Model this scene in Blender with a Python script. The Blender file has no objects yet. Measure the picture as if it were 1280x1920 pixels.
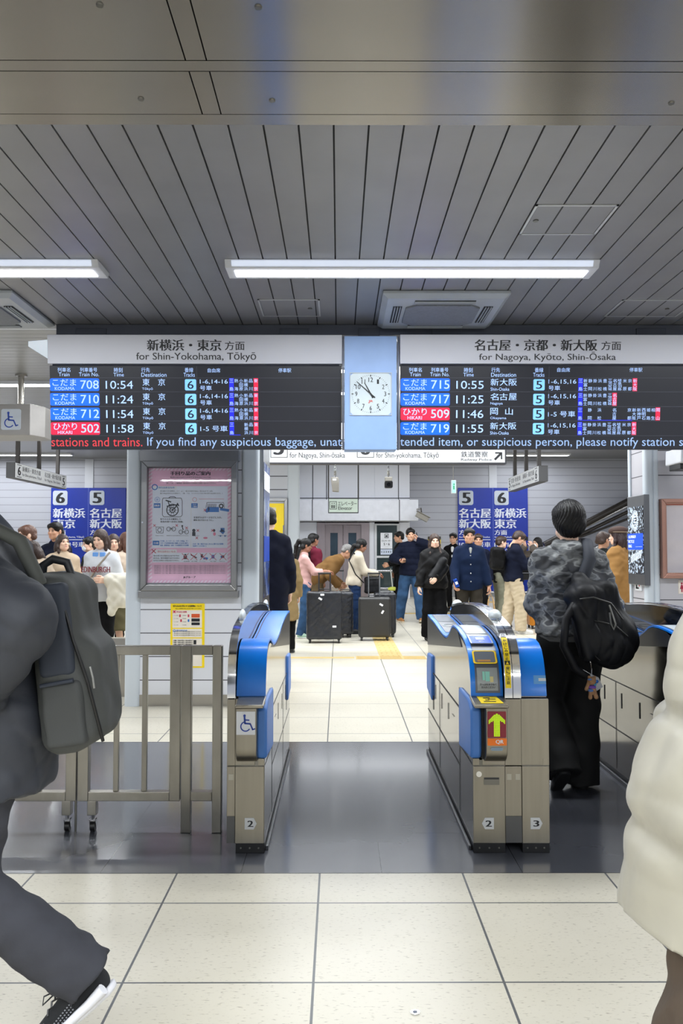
import bpy, bmesh, math, random, time
import numpy as np
from mathutils import Matrix, Vector, Euler
T_START = time.time()
R = math.radians
scn = bpy.context.scene
col = scn.collection
random.seed(7)

# ------------------------------------------------------------------ camera
CAM_H, F_PX, PITCH, YAW = 1.40, 1600.0, R(2.47), R(-0.18)
cam_d = bpy.data.cameras.new('camera')
cam_d.sensor_fit = 'HORIZONTAL'; cam_d.sensor_width = 36.0; cam_d.lens = 36.0 * F_PX / 1280.0
cam_d.clip_start = 0.05; cam_d.clip_end = 200
cam = bpy.data.objects.new('camera', cam_d); col.objects.link(cam)
cam.location = (0, 0, CAM_H); cam.rotation_euler = (R(90) + PITCH, 0, YAW)
scn.camera = cam

# ------------------------------------------------------------------ view, world
scn.view_settings.view_transform = 'Standard'
scn.view_settings.look = 'None'
scn.view_settings.exposure = -0.12
scn.view_settings.gamma = 1.0
scn.view_settings.use_curve_mapping = False
scn.cycles.max_bounces = 6; scn.cycles.diffuse_bounces = 3; scn.cycles.glossy_bounces = 4
scn.cycles.transmission_bounces = 4; scn.cycles.transparent_max_bounces = 6
scn.cycles.sample_clamp_indirect = 4.0
scn.cycles.caustics_reflective = False; scn.cycles.caustics_refractive = False
world = bpy.data.worlds.new('station_ambient'); scn.world = world
world.use_nodes = True
world.node_tree.nodes['Background'].inputs[0].default_value = (0.80, 0.86, 1.0, 1)
world.node_tree.nodes['Background'].inputs[1].default_value = 0.60

# ------------------------------------------------------------------ ceiling lamps (luminaires on the two ceilings, some of them added as fill)
def lamp(name, x0, x1, y, z, w, power, color=(0.93, 0.97, 1.0), up=False):
    d = bpy.data.lights.new(name, 'AREA'); d.shape = 'RECTANGLE'
    d.size = x1 - x0; d.size_y = w; d.energy = power; d.color = color
    o = bpy.data.objects.new(name, d); col.objects.link(o)
    o.location = ((x0 + x1) / 2, y, z)
    return o
FRONT_Z, BACK_Z = 3.07, 4.05
lamp('lamp_light', -0.62, 1.47, 4.985, FRONT_Z - 0.050, 0.12, 58)
lamp('lamp_light', -3.80, -1.43, 4.985, FRONT_Z - 0.050, 0.12, 58)
lamp('lamp_light', 2.30, 4.60, 4.985, FRONT_Z - 0.050, 0.12, 58)
for yy in (0.3, -2.2, -5.0):                     # rows over the concourse behind the camera
    for (a, b) in ((-4.2, -1.6), (-0.9, 1.7), (2.4, 5.0)):
        lamp('lamp_light', a, b, yy, FRONT_Z - 0.050, 0.2, 92)
HALL_LAMPS = [(0, 0, 8.0, -13.0, -4.6), (0, 1, 8.0, -3.2, 4.0), (0, 2, 8.0, 4.6, 12.5), (1, 1, 10.2, -3.2, 4.0), (2, 1, 12.4, -3.6, 4.0), (3, 1, 14.2, -4.0, 4.0), (4, 3, 20.5, 2.7, 4.9),   # row, place, y, x0, x1 under the high ceiling; middle and short ones are added fill
              (2, 0, 13.5, -13.0, -4.6), (2, 2, 13.5, 4.6, 12.5), (3, 0, 18.3, -13.0, -6.0), (3, 2, 18.3, 5.4, 12.5), (4, 0, 23.7, -13.0, -7.45), (4, 2, 23.7, 4.6, 6.4)]
for (_, _, yy, a, b) in HALL_LAMPS:
    lamp('lamp_light', a, b, yy, BACK_Z - 0.06, 0.16, 28 * (b - a))
lamp('lamp_light', -1.0, 2.6, 21.7, BACK_Z - 0.03, 1.0, 60)  # added fill that brightens the lift facade
# ------------------------------------------------------------------ helpers
CAM_M = Euler((R(90) + PITCH, 0, YAW)).to_matrix()
CAM_P = Vector((0, 0, CAM_H))
def ray(px, py):
    return CAM_M @ Vector(((px - 640) / F_PX, (960 - py) / F_PX, -1.0))
def at(px, py, Y):                       # where a photo pixel meets the upright plane at distance Y
    d = ray(px, py); return CAM_P + d * (Y / d.y)
def XZ(px, py, Y):
    p = at(px, py, Y); return p.x, p.z
def hit(px, py, M):                      # local (x, z) where a pixel meets the local y=0 plane of frame M
    d = ray(px, py); n = M.to_3x3() @ Vector((0, 1, 0)); o = M.translation
    p = CAM_P + d * ((o - CAM_P).dot(n) / d.dot(n))
    q = M.inverted() @ p; return q.x, q.z
def lin(c):
    c = c / 255.0
    return c / 12.92 if c <= 0.04045 else ((c + 0.055) / 1.055) ** 2.4
MATS = {}
def mat(name, rgb=(200, 200, 200), rough=0.5, metal=0.0, emit=0.0, coat=0.0, noise=None, bump=None,
        stretch=(1, 1, 1), aniso=None, spec=0.5, alpha=1.0, trans=0.0, sheen=0.0, ergb=None):
    if name in MATS: return MATS[name]
    m = bpy.data.materials.new(name); m.use_nodes = True; MATS[name] = m
    nt = m.node_tree; b = nt.nodes['Principled BSDF']; L = nt.links.new
    c = tuple(lin(v) for v in rgb) + (1,)
    b.inputs['Base Color'].default_value = c
    b.inputs['Roughness'].default_value = rough; b.inputs['Metallic'].default_value = metal
    b.inputs['Specular IOR Level'].default_value = spec
    b.inputs['Coat Weight'].default_value = coat; b.inputs['Coat Roughness'].default_value = 0.08
    b.inputs['Alpha'].default_value = alpha; b.inputs['Transmission Weight'].default_value = trans
    if sheen: b.inputs['Sheen Weight'].default_value = sheen
    if emit:
        b.inputs['Emission Color'].default_value = tuple(lin(v) for v in (ergb or rgb)) + (1,)
        b.inputs['Emission Strength'].default_value = emit
    tc = nt.nodes.new('ShaderNodeTexCoord'); mp = nt.nodes.new('ShaderNodeMapping')
    mp.inputs['Scale'].default_value = stretch; L(tc.outputs['Object'], mp.inputs[0])
    sc, am = noise or (6.0, 0.05)
    n = nt.nodes.new('ShaderNodeTexNoise'); n.inputs['Scale'].default_value = sc; n.inputs['Detail'].default_value = 4
    L(mp.outputs[0], n.inputs[0])
    mr = nt.nodes.new('ShaderNodeMapRange'); mr.inputs[1].default_value = .3; mr.inputs[2].default_value = .7
    mr.inputs[3].default_value = 1 - am; mr.inputs[4].default_value = 1 + am; L(n.outputs[0], mr.inputs[0])
    mx = nt.nodes.new('ShaderNodeVectorMath'); mx.operation = 'SCALE'
    mx.inputs[0].default_value = c[:3]; L(mr.outputs[0], mx.inputs['Scale']); L(mx.outputs[0], b.inputs['Base Color'])
    if bump:
        n2 = nt.nodes.new('ShaderNodeTexNoise'); n2.inputs['Scale'].default_value = bump[0]; n2.inputs['Detail'].default_value = 3
        L(mp.outputs[0], n2.inputs[0])
        bp = nt.nodes.new('ShaderNodeBump'); bp.inputs['Strength'].default_value = bump[1]; bp.inputs['Distance'].default_value = bump[2]
        L(n2.outputs[0], bp.inputs['Height']); L(bp.outputs[0], b.inputs['Normal'])
    if aniso:
        b.inputs['Anisotropic'].default_value = 0.85
        cx = nt.nodes.new('ShaderNodeCombineXYZ')
        for i in range(3): cx.inputs[i].default_value = aniso[i]
        L(cx.outputs[0], b.inputs['Tangent'])
    return m
def two(name, rgb1, rgb2, scale, lo, hi, rough=0.8, stretch=(1, 1, 1), kind='noise', detail=3, metal=0, bump=None):
    """a material blending two (or more) colours through a noise pattern"""
    if name in MATS: return MATS[name]
    m = mat(name, rgb1, rough, metal, bump=bump, stretch=stretch); nt = m.node_tree; L = nt.links.new
    b = nt.nodes['Principled BSDF']; tc = nt.nodes.new('ShaderNodeTexCoord'); mp = nt.nodes.new('ShaderNodeMapping')
    mp.inputs['Scale'].default_value = stretch; L(tc.outputs['Object'], mp.inputs[0])
    n = nt.nodes.new('ShaderNodeTexNoise'); n.inputs['Scale'].default_value = scale; n.inputs['Detail'].default_value = detail
    L(mp.outputs[0], n.inputs[0])
    r = nt.nodes.new('ShaderNodeValToRGB')
    cols = rgb2 if isinstance(rgb2[0], (tuple, list)) else [rgb2]
    allc = [rgb1] + list(cols); k = len(allc)
    r.color_ramp.interpolation = 'LINEAR'
    r.color_ramp.elements[0].position = lo; r.color_ramp.elements[0].color = tuple(lin(v) for v in allc[0]) + (1,)
    r.color_ramp.elements[1].position = hi; r.color_ramp.elements[1].color = tuple(lin(v) for v in allc[-1]) + (1,)
    for i in range(1, k - 1):
        e = r.color_ramp.elements.new(lo + (hi - lo) * i / (k - 1)); e.color = tuple(lin(v) for v in allc[i]) + (1,)
    L(n.outputs[0], r.inputs[0]); L(r.outputs[0], b.inputs['Base Color'])
    return m

ROOTM = {}
def tag(o, label=None, cat=None, group=None, kind=None):
    if label: o['label'] = label
    if cat: o['category'] = cat
    if group: o['group'] = group
    if kind: o['kind'] = kind
    return o
def empty(name, label, cat, M, group=None):
    o = bpy.data.objects.new(name, None); col.objects.link(o)
    if not isinstance(M, Matrix): M = Matrix.Translation(Vector(M))
    o.matrix_world = M; o.empty_display_size = 0.1; ROOTM[o.name] = M.copy()
    return tag(o, label, cat, group)
TXT = {}
def text_mesh(s, bold):
    k = s
    if k not in TXT:
        c = bpy.data.curves.new('t', 'FONT'); c.body = s; c.resolution_u = 3
        o = bpy.data.objects.new('t', c); m = bpy.data.meshes.new_from_object(o)
        V = [tuple(v.co) for v in m.vertices]; Fc = [tuple(p.vertices) for p in m.polygons]
        bpy.data.objects.remove(o); bpy.data.curves.remove(c); bpy.data.meshes.remove(m)
        if not V: V = [(0, 0, 0)]
        TXT[k] = (V, Fc, min(v[0] for v in V), max(v[0] for v in V), min(v[1] for v in V), max(v[1] for v in V))
    return TXT[k]
class MB:
    """collects shapes (written in the frame's coordinates) and links them as ONE mesh object"""
    def __init__(s, frame=None):
        s.v = []; s.f = []; s.M = frame
    def add(s, vs, fs):
        n = len(s.v)
        if s.M is not None: vs = [s.M @ Vector(v) for v in vs]
        s.v.extend(tuple(v) for v in vs); s.f.extend(tuple(i + n for i in f) for f in fs); return s
    def box(s, x0, x1, y0, y1, z0, z1):
        return s.add([(x, y, z) for x in (x0, x1) for y in (y0, y1) for z in (z0, z1)],
                     [(0, 1, 3, 2), (4, 6, 7, 5), (0, 4, 5, 1), (2, 3, 7, 6), (0, 2, 6, 4), (1, 5, 7, 3)])
    def prism(s, poly, ax, a, b):
        """poly in the two other axes; ax: 'x' (y,z), 'y' (x,z), 'z' (x,y)"""
        def mk(p, t): return {'x': (t, p[0], p[1]), 'y': (p[0], t, p[1]), 'z': (p[0], p[1], t)}[ax]
        n = len(poly)
        return s.add([mk(p, a) for p in poly] + [mk(p, b) for p in poly],
                     [tuple(range(n)), tuple(range(2 * n - 1, n - 1, -1))] + [(i, i + n, (i + 1) % n + n, (i + 1) % n) for i in range(n)])
    def strip(s, prof, ax, a, b, th):
        """a sheet following an open profile, thickness th (to the left of travel)"""
        off = []
        for i, p in enumerate(prof):
            p0 = prof[max(i - 1, 0)]; p1 = prof[min(i + 1, len(prof) - 1)]
            dx, dy = p1[0] - p0[0], p1[1] - p0[1]; l = math.hypot(dx, dy) or 1
            off.append((p[0] - dy / l * th, p[1] + dx / l * th))
        def mk(p, t): return {'x': (t, p[0], p[1]), 'y': (p[0], t, p[1]), 'z': (p[0], p[1], t)}[ax]
        n = len(prof); vs = []
        for p, q in zip(prof, off): vs += [mk(p, a), mk(p, b), mk(q, b), mk(q, a)]
        fs = [(0, 1, 2, 3), (4 * n - 1, 4 * n - 2, 4 * n - 3, 4 * n - 4)]
        for i in range(n - 1):
            o = 4 * i
            for k in range(4): fs.append((o + k, o + 4 + k, o + 4 + (k + 1) % 4, o + (k + 1) % 4))
        return s.add(vs, fs)
    def rrect(s, x0, x1, z0, z1, r, y0, y1, ax='y', n=5):
        P = []
        for cx, cz, a0 in ((x1 - r, z1 - r, 0), (x0 + r, z1 - r, 90), (x0 + r, z0 + r, 180), (x1 - r, z0 + r, 270)):
            for k in range(n + 1):
                a = R(a0 + 90 * k / n); P.append((cx + r * math.cos(a), cz + r * math.sin(a)))
        return s.prism(P, ax, y0, y1)
    def rframe(s, x0, x1, z0, z1, w, y0, y1, ax='y'):
        """rectangular frame of four mitred bars, w wide (inside the rectangle)"""
        o = [(x0, z0), (x1, z0), (x1, z1), (x0, z1)]; i = [(x0 + w, z0 + w), (x1 - w, z0 + w), (x1 - w, z1 - w), (x0 + w, z1 - w)]
        for k in range(4):
            j = (k + 1) % 4; s.prism([o[k], o[j], i[j], i[k]], ax, y0, y1)
        return s
    def cyl(s, p0, p1, r0, r1=None, n=12, caps=True):
        return s.tube([p0, p1], [r0, r0 if r1 is None else r1], n, caps)
    def tube(s, pts, r, n=10, caps=True):
        P = [Vector(p) for p in pts]; rr = r if isinstance(r, (list, tuple)) else [r] * len(P)
        vs = []; fs = []; up = None
        for i, p in enumerate(P):
            d = (P[min(i + 1, len(P) - 1)] - P[max(i - 1, 0)]).normalized()
            if up is None: up = d.orthogonal().normalized()
            up = (up - d * up.dot(d)).normalized(); w = d.cross(up)
            for k in range(n):
                a = 2 * math.pi * k / n; vs.append(p + (up * math.cos(a) + w * math.sin(a)) * rr[i])
        for i in range(len(P) - 1):
            for k in range(n):
                a, b = i * n + k, i * n + (k + 1) % n; fs.append((a, b, b + n, a + n))
        if caps: fs += [tuple(range(n - 1, -1, -1)), tuple(range((len(P) - 1) * n, len(P) * n))]
        return s.add(vs, fs)
    def ball(s, c, r, n=12, m=8):
        rx, ry, rz = r if isinstance(r, (tuple, list)) else (r, r, r); vs = []; fs = []
        for i in range(1, m):
            t = math.pi * i / m
            for k in range(n):
                a = 2 * math.pi * k / n
                vs.append((c[0] + rx * math.sin(t) * math.cos(a), c[1] + ry * math.sin(t) * math.sin(a), c[2] + rz * math.cos(t)))
        vs += [(c[0], c[1], c[2] + rz), (c[0], c[1], c[2] - rz)]; N = n * (m - 1)
        for i in range(m - 2):
            for k in range(n): fs.append((i * n + k, (i + 1) * n + k, (i + 1) * n + (k + 1) % n, i * n + (k + 1) % n))
        for k in range(n): fs += [(N, k, (k + 1) % n), (N + 1, (m - 2) * n + (k + 1) % n, (m - 2) * n + k)]
        return s.add(vs, fs)
    def arc(s, c, r, a0, a1, w, y0, y1, n=24):
        """flat ring sector in the xz plane"""
        for k in range(n):
            t0, t1 = R(a0 + (a1 - a0) * k / n), R(a0 + (a1 - a0) * (k + 1) / n)
            q = [(c[0] + rr * math.cos(t), c[1] + rr * math.sin(t)) for rr, t in ((r, t0), (r, t1), (r - w, t1), (r - w, t0))]
            s.prism(q, 'y', y0, y1)
        return s
    def text(s, body, x0, x1, z0, z1, y, bold=0.0, keep=False, align='c', F=None):
        """lettering fitted to a rectangle of the xz plane (keep: keep the letters' own proportions)"""
        V, Fc, a, b, c, d = text_mesh(body, bold)
        sx = (x1 - x0) / max(b - a, 1e-6); sz = (z1 - z0) / max(d - c, 1e-6); ox = x0
        if keep:
            sx = sz; w = (b - a) * sx; ox = {'l': x0, 'c': (x0 + x1) / 2 - w / 2, 'r': x1 - w}[align]
        n = 0 if bold < .008 else (1 if bold < .025 else 2)
        for k in range(n + 1):                  # heavier weights are struck again a hair to the side
            dx = (k - n / 2) * max(bold, .012) * sx * 1.1
            vs = [(ox + dx + (v[0] - a) * sx, y - k * 5e-5, z0 + (v[1] - c) * sz) for v in V]
            if F is not None: vs = [F @ Vector(v) for v in vs]
            s.add(vs, Fc)
        return s
    def build(s, name, m, parent=None, smooth=None, bevel=None, label=None, cat=None, group=None, kind=None, origin=None, fix=True):
        me = bpy.data.meshes.new(name)
        if parent is not None: M = ROOTM[parent.name]
        elif origin is not None: M = origin if isinstance(origin, Matrix) else Matrix.Translation(Vector(origin))
        else: M = Matrix()
        I = M.inverted(); me.from_pydata([tuple(I @ Vector(v)) for v in s.v], [], s.f)
        if fix and len(s.f) < 60000:
            b = bmesh.new(); b.from_mesh(me); bmesh.ops.recalc_face_normals(b, faces=b.faces); b.to_mesh(me); b.free()
        if smooth:
            me.shade_smooth(); me.set_sharp_from_angle(angle=R(smooth))
        o = bpy.data.objects.new(name, me); col.objects.link(o)
        if m is not None: me.materials.append(m)
        if parent is not None: o.parent = parent
        else: o.matrix_world = M
        ROOTM[o.name] = M.copy()
        if bevel:
            bv = o.modifiers.new('bevel', 'BEVEL'); bv.width = bevel; bv.segments = 2; bv.limit_method = 'ANGLE'; bv.angle_limit = R(40)
        return tag(o, label, cat, group, kind)

# ------------------------------------------------------------------ materials
mat('zip_black', (8, 8, 9), .4)
STEEL = mat('brushed_steel', (172, 168, 160), 0.24, 1.0, noise=(30, .05), stretch=(1, 1, .05))
STEEL_V = mat('gate_steel', (150, 144, 132), 0.34, 1.0, noise=(40, .05), stretch=(1, 1, .06))
MIRROR = mat('side_steel', (122, 120, 116), 0.12, 1.0, noise=(10, .03))
CHROME = mat('chrome', (225, 225, 225), 0.12, 1.0)
SOFFIT = mat('soffit_steel', (158, 153, 146), 0.26, 1.0, aniso=(0, 1, 0), noise=(3, .05), stretch=(.3, 1, 1))
DKSTEEL = mat('dark_steel', (92, 96, 108), 0.4, 0.6)
DARK = mat('dark_gap', (14, 14, 16), 0.6)
BLACK = mat('black_plastic', (22, 22, 24), 0.35)
GLOSSBLACK = mat('black_glass', (14, 15, 18), 0.07, spec=.35)
WHITEP = mat('white_paint', (222, 224, 230), 0.45)
OFFW = mat('offwhite_panel', (206, 209, 218), 0.45, noise=(2, .02))
POSTP = mat('corner_post_paint', (208, 216, 224), 0.35, noise=(2, .02))
BLUE = mat('gate_blue', (4, 130, 242), 0.32, coat=.12, spec=.35)
PADBLUE = mat('pad_blue', (76, 128, 205), 0.45)
def pane_mat(name, refl=.045, rgb=(255, 255, 255), rough=.02):
    m = bpy.data.materials.new(name); m.use_nodes = True; nt = m.node_tree; nt.nodes.clear(); L = nt.links.new
    o = nt.nodes.new('ShaderNodeOutputMaterial'); t = nt.nodes.new('ShaderNodeBsdfTransparent'); g = nt.nodes.new('ShaderNodeBsdfGlossy')
    t.inputs[0].default_value = tuple(lin(v) for v in rgb) + (1,); g.inputs['Roughness'].default_value = rough
    x = nt.nodes.new('ShaderNodeMixShader'); x.inputs[0].default_value = refl; L(t.outputs[0], x.inputs[1]); L(g.outputs[0], x.inputs[2]); L(x.outputs[0], o.inputs[0])
    MATS[name] = m; return m
GLASS = pane_mat('clear_glass')
INK = mat('black_ink', (25, 27, 32), 0.6)
PAPER = mat('white_paper', (232, 234, 240), 0.6)
YEL = mat('label_yellow', (252, 220, 0), 0.5)
# ================================================================== the setting
def floor_tiles(name, x_off, sx, y_off, sy, base, speck, line, rough, lw, dark=False):
    m = bpy.data.materials.new(name); m.use_nodes = True; nt = m.node_tree; L = nt.links.new
    b = nt.nodes['Principled BSDF']; g = nt.nodes.new('ShaderNodeNewGeometry'); s = nt.nodes.new('ShaderNodeSeparateXYZ')
    L(g.outputs['Position'], s.inputs[0])
    def mth(op, a, bb=None, c=None):
        n = nt.nodes.new('ShaderNodeMath'); n.operation = op
        for i, v in enumerate((a, bb, c)):
            if v is None: continue
            if isinstance(v, (int, float)): n.inputs[i].default_value = v
            else: L(v, n.inputs[i])
        return n.outputs[0]
    def seam(o, off, st):
        t = mth('DIVIDE', mth('SUBTRACT', o, off), st); f = mth('FRACT', t)
        d = mth('MINIMUM', f, mth('SUBTRACT', 1.0, f)); return mth('MULTIPLY', d, st)
    dist = mth('MINIMUM', seam(s.outputs[0], x_off, sx), seam(s.outputs[1], y_off, sy))
    k = mth('LESS_THAN', dist, lw)
    n1 = nt.nodes.new('ShaderNodeTexNoise'); n1.inputs['Scale'].default_value = 1.3; n1.inputs['Detail'].default_value = 5
    L(g.outputs['Position'], n1.inputs[0])
    mp = nt.nodes.new('ShaderNodeMapping'); mp.inputs['Scale'].default_value = (1, 1, 1) if dark else (45, 130, 60)
    L(g.outputs['Position'], mp.inputs[0])
    n2 = nt.nodes.new('ShaderNodeTexNoise'); n2.inputs['Scale'].default_value = 420 if dark else 1.0; n2.inputs['Detail'].default_value = 3
    L(mp.outputs[0], n2.inputs[0])
    def mix(f, A, B):
        n = nt.nodes.new('ShaderNodeMix'); n.data_type = 'RGBA'
        if isinstance(f, float): n.inputs[0].default_value = f
        else: L(f, n.inputs[0])
        for i, v in ((6, A), (7, B)):
            if isinstance(v, tuple): n.inputs[i].default_value = tuple(lin(q) for q in v) + (1,)
            else: L(v, n.inputs[i])
        return n.outputs[2]
    def ramp(o, a, bb):
        n = nt.nodes.new('ShaderNodeMapRange'); n.inputs[1].default_value = a; n.inputs[2].default_value = bb; L(o, n.inputs[0]); return n.outputs[0]
    c = mix(ramp(n1.outputs[0], .35, .65), base[0], base[1])
    c = mix(ramp(n2.outputs[0], *( (.62, .72) if dark else (.60, .72))), c, speck)
    c = mix(k, c, line); L(c, b.inputs['Base Color'])
    b.inputs['Roughness'].default_value = rough; b.inputs['Specular IOR Level'].default_value = .5
    if dark: b.inputs['Coat Weight'].default_value = .2; b.inputs['Coat Roughness'].default_value = .08
    return m
TILE = floor_tiles('pale_stone_tiles', -.082, .616, 3.44, .62, ((204, 198, 181), (214, 208, 192)), (162, 154, 137), (84, 86, 88), .33, .0042)
GRAN = floor_tiles('dark_granite', .795, .609, 4.27, .725, ((80, 82, 89), (88, 90, 97)), (100, 102, 108), (30, 31, 34), .16, .0012, dark=True)
Y0G, Y1G = 3.748, 6.262
MB().box(-14, 14, -8, Y0G, -.1, 0).build('floor', TILE, kind='structure')
MB().box(-14, 14, Y1G, 25.2, -.1, 0).build('floor', TILE, kind='structure')
MB().box(-14, 14, Y0G + .004, Y1G - .004, -.1, 0).build('floor', GRAN, kind='structure')
MB().box(-14, 14, Y0G, Y0G + .004, -.1, .0005).box(-14, 14, Y1G - .004, Y1G, -.1, .0005).build('trim_1', DARK, kind='structure')
# tactile paving
TACT = mat('tactile_ochre', (204, 178, 118), .55, noise=(20, .06))
def tactile(x0, x1, y0, y1, bars=True, along='y'):
    b = MB().box(x0, x1, y0, y1, 0.0, .003)
    if bars:
        nx = int(round((x1 - x0) / .3)) or 1; ny = int(round((y1 - y0) / .3)) or 1
        for i in range(nx):
            for j in range(ny):
                cx, cy = x0 + (i + .5) * (x1 - x0) / nx, y0 + (j + .5) * (y1 - y0) / ny
                for k in range(4):
                    o = -.105 + .07 * k
                    if along == 'y': b.box(cx + o - .011, cx + o + .011, cy - .135, cy + .135, .003, .007)
                    else: b.box(cx - .135, cx + .135, cy + o - .011, cy + o + .011, .003, .007)
    return b
tactile(.53, .83, 11.2, 24.0).build('trim_2', TACT, kind='structure')
tactile(.22, 1.12, 10.9, 11.2, along='x').build('trim_3', TACT, kind='structure')
tactile(-1.6, .20, 10.98, 11.12, False).build('trim_4', TACT, kind='structure')
tactile(-9.0, 9.0, 18.4, 18.7, along='x').build('trim_5', TACT, kind='structure')
tactile(3.2, 9.0, 22.2, 22.8, False).build('trim_6', TACT, kind='structure')

# front ceiling: planks running away from the camera
PLANK = mat('ceiling_plank_paint', (140, 140, 144), .42, metal=.25, noise=(3, .06))
b = MB()
k0 = int((-6.2 + .0205) / .139)
for k in range(k0, -k0 + 2):
    x = -.0205 + .139 * k
    b.box(x + .004, x + .135, 2.3, 6.42, FRONT_Z, FRONT_Z + .012)
b.build('ceiling', PLANK, kind='structure')
MB().box(-6.2, 6.4, 2.3, 6.42, FRONT_Z + .013, FRONT_Z + .03).build('ceiling', DARK, kind='structure')
# ceiling over the concourse behind the camera
MB().box(-6.2, 6.4, -8, .6, FRONT_Z, FRONT_Z + .03).build('ceiling', mat('plain_ceiling', (150, 150, 152), .6), kind='structure')
# soffit of the steel clad beam
SZ = 2.75
b = MB()
xs = [(-4.6, -2.6), (-2.538, -.426), (-.364, 2.55), (2.612, 4.6)]
for (a, c) in xs:
    b.box(a, c, .90, 2.305, SZ, SZ + .01); b.box(a, c, 2.362, 2.598, SZ, SZ + .01)
for (a, c) in ((-2.596, -2.542), (-.422, -.368), (2.554, 2.608)):
    b.box(a, c, .90, 2.305, SZ, SZ + .01); b.box(a, c, 2.362, 2.598, SZ, SZ + .01)
b.box(-4.6, 4.6, 2.3085, 2.3585, SZ, SZ + .01)
b.box(-4.6, 4.6, 2.601, 2.665, SZ, SZ + .01); b.box(-4.6, 4.6, .60, .897, SZ, SZ + .01)
b.box(-4.6, 4.6, 2.655, 2.665, SZ + .01, FRONT_Z); b.box(-4.6, 4.6, .60, .61, SZ + .01, FRONT_Z)
sof = b.build('ceiling_beam', SOFFIT, kind='structure')
MB().box(-4.59, 4.59, .615, 2.65, SZ + .012, SZ + .02).build('backing', DARK, sof)
b = MB()
for (px, py) in ((187, 9), (484, 13), (264, 185), (510, 188), (1258, 193)):
    d = ray(px, py); p = CAM_P + d * ((SZ - CAM_H) / d.z); b.cyl((p.x, p.y, SZ - .0035), (p.x, p.y, SZ + .002), .0085, .011, 14)
b.build('screw', mat('screw_metal', (120, 118, 112), .35, 1.0), sof, smooth=40)

# high ceiling of the inner hall: cross slats
b = MB()
y = 6.5
while y < 25:
    b.box(-14, 14, y, y + .172, BACK_Z, BACK_Z + .012); y += .18
b.build('ceiling', mat('slat_ceiling', (150, 150, 150), .3, metal=.5, noise=(.6, .08), stretch=(.2, 1, 1)), kind='structure')
MB().box(-14, 14, 6.42, 25.2, BACK_Z + .013, BACK_Z + .03).build('ceiling', DARK, kind='structure')
MB().box(-14, 14, 6.42, 6.46, FRONT_Z, BACK_Z + .03).build('trim_8', OFFW, kind='structure')

# back wall with horizontal metal siding
def siding(name, rgb, step, off, rough=.4):
    m = mat(name, rgb, rough, metal=.1, noise=(1.0, .03)); nt = m.node_tree; L = nt.links.new; b = nt.nodes['Principled BSDF']
    src = b.inputs['Base Color'].links[0].from_socket
    g = nt.nodes.new('ShaderNodeNewGeometry'); s = nt.nodes.new('ShaderNodeSeparateXYZ'); L(g.outputs['Position'], s.inputs[0])
    a = nt.nodes.new('ShaderNodeMath'); a.operation = 'SUBTRACT'; L(s.outputs[2], a.inputs[0]); a.inputs[1].default_value = off
    d = nt.nodes.new('ShaderNodeMath'); d.operation = 'DIVIDE'; L(a.outputs[0], d.inputs[0]); d.inputs[1].default_value = step
    f = nt.nodes.new('ShaderNodeMath'); f.operation = 'FRACT'; L(d.outputs[0], f.inputs[0])
    l = nt.nodes.new('ShaderNodeMath'); l.operation = 'LESS_THAN'; L(f.outputs[0], l.inputs[0]); l.inputs[1].default_value = .008 / step
    mx = nt.nodes.new('ShaderNodeMix'); mx.data_type = 'RGBA'; L(l.outputs[0], mx.inputs[0]); L(src, mx.inputs[6])
    mx.inputs[7].default_value = (.05, .05, .06, 1); L(mx.outputs[2], b.inputs['Base Color'])
    return m
SIDE = siding('wall_siding', (176, 178, 188), .219, .05)
WALL_Y = 25.0
MB().box(-14, 14, WALL_Y, WALL_Y + .2, 0, BACK_Z).build('wall_back', SIDE, kind='structure')
MB().box(-14.2, -14, -8, 25.2, 0, BACK_Z).build('wall_left', SIDE, kind='structure')
MB().box(14, 14.2, -8, 25.2, 0, BACK_Z).build('wall_right', SIDE, kind='structure')
MB().box(-14, 14, WALL_Y - .02, WALL_Y, 0, .3).build('baseboard_back', mat('kick_grey', (150, 150, 150), .35, .6), kind='structure')
b = MB()
for (p0, p1, q0, q1) in ((160, 175, 861, 915), (916, 931, 867, 918)):
    x0, z1 = XZ(p0, q0, WALL_Y); x1, z0 = XZ(p1, q1, WALL_Y); b.box(x0, x1, WALL_Y - .03, WALL_Y, z0, z1)
b.build('trim_7', OFFW, kind='structure')

# luminaires -------------------------------------------------------------
LAMPM = mat('lamp_diffuser', (250, 252, 255), .4, emit=7.0)
LAMPS = mat('lamp_side_glow', (225, 235, 255), .4, emit=.6)
def luminaire(x0, x1, y, z, w, label, grp, side=True):
    r = empty('ceiling_lamp', label, 'lamp', ((x0 + x1) / 2, y, z), grp)
    MB().prism([(y - w / 2 - .03, z), (y + w / 2 + .03, z), (y + w / 2, z - .042), (y - w / 2, z - .042)], 'x', x0, x1).build('housing', WHITEP, r, bevel=.004)
    MB().box(x0 + .05, x1 - .05, y - w / 2 + .045, y + w / 2 - .045, z - .047, z - .043).build('diffuser', LAMPM, r)
    if side:
        MB().prism([(y - w / 2 - .032, z - .008), (y - w / 2 - .026, z - .006), (y - w / 2 - .006, z - .034), (y - w / 2 - .012, z - .036)], 'x', x0 + .04, x1 - .04).build('side_diffuser', LAMPS, r)
    return r
G = 'strip lamps on the plank ceiling'
luminaire(-.66, 1.51, 4.985, FRONT_Z, .2, 'long white strip lamp fully in view on the plank ceiling', G)
luminaire(-3.84, -1.39, 4.985, FRONT_Z, .2, 'white strip lamp on the plank ceiling cut by the picture edge', G)
luminaire(2.26, 4.64, 4.985, FRONT_Z, .2, 'strip lamp on the plank ceiling beyond the right edge', G)
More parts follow.
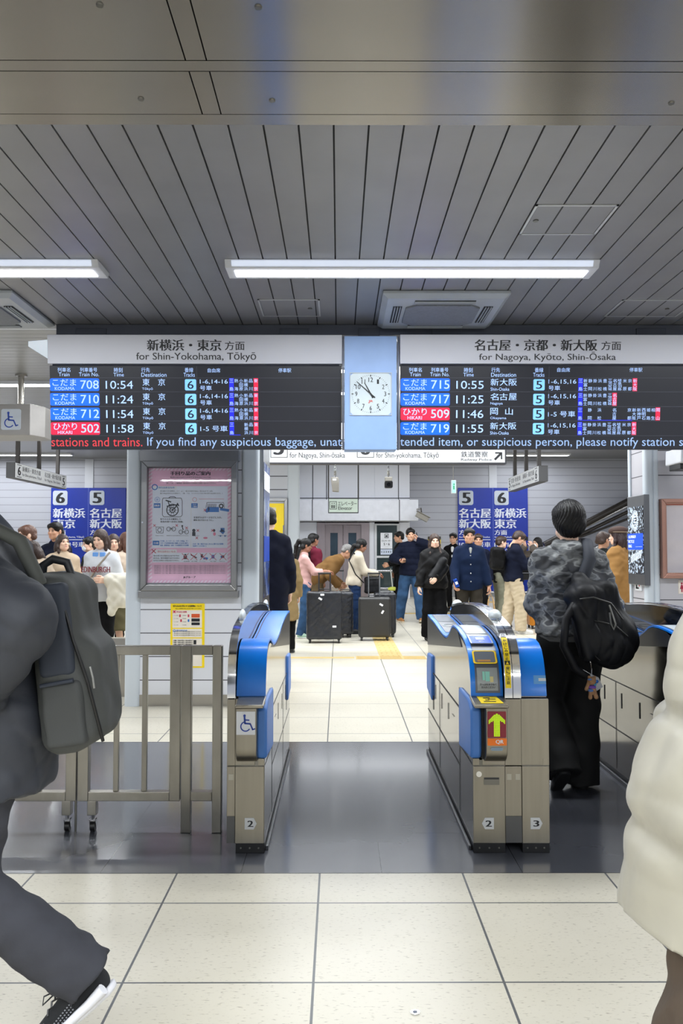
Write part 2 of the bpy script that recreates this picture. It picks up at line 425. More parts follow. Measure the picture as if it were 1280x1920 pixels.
for yy in (.3, -2.2, -5.0):
    for (a, c) in ((-4.2, -1.6), (-.9, 1.7), (2.4, 5.0)):
        MB().prism([(yy - .14, FRONT_Z), (yy + .14, FRONT_Z), (yy + .12, FRONT_Z - .042), (yy - .12, FRONT_Z - .042)], 'x', a - .04, c + .04).build(
            'ceiling_lamp', WHITEP, label='strip lamp on the concourse ceiling behind the viewer', cat='lamp', group='strip lamps behind the viewer', origin=((a + c) / 2, yy, FRONT_Z))
for i, j, yy, a, c in HALL_LAMPS:
    if 1:
        r = empty('ceiling_lamp', 'lamp line on the high slatted ceiling, %s row, %s' % (('first', 'second', 'third', 'fourth', 'farthest')[i], ('at the left', 'added fill over the middle', 'at the right', 'short one')[j]),
                  'lamp', ((a + c) / 2, yy, BACK_Z), 'lamp lines on the high ceiling')
        MB().box(a - .04, c + .04, yy - .12, yy + .12, BACK_Z - .05, BACK_Z).build('housing', WHITEP, r)
        MB().box(a, c, yy - .09, yy + .09, BACK_Z - .055, BACK_Z - .051).build('diffuser', LAMPM, r)

r = empty('fill_panel', 'broad pale fill panel added on the high ceiling in front of the lift', 'lamp', (.8, 21.7, BACK_Z))  # added unseen panel, stands for the fill on the lift facade
MB().box(-1.05, 2.65, 21.15, 22.25, BACK_Z - .025, BACK_Z).build('housing', WHITEP, r)
MB().box(-1.0, 2.6, 21.2, 22.2, BACK_Z - .029, BACK_Z - .025).build('diffuser', mat('fill_diffuser', (240, 244, 250), .5, emit=.8), r)
# ceiling hatches -----------------------------------------------------------
HATCH = mat('hatch_frame', (200, 202, 204), .35, .5)
def hatch(x0, x1, y0, y1, kx, label):
    z = FRONT_Z
    r = empty('ceiling_hatch', label, 'hatch', ((x0 + x1) / 2, (y0 + y1) / 2, z), 'access hatches in the plank ceiling')
    MB().box(x0, x1, y0, y0 + .012, z - .005, z).box(x0, x1, y1 - .012, y1, z - .005, z).box(x0, x0 + .012, y0, y1, z - .005, z).box(x1 - .012, x1, y0, y1, z - .005, z).build('hatch_frame', HATCH, r)
    MB().box(x0 + .015, x1 - .015, y0 + .015, y1 - .015, z - .003, z - .001).build('hatch_panel', PLANK, r)
    MB().cyl((kx, y0 + (y1 - y0) * .5, z - .008), (kx, y0 + (y1 - y0) * .5, z - .002), .014, .014, 14).build('latch', mat('screw_metal'), r)
    b = MB(); x = -.0205 + .139 * math.ceil((x0 + .02) / .139)
    while x < x1 - .02:
        b.box(x - .004, x + .004, y0 + .015, y1 - .015, z - .0035, z - .0029); x += .139
    b.build('hatch_groove', DARK, r)
hatch(.955, 1.36, 4.07, 4.46, 1.0, 'large square hatch in the plank ceiling in front of the right lamp end')
hatch(-.545, -.13, 5.65, 6.06, -.2, 'square hatch in the plank ceiling above the left board')
hatch(1.90, 2.42, 5.65, 6.06, 2.28, 'square hatch in the plank ceiling at the far right')

# air conditioners ------------------------------------------------------------
ACW = mat('aircon_plastic', (176, 182, 190), .4)
ACG = mat('aircon_grille', (120, 124, 132), .6, noise=(60, .1))
def aircon(cx, cy, label):
    z = FRONT_Z; s = .415
    r = empty('air_conditioner', label, 'air conditioner', (cx, cy, z), 'ceiling air conditioners')
    b = MB()
    for (w0, z0, w1, z1) in ((s, z, s, z - .02), (s, z - .02, s - .035, z - .045)):
        vs = [(cx + a * w0, cy + c * w0, z0) for a, c in ((-1, -1), (1, -1), (1, 1), (-1, 1))] + [(cx + a * w1, cy + c * w1, z1) for a, c in ((-1, -1), (1, -1), (1, 1), (-1, 1))]
        b.add(vs, [(0, 1, 5, 4), (1, 2, 6, 5), (2, 3, 7, 6), (3, 0, 4, 7)] + ([(4, 5, 6, 7)] if z1 < z - .03 else [(0, 1, 2, 3)]))
    b.build('casing', ACW, r, bevel=.008)
    o = .25; c = .07
    MB().prism([(cx - o + c, cy - o), (cx + o - c, cy - o), (cx + o, cy - o + c), (cx + o, cy + o - c), (cx + o - c, cy + o), (cx - o + c, cy + o), (cx - o, cy + o - c), (cx - o, cy - o + c)], 'z', z - .058, z - .044).build('intake_grille', ACG, r, bevel=.004)
    for dx, dy in ((0, -1), (1, 0), (-1, 0), (0, 1)):
        f = MB(); sl = MB()
        if dx: f.box(cx + dx * .305 - .03, cx + dx * .305 + .03, cy - .20, cy + .20, z - .049, z - .044)
        else: f.box(cx - .20, cx + .20, cy + dy * .305 - .03, cy + dy * .305 + .03, z - .049, z - .044)
        f.build('outlet', DARK, r)
        for q in (-.018, .0, .018):
            if dx: sl.box(cx + dx * .305 + q - .003, cx + dx * .305 + q + .003, cy - .20, cy + .20, z - .056, z - .046)
            else: sl.box(cx - .20, cx + .20, cy + dy * .305 + q - .003, cy + dy * .305 + q + .003, z - .056, z - .046)
        sl.build('louvre', ACW, r)
aircon(.70, 5.86, 'square grey ceiling air conditioner near the clock')
aircon(-2.52, 5.86, 'square grey ceiling air conditioner beside the shorter visible lamp')

# ---------------------------------------------------------------- pillars
PANEL = siding('pillar_panel', (226, 228, 235), .209, .016)
KICK = mat('kick_steel', (168, 164, 156), .3, 1.0)
PY = 7.65
xl, xr = -1.91, -.72
r = empty('pillar', None, None, ((xl + xr) / 2, PY + .4, 0)); tag(r, kind='structure')
MB().box(xl + .12, xr - .02, PY + .03, PY + .95, .10, BACK_Z).build('cladding', PANEL, r)
MB().box(xl + .12, xr - .02, PY + .025, PY + .95, 0, .10).build('kick_plate', KICK, r)
def post(x0, x1, y0, y1):
    MB().rrect(x0, x1, y0, y1, .035, 0.0, BACK_Z, ax='z').build('corner_post', POSTP, r, smooth=50)
post(xl, xl + .135, PY, PY + .13); post(xr - .155, xr + .0, PY, PY + .13)
post(xl, xl + .135, PY + .85, PY + .98); post(xr - .155, xr, PY + .85, PY + .98)
MB().box(xl - .03, xl, PY + .35, PY + .95, 0, .35).box(xl - .28, xl - .03, PY + .5, PY + .62, 0, .55).build('side_plate', KICK, r)
x0, x1 = 2.757, 4.6
r = empty('pillar', None, None, ((x0 + x1) / 2, PY + .3, 0)); tag(r, kind='structure')
PANEL2 = siding('pillar_panel_grey', (196, 194, 200), .2245, .04)
MB().box(x0 + .01, x1, PY + .03, PY + .42, .10, BACK_Z).build('cladding', PANEL2, r)
MB().box(x0 + .01, x1, PY + .025, PY + .42, 0, .10).build('kick_plate', KICK, r)
MB().rrect(x0, x0 + .075, PY, PY + .1, .03, 0, BACK_Z, ax='z').rrect(x0 + .07, x0 + .125, PY + .01, PY + .08, .02, 0, BACK_Z, ax='z').build('corner_post', POSTP, r, smooth=50)
MB().rrect(x0 - .008, x0 + .03, PY + .39, PY + .45, .012, 0, BACK_Z, ax='z').build('corner_post', POSTP, r, smooth=50)

# ---------------------------------------------------------------- lift shaft
EY = 24.0
def X(px, Y=EY): return XZ(px, 1000, Y)[0]
def Z(py, Y=EY): return XZ(640, py, Y)[1]
LIFTW = mat('lift_cladding', (222, 224, 232), .4, noise=(1, .02))
r = empty('lift_shaft', 'grey clad lift shaft with projecting canopy and steel doors at the back wall', 'lift', (X(650), EY + .5, 0))
MB().box(X(560), X(702), EY, WALL_Y, Z(978), BACK_Z - .001).box(X(702), X(768), EY, WALL_Y, Z(978), BACK_Z - .001).box(X(560), X(594), EY, WALL_Y, 0, Z(979)).box(X(748), X(768), EY, WALL_Y, 0, Z(979)).box(X(692), X(702), EY, WALL_Y, 0, Z(979)).build('wall_cladding', LIFTW, r, bevel=.01)
MB().box(X(561), X(782), EY - .35, EY, Z(977), Z(938)).build('canopy', mat('canopy_paint', (226, 228, 236), .4), r, bevel=.012)
b = MB()
for px in (586, 612, 672, 747): b.box(X(px) - .012, X(px) + .012, EY - .004, EY, Z(938), BACK_Z - .01)
b.box(X(560), X(768), EY - .004, EY, Z(934) - .012, Z(934) + .012)
for px in (586, 747): b.box(X(px) - .012, X(px) + .012, EY - .354, EY - .35, Z(977), Z(938))
b.build('panel_seam', mat('seam_grey', (70, 72, 80), .6), r)
ds = mat('door_steel', (150, 140, 144), .35, .5, noise=(20, .05), stretch=(1, 1, .1))
MB().box(X(594), X(609), EY - .02, EY + .25, 0, Z(980)).box(X(677), X(692), EY - .02, EY + .25, 0, Z(980)).box(X(609), X(677), EY - .02, EY + .25, Z(984), Z(980)).build('door_surround', ds, r)
for a, c, w0, w1 in ((609, 642.6, 619, 633), (643.4, 677, 653, 668)):
    d = MB()
    zt, zb, z1 = Z(999), Z(1050), Z(984)
    d.box(X(a), X(w0), EY + .08, EY + .12, .02, z1).box(X(w1), X(c), EY + .08, EY + .12, .02, z1).box(X(w0), X(w1), EY + .08, EY + .12, .02, zb).box(X(w0), X(w1), EY + .08, EY + .12, zt, z1)
    o = d.build('lift_door', ds, r)
    MB().box(X(w0), X(w1), EY + .10, EY + .11, zb, zt).build('door_window', mat('dim_glass', (52, 70, 84), .08), o)
# glazed door beside
fr = mat('white_door_frame', (205, 208, 212), .4)
o = MB().box(X(702), X(706), EY - .03, EY + .05, 0, Z(982)).box(X(744), X(748), EY - .03, EY + .05, 0, Z(982)).box(X(706), X(744), EY - .03, EY + .05, Z(985), Z(982)).box(X(706), X(744), EY - .03, EY + .05, Z(1046), Z(1042)).box(X(706), X(744), EY - .03, EY + .05, 0, Z(1106)).build('door_frame', fr, r)
MB().box(X(706), X(744), EY, EY + .012, Z(1106), Z(985)).build('door_glass', mat('green_glass', (58, 70, 72), .06), r)
# corner block with advertisement, left of the lift
CY = 19.5
r = empty('wall_inner', None, None, (XZ(520, 1000, CY)[0], CY + .5, 0)); tag(r, kind='structure')
MB().box(-3.2, X(539, CY), CY, WALL_Y, 0, BACK_Z).build('wall_block', OFFW, r)
MB().rrect(X(538, CY), X(561, CY), CY - .03, CY + .30, .05, 0, BACK_Z, ax='z').build('corner_post', POSTP, r, smooth=50)
b = MB()
for py in (893, 918): b.box(-3.2, X(539, CY), CY - .004, CY, Z(py, CY) - .01, Z(py, CY) + .01)
b.build('panel_seam', mat('seam_grey'), r)

# ---------------------------------------------------------------- escalator flank at the back right
r = empty('escalator', 'grey metal escalator flank with stepped handrails', 'escalator', (6.5, 22.5, 0))
Yr = 23.6
def L2(p, q, ext=1.0):
    a = at(p[0], p[1], Yr); c = at(q[0], q[1], Yr); d = c - a; return a - d * .8, c + d * ext
m1 = mat('rail_dark', (46, 42, 40), .4, .4); m2 = mat('rail_light', (190, 190, 194), .25, .9)
lines = [((1090, 986), (1176, 941), .10, m1), ((1090, 991), (1176, 949), .04, m2), ((1093, 1000), (1176, 960), .05, m1), ((1100, 1002), (1176, 973), .03, m1), ((1160, 1005), (1178, 996), .045, m2), ((1166, 1020), (1178, 1012), .045, m2)]
for p, q, w, m in lines:
    k = (q[1] - p[1]) / (q[0] - p[0])
    a = at(1020, p[1] + k * (1020 - p[0]), Yr); c = at(1255, p[1] + k * (1255 - p[0]), Yr)
    MB().tube([a, c], w, 8).build('handrail', m, r, smooth=50)
k = (973 - 1002) / (1176 - 1100)
a = at(1020, 1002 + k * (1020 - 1100), Yr); c = at(1255, 1002 + k * (1255 - 1100), Yr)
MB().add([(a.x, Yr + .05, a.z), (c.x, Yr + .05, c.z), (c.x, Yr + .05, 0), (a.x, Yr + .05, 0), (a.x, Yr + 1.2, a.z), (c.x, Yr + 1.2, c.z), (c.x, Yr + 1.2, 0), (a.x, Yr + 1.2, 0)],
         [(0, 1, 2, 3), (4, 7, 6, 5), (0, 4, 5, 1), (1, 5, 6, 2), (3, 2, 6, 7), (0, 3, 7, 4)]).build('flank_panel', mat('flank_metal', (120, 122, 132), .4, .3), r)
# low railing in front of the right wall poster
r = empty('guard_rail', 'long tubular guard rail in front of a blue wall sign', 'railing', (4.6, 23.2, 0))
b = MB()
xa, xb = XZ(903, 1000, 23.2)[0], XZ(1040, 1000, 23.2)[0]
for z in (1.03, .80, .22): b.cyl((xa, 23.2, z), (xb, 23.2, z), .022, n=8)
b.build('rail', mat('rail_light'), r, smooth=50)
for k in range(4):
    x = xa + (xb - xa) * k / 3; MB().cyl((x, 23.2, 0), (x, 23.2, 1.03), .028, n=8).build('post', mat('rail_light'), r, smooth=50)
d = ray(778, 1899); p = CAM_P + d * (-CAM_H / d.z)
b = MB().cyl((p.x, p.y, 0), (p.x, p.y, .003), .0145, n=24).build('floor_cap', CHROME, label='small round metal cap set in the pale floor tile', cat='floor cap', origin=(p.x, p.y, 0))
MB().cyl((p.x, p.y, .003), (p.x, p.y, .004), .007, n=18).build('cap_ring', DKSTEEL, b)
# ================================================================== departure boards, clock, hanging signs, posters
LED = mat('display_text', (170, 200, 250), .5, emit=.68)
LEDK = mat('ticker_text', (150, 178, 226), .5, emit=.5)
LEDR = mat('display_text_red', (196, 52, 60), .5, emit=.8)
LEDB = mat('display_badge_blue', (0, 92, 240), .5, emit=.85)
LEDT = mat('display_track_blue', (120, 185, 245), .5, emit=.85)
LEDC = mat('display_badge_red', (205, 22, 62), .5, emit=.8)
LEDD = mat('display_deep_blue', (20, 30, 225), .5, emit=.8)
SCR = mat('display_black', (30, 31, 36), .32, emit=.012, ergb=(200, 210, 255))
HEADW = mat('header_panel_white', (208, 209, 218), .35, noise=(3, .015))
INKH = mat('header_ink', (42, 42, 46), .5)
TILT = Matrix.Rotation(R(6), 4, 'X')
def board(px0, px1, label):
    M = Matrix.Translation(at((px0 + px1) / 2, 736, 6.25)) @ TILT
    r = empty('departure_board', label, 'departure board', M, 'departure boards over the ticket gates')
    def q(px, py): return hit(px, py, M)
    def rect(a, c, t, bt):
        xa, z1 = q(a, t); xb, _ = q(c, t); _, z0 = q(a, bt); return xa, xb, z0, z1
    return M, r, q, rect
STN = {}
def fill_board(M, r, q, rect, px0, px1, off, heads, htxt, rows, tick, tk0, badge, bx):
    x0, x1, z0, z1 = rect(px0, px1, 629, 683)
    MB(M).box(x0, x1, -.045, .10, z0, z1).build('header_panel', HEADW, r, bevel=.003)
    X0, X1, Z0, Z1 = rect(px0 + 1, px1, 686, 843)
    MB(M).box(x0 + .005, x1 - .005, -.02, .15, Z0, Z1).build('display_screen', SCR, r, bevel=.003)
    MB(M).box(x0 + .02, x1 - .02, .0, .18, Z0 + .02, z1 - .01).build('housing', DKSTEEL, r)
    t = MB(M)
    for s, a, c, tp, bt, bo in htxt:
        xa, xb, za, zb = rect(a, c, tp, bt); MB(M).text(s, xa, xb, za, zb, -.047, bo).build('header_lettering', INKH, r)
    Y = -.0215
    ln = MB(M)
    for py in (709, 735, 762.5, 789.5, 817):
        _, zz = q(px0, py); ln.box(x0 + .01, x1 - .01, Y, -.019, zz - .0016, zz + .0016)
    xx, _ = q(px0 + 278, 750); _, za = q(px0, 817); ln.box(xx - .0015, xx + .0015, Y, -.019, za, q(px0, 687)[1])
    ln.build('display_grid', mat('display_rule', (70, 72, 84), .5), r)
    w = MB(M)
    for s, a, c, tp, bt in heads:
        xa, xb, za, zb = rect(a, c, tp, bt); w.text(s, xa, xb, za, zb, Y, 0)
    w.build('column_lettering', LED, r)
    bb = MB(M); br = MB(M); tb = MB(M); db = MB(M); dr = MB(M); ink = MB(M)
    for i, (kind, no, tm, dst, dse, cars, stops, red) in enumerate(rows):
        T = 709.5 + 27.3 * i
        def rr(a, c, t0, t1):     # columns keep the first row's local x
            xa = q(a, 722)[0]; xb = q(c, 722)[0]; return xa, xb, q(a, T + t1)[1], q(a, T + t0)[1]
        a = rr(bx, bx + 92, 0.5, 24)
        MB(M).rrect(a[0], a[1], a[2], a[3], .012, Y, -.019).build('train_badge', LEDC if red else LEDB, r, label='red train badge' if red else None)
        W = MB(M)
        W.text(kind, *rr(bx + 5, bx + 49, 2, 14.5), Y - .001, .012); W.text('HIKARI' if red else 'KODAMA', *rr(bx + (13 if red else 9), bx + (40 if red else 46), 16.5, 22.5), Y - .001, 0)
        W.text(no, *rr(bx + 57, bx + 91, 4, 20), Y - .001, .01)
        W.text(tm, *rr(bx + 104, bx + 155, 5, 20), Y, 0)
        xs = {2: [(173, 186), (202, 215)], 3: [(173, 186), (189, 202), (209, 223)]}[len(dst)] if bx < 400 else {2: [(168, 182), (196, 210)], 3: [(168, 183), (185, 200), (202, 217)]}[len(dst)]
        for ch, (p0, p1) in zip(dst, xs): W.text(ch, *rr(bx + p0, bx + p1, 1, 14), Y, .01)
        W.text(dse, *rr(bx + (172 if bx < 400 else 168), bx + (192 if dse == 'Tōkyō' else 191 if dse == 'Nagoya' else 198 if dse == 'Okayama' else 203), 17.5, 23.5), Y, 0)
        tx = bx + 252 if bx < 400 else bx + 248
        MB(M).rrect(*rr(tx, tx + 21, 2, 23), .010, Y, -.019).build('track_badge', LEDT, r); ink.text(badge, *rr(tx + 5, tx + 16, 5, 20), Y - .001, .02)
        cx = tx + 28
        if len(cars) == 2: W.text(cars[0], *rr(cx, cx + 52, 2.5, 11.5), Y, .005); W.text(cars[1], *rr(cx, cx + 22, 14, 23), Y, .005)
        else: W.text(cars[0], *rr(cx, cx + 51, 7, 18), Y, .005)
        for s, px, k in stops:
            if k: MB(M).box(*[rr(px - 4.2, px + 4.2, 0, 24.5)[j] for j in (0, 1)], Y, -.019, *[rr(px, px, 0, 24.5)[j] for j in (2, 3)]).build('stop_marking', LEDD if k == 'b' else LEDC, r)
            n = len(s); sl = {1: [12], 2: [5, 20], 3: [5, 12.5, 20], 4: [4, 9.5, 15, 20.5]}[n]; hh = 3.4 if n < 4 else 2.7
            for ch, c0 in zip(s, sl): W.text(ch, *rr(px - 3.6, px + 3.6, c0 - hh, c0 + hh), Y - .001, 0)
        if red:
            xa = q(stops[0][1], 722)[0]; xb = q(stops[0][1] + (16 if bx < 400 else 98), 722)[0]; zz = q(bx, T + 23.5)[1]; db.box(xa, xb, Y, -.019, zz - .004, zz)
        W.build('row_lettering', LED, r)
    
    db.build('underline', LEDD, r); ink.build('track_number', INK, r)
    for s, a, c, m in tick:
        b = MB(M); xa, xb, za, zb = rect(a, c, 820, 841 if any(ch in s for ch in 'gypq,') else 837); b.text(s, xa, xb, za, zb, Y, -.006); b.build('ticker_lettering', m, r)
K = 'こだま'; H = 'ひかり'
M, r, q, rect = board(92, 641, 'black departure board for Shin-Yokohama and Tōkyō with white header'); LEFT_BOARD = r
ls = [('三島', 434.5, 'b'), ('熱海', 443.5, ''), ('小田原', 452.5, ''), ('新横浜', 461.5, ''), ('品川', 470.5, ''), ('東京', 480, 'r')]
fill_board(M, r, q, rect, 92, 641, 0,
    [('列車名', 109.5, 133.5, 690, 698), ('Train', 111.5, 132, 699, 706), ('列車番号', 151.5, 183.5, 690, 698), ('Train No.', 149.5, 187, 699, 706),
     ('時刻', 215, 231, 690, 699), ('Time', 214, 233.5, 699.5, 706.5), ('行先', 266, 282, 690, 698.5), ('Destination', 266, 313, 699.5, 707),
     ('番線', 347, 363, 690, 698.5), ('Tracks', 345, 366, 699.5, 707), ('自由席', 390, 413.5, 691, 699), ('停車駅', 522, 546, 691, 699)],
    [('新横浜・東京', 278.5, 416, 638, 659, .028), ('方面', 423, 459.5, 641.5, 658, .02), ('for Shin-Yokohama, Tōkyō', 258, 481, 662, 680, .012)],
    [(K, '708', '10:54', '東京', 'Tōkyō', ('1-6,14-16', '号車'), ls, 0), (K, '710', '11:24', '東京', 'Tōkyō', ('1-6,14-16', '号車'), ls, 0),
     (K, '712', '11:54', '東京', 'Tōkyō', ('1-6,14-16', '号車'), ls, 0),
     (H, '502', '11:58', '東京', 'Tōkyō', ('1-5 号車',), [ls[0], ls[3], ls[4], ls[5]], 1)],
    [('stations and trains.', 98, 268, LEDR), ('If you find any suspicious baggage, unat', 277, 640.5, LEDK)], 0, '6', 95.5)
rs = [('三島', 1086.5, 'b'), ('新富士', 1095.5, ''), ('静岡', 1104.5, ''), ('掛川', 1113.5, ''), ('浜松', 1122.5, ''), ('豊橋', 1132, ''), ('三河安城', 1141.5, ''),
      ('名古屋', 1150.5, ''), ('岐阜羽島', 1159.5, ''), ('米原', 1169, ''), ('京都', 1178.5, ''), ('新大阪', 1188, 'r')]
M, r, q, rect = board(749, 1300, 'black departure board for Nagoya, Kyōto and Shin-Ōsaka with white header')
fill_board(M, r, q, rect, 749, 1300, 0,
    [('列車名', 766, 790, 690, 698), ('Train', 767.5, 788, 699, 706), ('列車番号', 807.5, 839.5, 690, 698), ('Train No.', 805.5, 841.5, 699, 706),
     ('時刻', 869, 885, 690, 699), ('Time', 867.5, 887, 699.5, 706.5), ('行先', 920, 936, 690, 698.5), ('Destination', 919.5, 966, 699.5, 707),
     ('番線', 1001, 1017, 690, 698.5), ('Tracks', 998, 1019, 699.5, 707), ('自由席', 1043, 1067, 690, 698), ('停車駅', 1178, 1202, 690, 698)],
    [('名古屋・京都・新大阪', 888, 1115.5, 638, 659, .028), ('方面', 1123.5, 1160, 641.5, 658, .02), ('for Nagoya, Kyōto, Shin-Ōsaka', 896, 1150.5, 661, 680, .012)],
    [(K, '715', '10:55', '新大阪', 'Shin-Osaka', ('1-6,15,16', '号車'), rs, 0), (K, '717', '11:25', '名古屋', 'Nagoya', ('1-6,15,16', '号車'), rs[:7] + [('名古屋', 1150.5, 'r')], 0),
     (H, '509', '11:46', '岡山', 'Okayama', ('1-5 号車',), [rs[0], rs[2], rs[4], rs[7], rs[10], ('新大阪', 1187.5, ''), ('新神戸', 1196.5, ''), ('西明石', 1205.5, ''), ('姫路', 1214.5, ''), ('相生', 1223, ''), ('岡山', 1232, 'r')], 1),
     (K, '719', '11:55', '新大阪', 'Shin-Osaka', ('1-6,15,16', '号車'), rs, 0)],
    [('tended item, or suspicious person, please notify station sta', 749.5, 1296, LEDK)], 0, '5', 750.5)
# steel channel carrying the boards
r = empty('board_carrier', 'dark grey steel channel under the plank ceiling carrying the boards', 'bracket', (0.7, 6.3, FRONT_Z))
xa = XZ(98, 610, 6.2)[0]
MB().box(xa, 3.4, 6.285, 6.41, XZ(98, 622, 6.2)[1], FRONT_Z - .002).build('channel', DKSTEEL, r, bevel=.004)
for a, c in ((132, 190), (522, 577), (672, 713), (813, 869), (1204, 1261)):
    x0, z1 = XZ(a, 607, 6.15); x1, z0 = XZ(c, 629, 6.15)
    MB().box(x0, x1, 6.275, 6.30, z0 + .006, z1).build('bracket_plate', mat('bracket_grey', (84, 88, 100), .45, .5), r, bevel=.003)
# clock panel
M = Matrix.Translation(at(694, 736, 6.16)) @ Matrix.Rotation(R(2), 4, 'X')
def q(px, py): return hit(px, py, M)
r = empty('clock', 'square white clock set in a tall pale blue panel between the boards', 'clock', M)
x0, z1 = q(645.5, 630); x1, z0 = q(743.5, 843)
MB(M).box(x0, x1, 0, .24, z0, z1).build('clock_panel', mat('clock_panel_blue', (150, 182, 232), .4), r, bevel=.003)
(cx, cz) = q(694.7, 738.7); rad = .1445
MB(M).rframe(cx - .153, cx + .153, cz - .158, cz + .156, .006, -.006, 0).build('bezel', mat('bezel_grey', (180, 190, 200), .4), r)
dial = MB(M).rrect(cx - .148, cx + .148, cz - .152, cz + .150, .03, -.002, .0).build('dial', mat('dial_white', (208, 220, 226), .35), r)
b = MB(M)
for k in range(60):
    a = R(6 * k); big = k % 5 == 0; r1 = .1395; r0 = r1 - (.014 if big else .007); w = .0034 if big else .0009
    s, c = math.sin(a), math.cos(a)
    b.prism([(cx + s * r0 - c * w, cz + c * r0 + s * w), (cx + s * r0 + c * w, cz + c * r0 - s * w), (cx + s * r1 + c * w, cz + c * r1 - s * w), (cx + s * r1 - c * w, cz + c * r1 + s * w)], 'y', -.0035, -.002)
b.build('minute_marks', INK, r)
b = MB(M)
for n in range(1, 13):
    a = R(30 * n); u, v = cx + .105 * math.sin(a), cz + .103 * math.cos(a); hh = .0165; w = .032 if n > 9 else .015
    if n in (1, 11): w *= .8
    b.text(str(n), u - w / 2, u + w / 2, v - hh, v + hh, -.003, .02)
b.build('numerals', INK, r)
b = MB(M).text('JR', cx - .016, cx + .016, cz - .065, cz - .045, -.003, .03).box(cx - .018, cx - .006, -.003, -.0025, cz - .067, cz - .064)
b.build('logo', mat('logo_red', (206, 70, 50), .5), r)
def hand(name, deg, l, tail, w, y):
    a = R(deg); s, c = math.sin(a), math.cos(a)
    P = [(-w, -tail), (w, -tail), (w * .45, l), (-w * .45, l)]
    MB(M).prism([(cx + u * c + v * s, cz - u * s + v * c) for u, v in P], 'y', y, y + .001).build(name, INK, r)
hand('hour_hand', -29, .092, .034, .0055, -.005); hand('minute_hand', -48.5, .134, .042, .0045, -.007)
MB(M).cyl((cx, -.009, cz), (cx, -.002, cz), .006, n=16).build('hub', INK, r)
# small vertical trims either side of the clock
for px in (643, 746.5):
    p = at(px, 736, 6.22); MB().box(p.x - .006, p.x + .006, 6.2, 6.3, XZ(px, 842, 6.22)[1], XZ(px, 632, 6.22)[1]).build('board_trim', DKSTEEL, label='thin dark upright strip %s the clock panel' % ('left of' if px < 700 else 'right of'), cat='trim strip', group='thin strips beside the clock', origin=(p.x, 6.25, 2.4))
# white wedge shaped sign end behind the left board
a = at(53, 645, 7.3); c = at(100, 672, 6.75); d = at(100, 657, 6.75); e = at(53, 640, 7.3)
MB().add([(e.x, 7.3, e.z), (d.x, 6.75, d.z + .09), (c.x, 6.75, c.z - .03), (a.x, 7.3, a.z - .02), (e.x, 7.34, e.z), (d.x, 6.79, d.z + .09), (c.x, 6.79, c.z - .03), (a.x, 7.34, a.z - .02)],
         [(0, 1, 2, 3), (4, 7, 6, 5), (0, 4, 5, 1), (1, 5, 6, 2), (2, 6, 7, 3), (3, 7, 4, 0)]).build('side_wing', mat('wing_white', (225, 235, 245), .4, emit=.25), LEFT_BOARD)

# wide hanging direction sign over the gates ------------------------------------
SIGNW = mat('lit_sign_white', (226, 229, 234), .4, emit=.22)
SIGNINK = mat('sign_ink', (38, 38, 42), .5)
FR = mat('sign_frame', (70, 70, 74), .4, .4)
Yd = 12.0
x0, z1 = XZ(501, 792, Yd); x1, z0 = XZ(947, 868, Yd)
r = empty('direction_sign', 'long lit white hanging sign for tracks 5, 6 and Railway Police behind the boards', 'sign', ((x0 + x1) / 2, Yd, z0))
MB().box(x0, x1, Yd - .0, Yd + .16, z0, z1).rframe(x0 - .015, x1 + .015, z0 - .015, z1 + .015, .02, Yd - .01, Yd + .17).build('sign_case', FR, r)
MB().box(x0 + .006, x1 - .006, Yd - .006, Yd + .001, z0 + .006, z1 - .006).build('sign_face', SIGNW, r)
t = MB()
def TX(t, s, a, c, tp, bt, Y, bo=.01, dy=.008):
    xa, zb = XZ(a, tp, Y); xb, za = XZ(c, bt, Y); t.text(s, xa, xb, za, zb, Y - dy, bo)
for s, a, c, tp, bt, bo in (('for Nagoya, Shin-ōsaka', 543, 646.5, 848, 861.5, .012), ('for Shin-yokohama, Tōkyō', 705, 822, 848, 861.5, .012), ('名古屋・新大阪方面', 543, 646, 822, 843.5, .02),
                           ('新横浜・東京方面', 705, 812, 822, 843.5, .02), ('鉄道警察', 864, 914, 846.5, 857.5, .02), ('Railway Police', 864, 921.5, 859.5, 865.5, .02), ('5', 514, 531, 826, 853, .03), ('6', 676, 693, 826, 853, .03)):
    TX(t, s, a, c, tp, bt, Yd, bo)
for a in (507, 669):
    xa, zb = XZ(a, 818, Yd); xb, za = XZ(a + 32, 858, Yd); t.rframe(xa, xb, za, zb, .008, Yd - .009, Yd - .006)
p, z_ = XZ(927, 862, Yd); p2, z2 = XZ(941, 848, Yd); w = .011
t.prism([(p - w, z_ + w), (p + w, z_ - w), (p2 + w - .02, z2 - w - .02), (p2 - w - .02, z2 + w - .02)], 'y', Yd - .009, Yd - .006)
t.prism([(p2 - .10, z2), (p2, z2), (p2, z2 - .10), (p2 - .02, z2 - .10), (p2 - .02, z2 - .02), (p2 - .10, z2 - .02)], 'y', Yd - .009, Yd - .006)
t.build('sign_lettering', SIGNINK, r)
for px in (560, 723, 890):
    x = XZ(px, 800, Yd)[0]; MB().cyl((x, Yd + .08, z1), (x, Yd + .08, BACK_Z), .02, n=8).build('hanger_rod', STEEL, r, smooth=50)

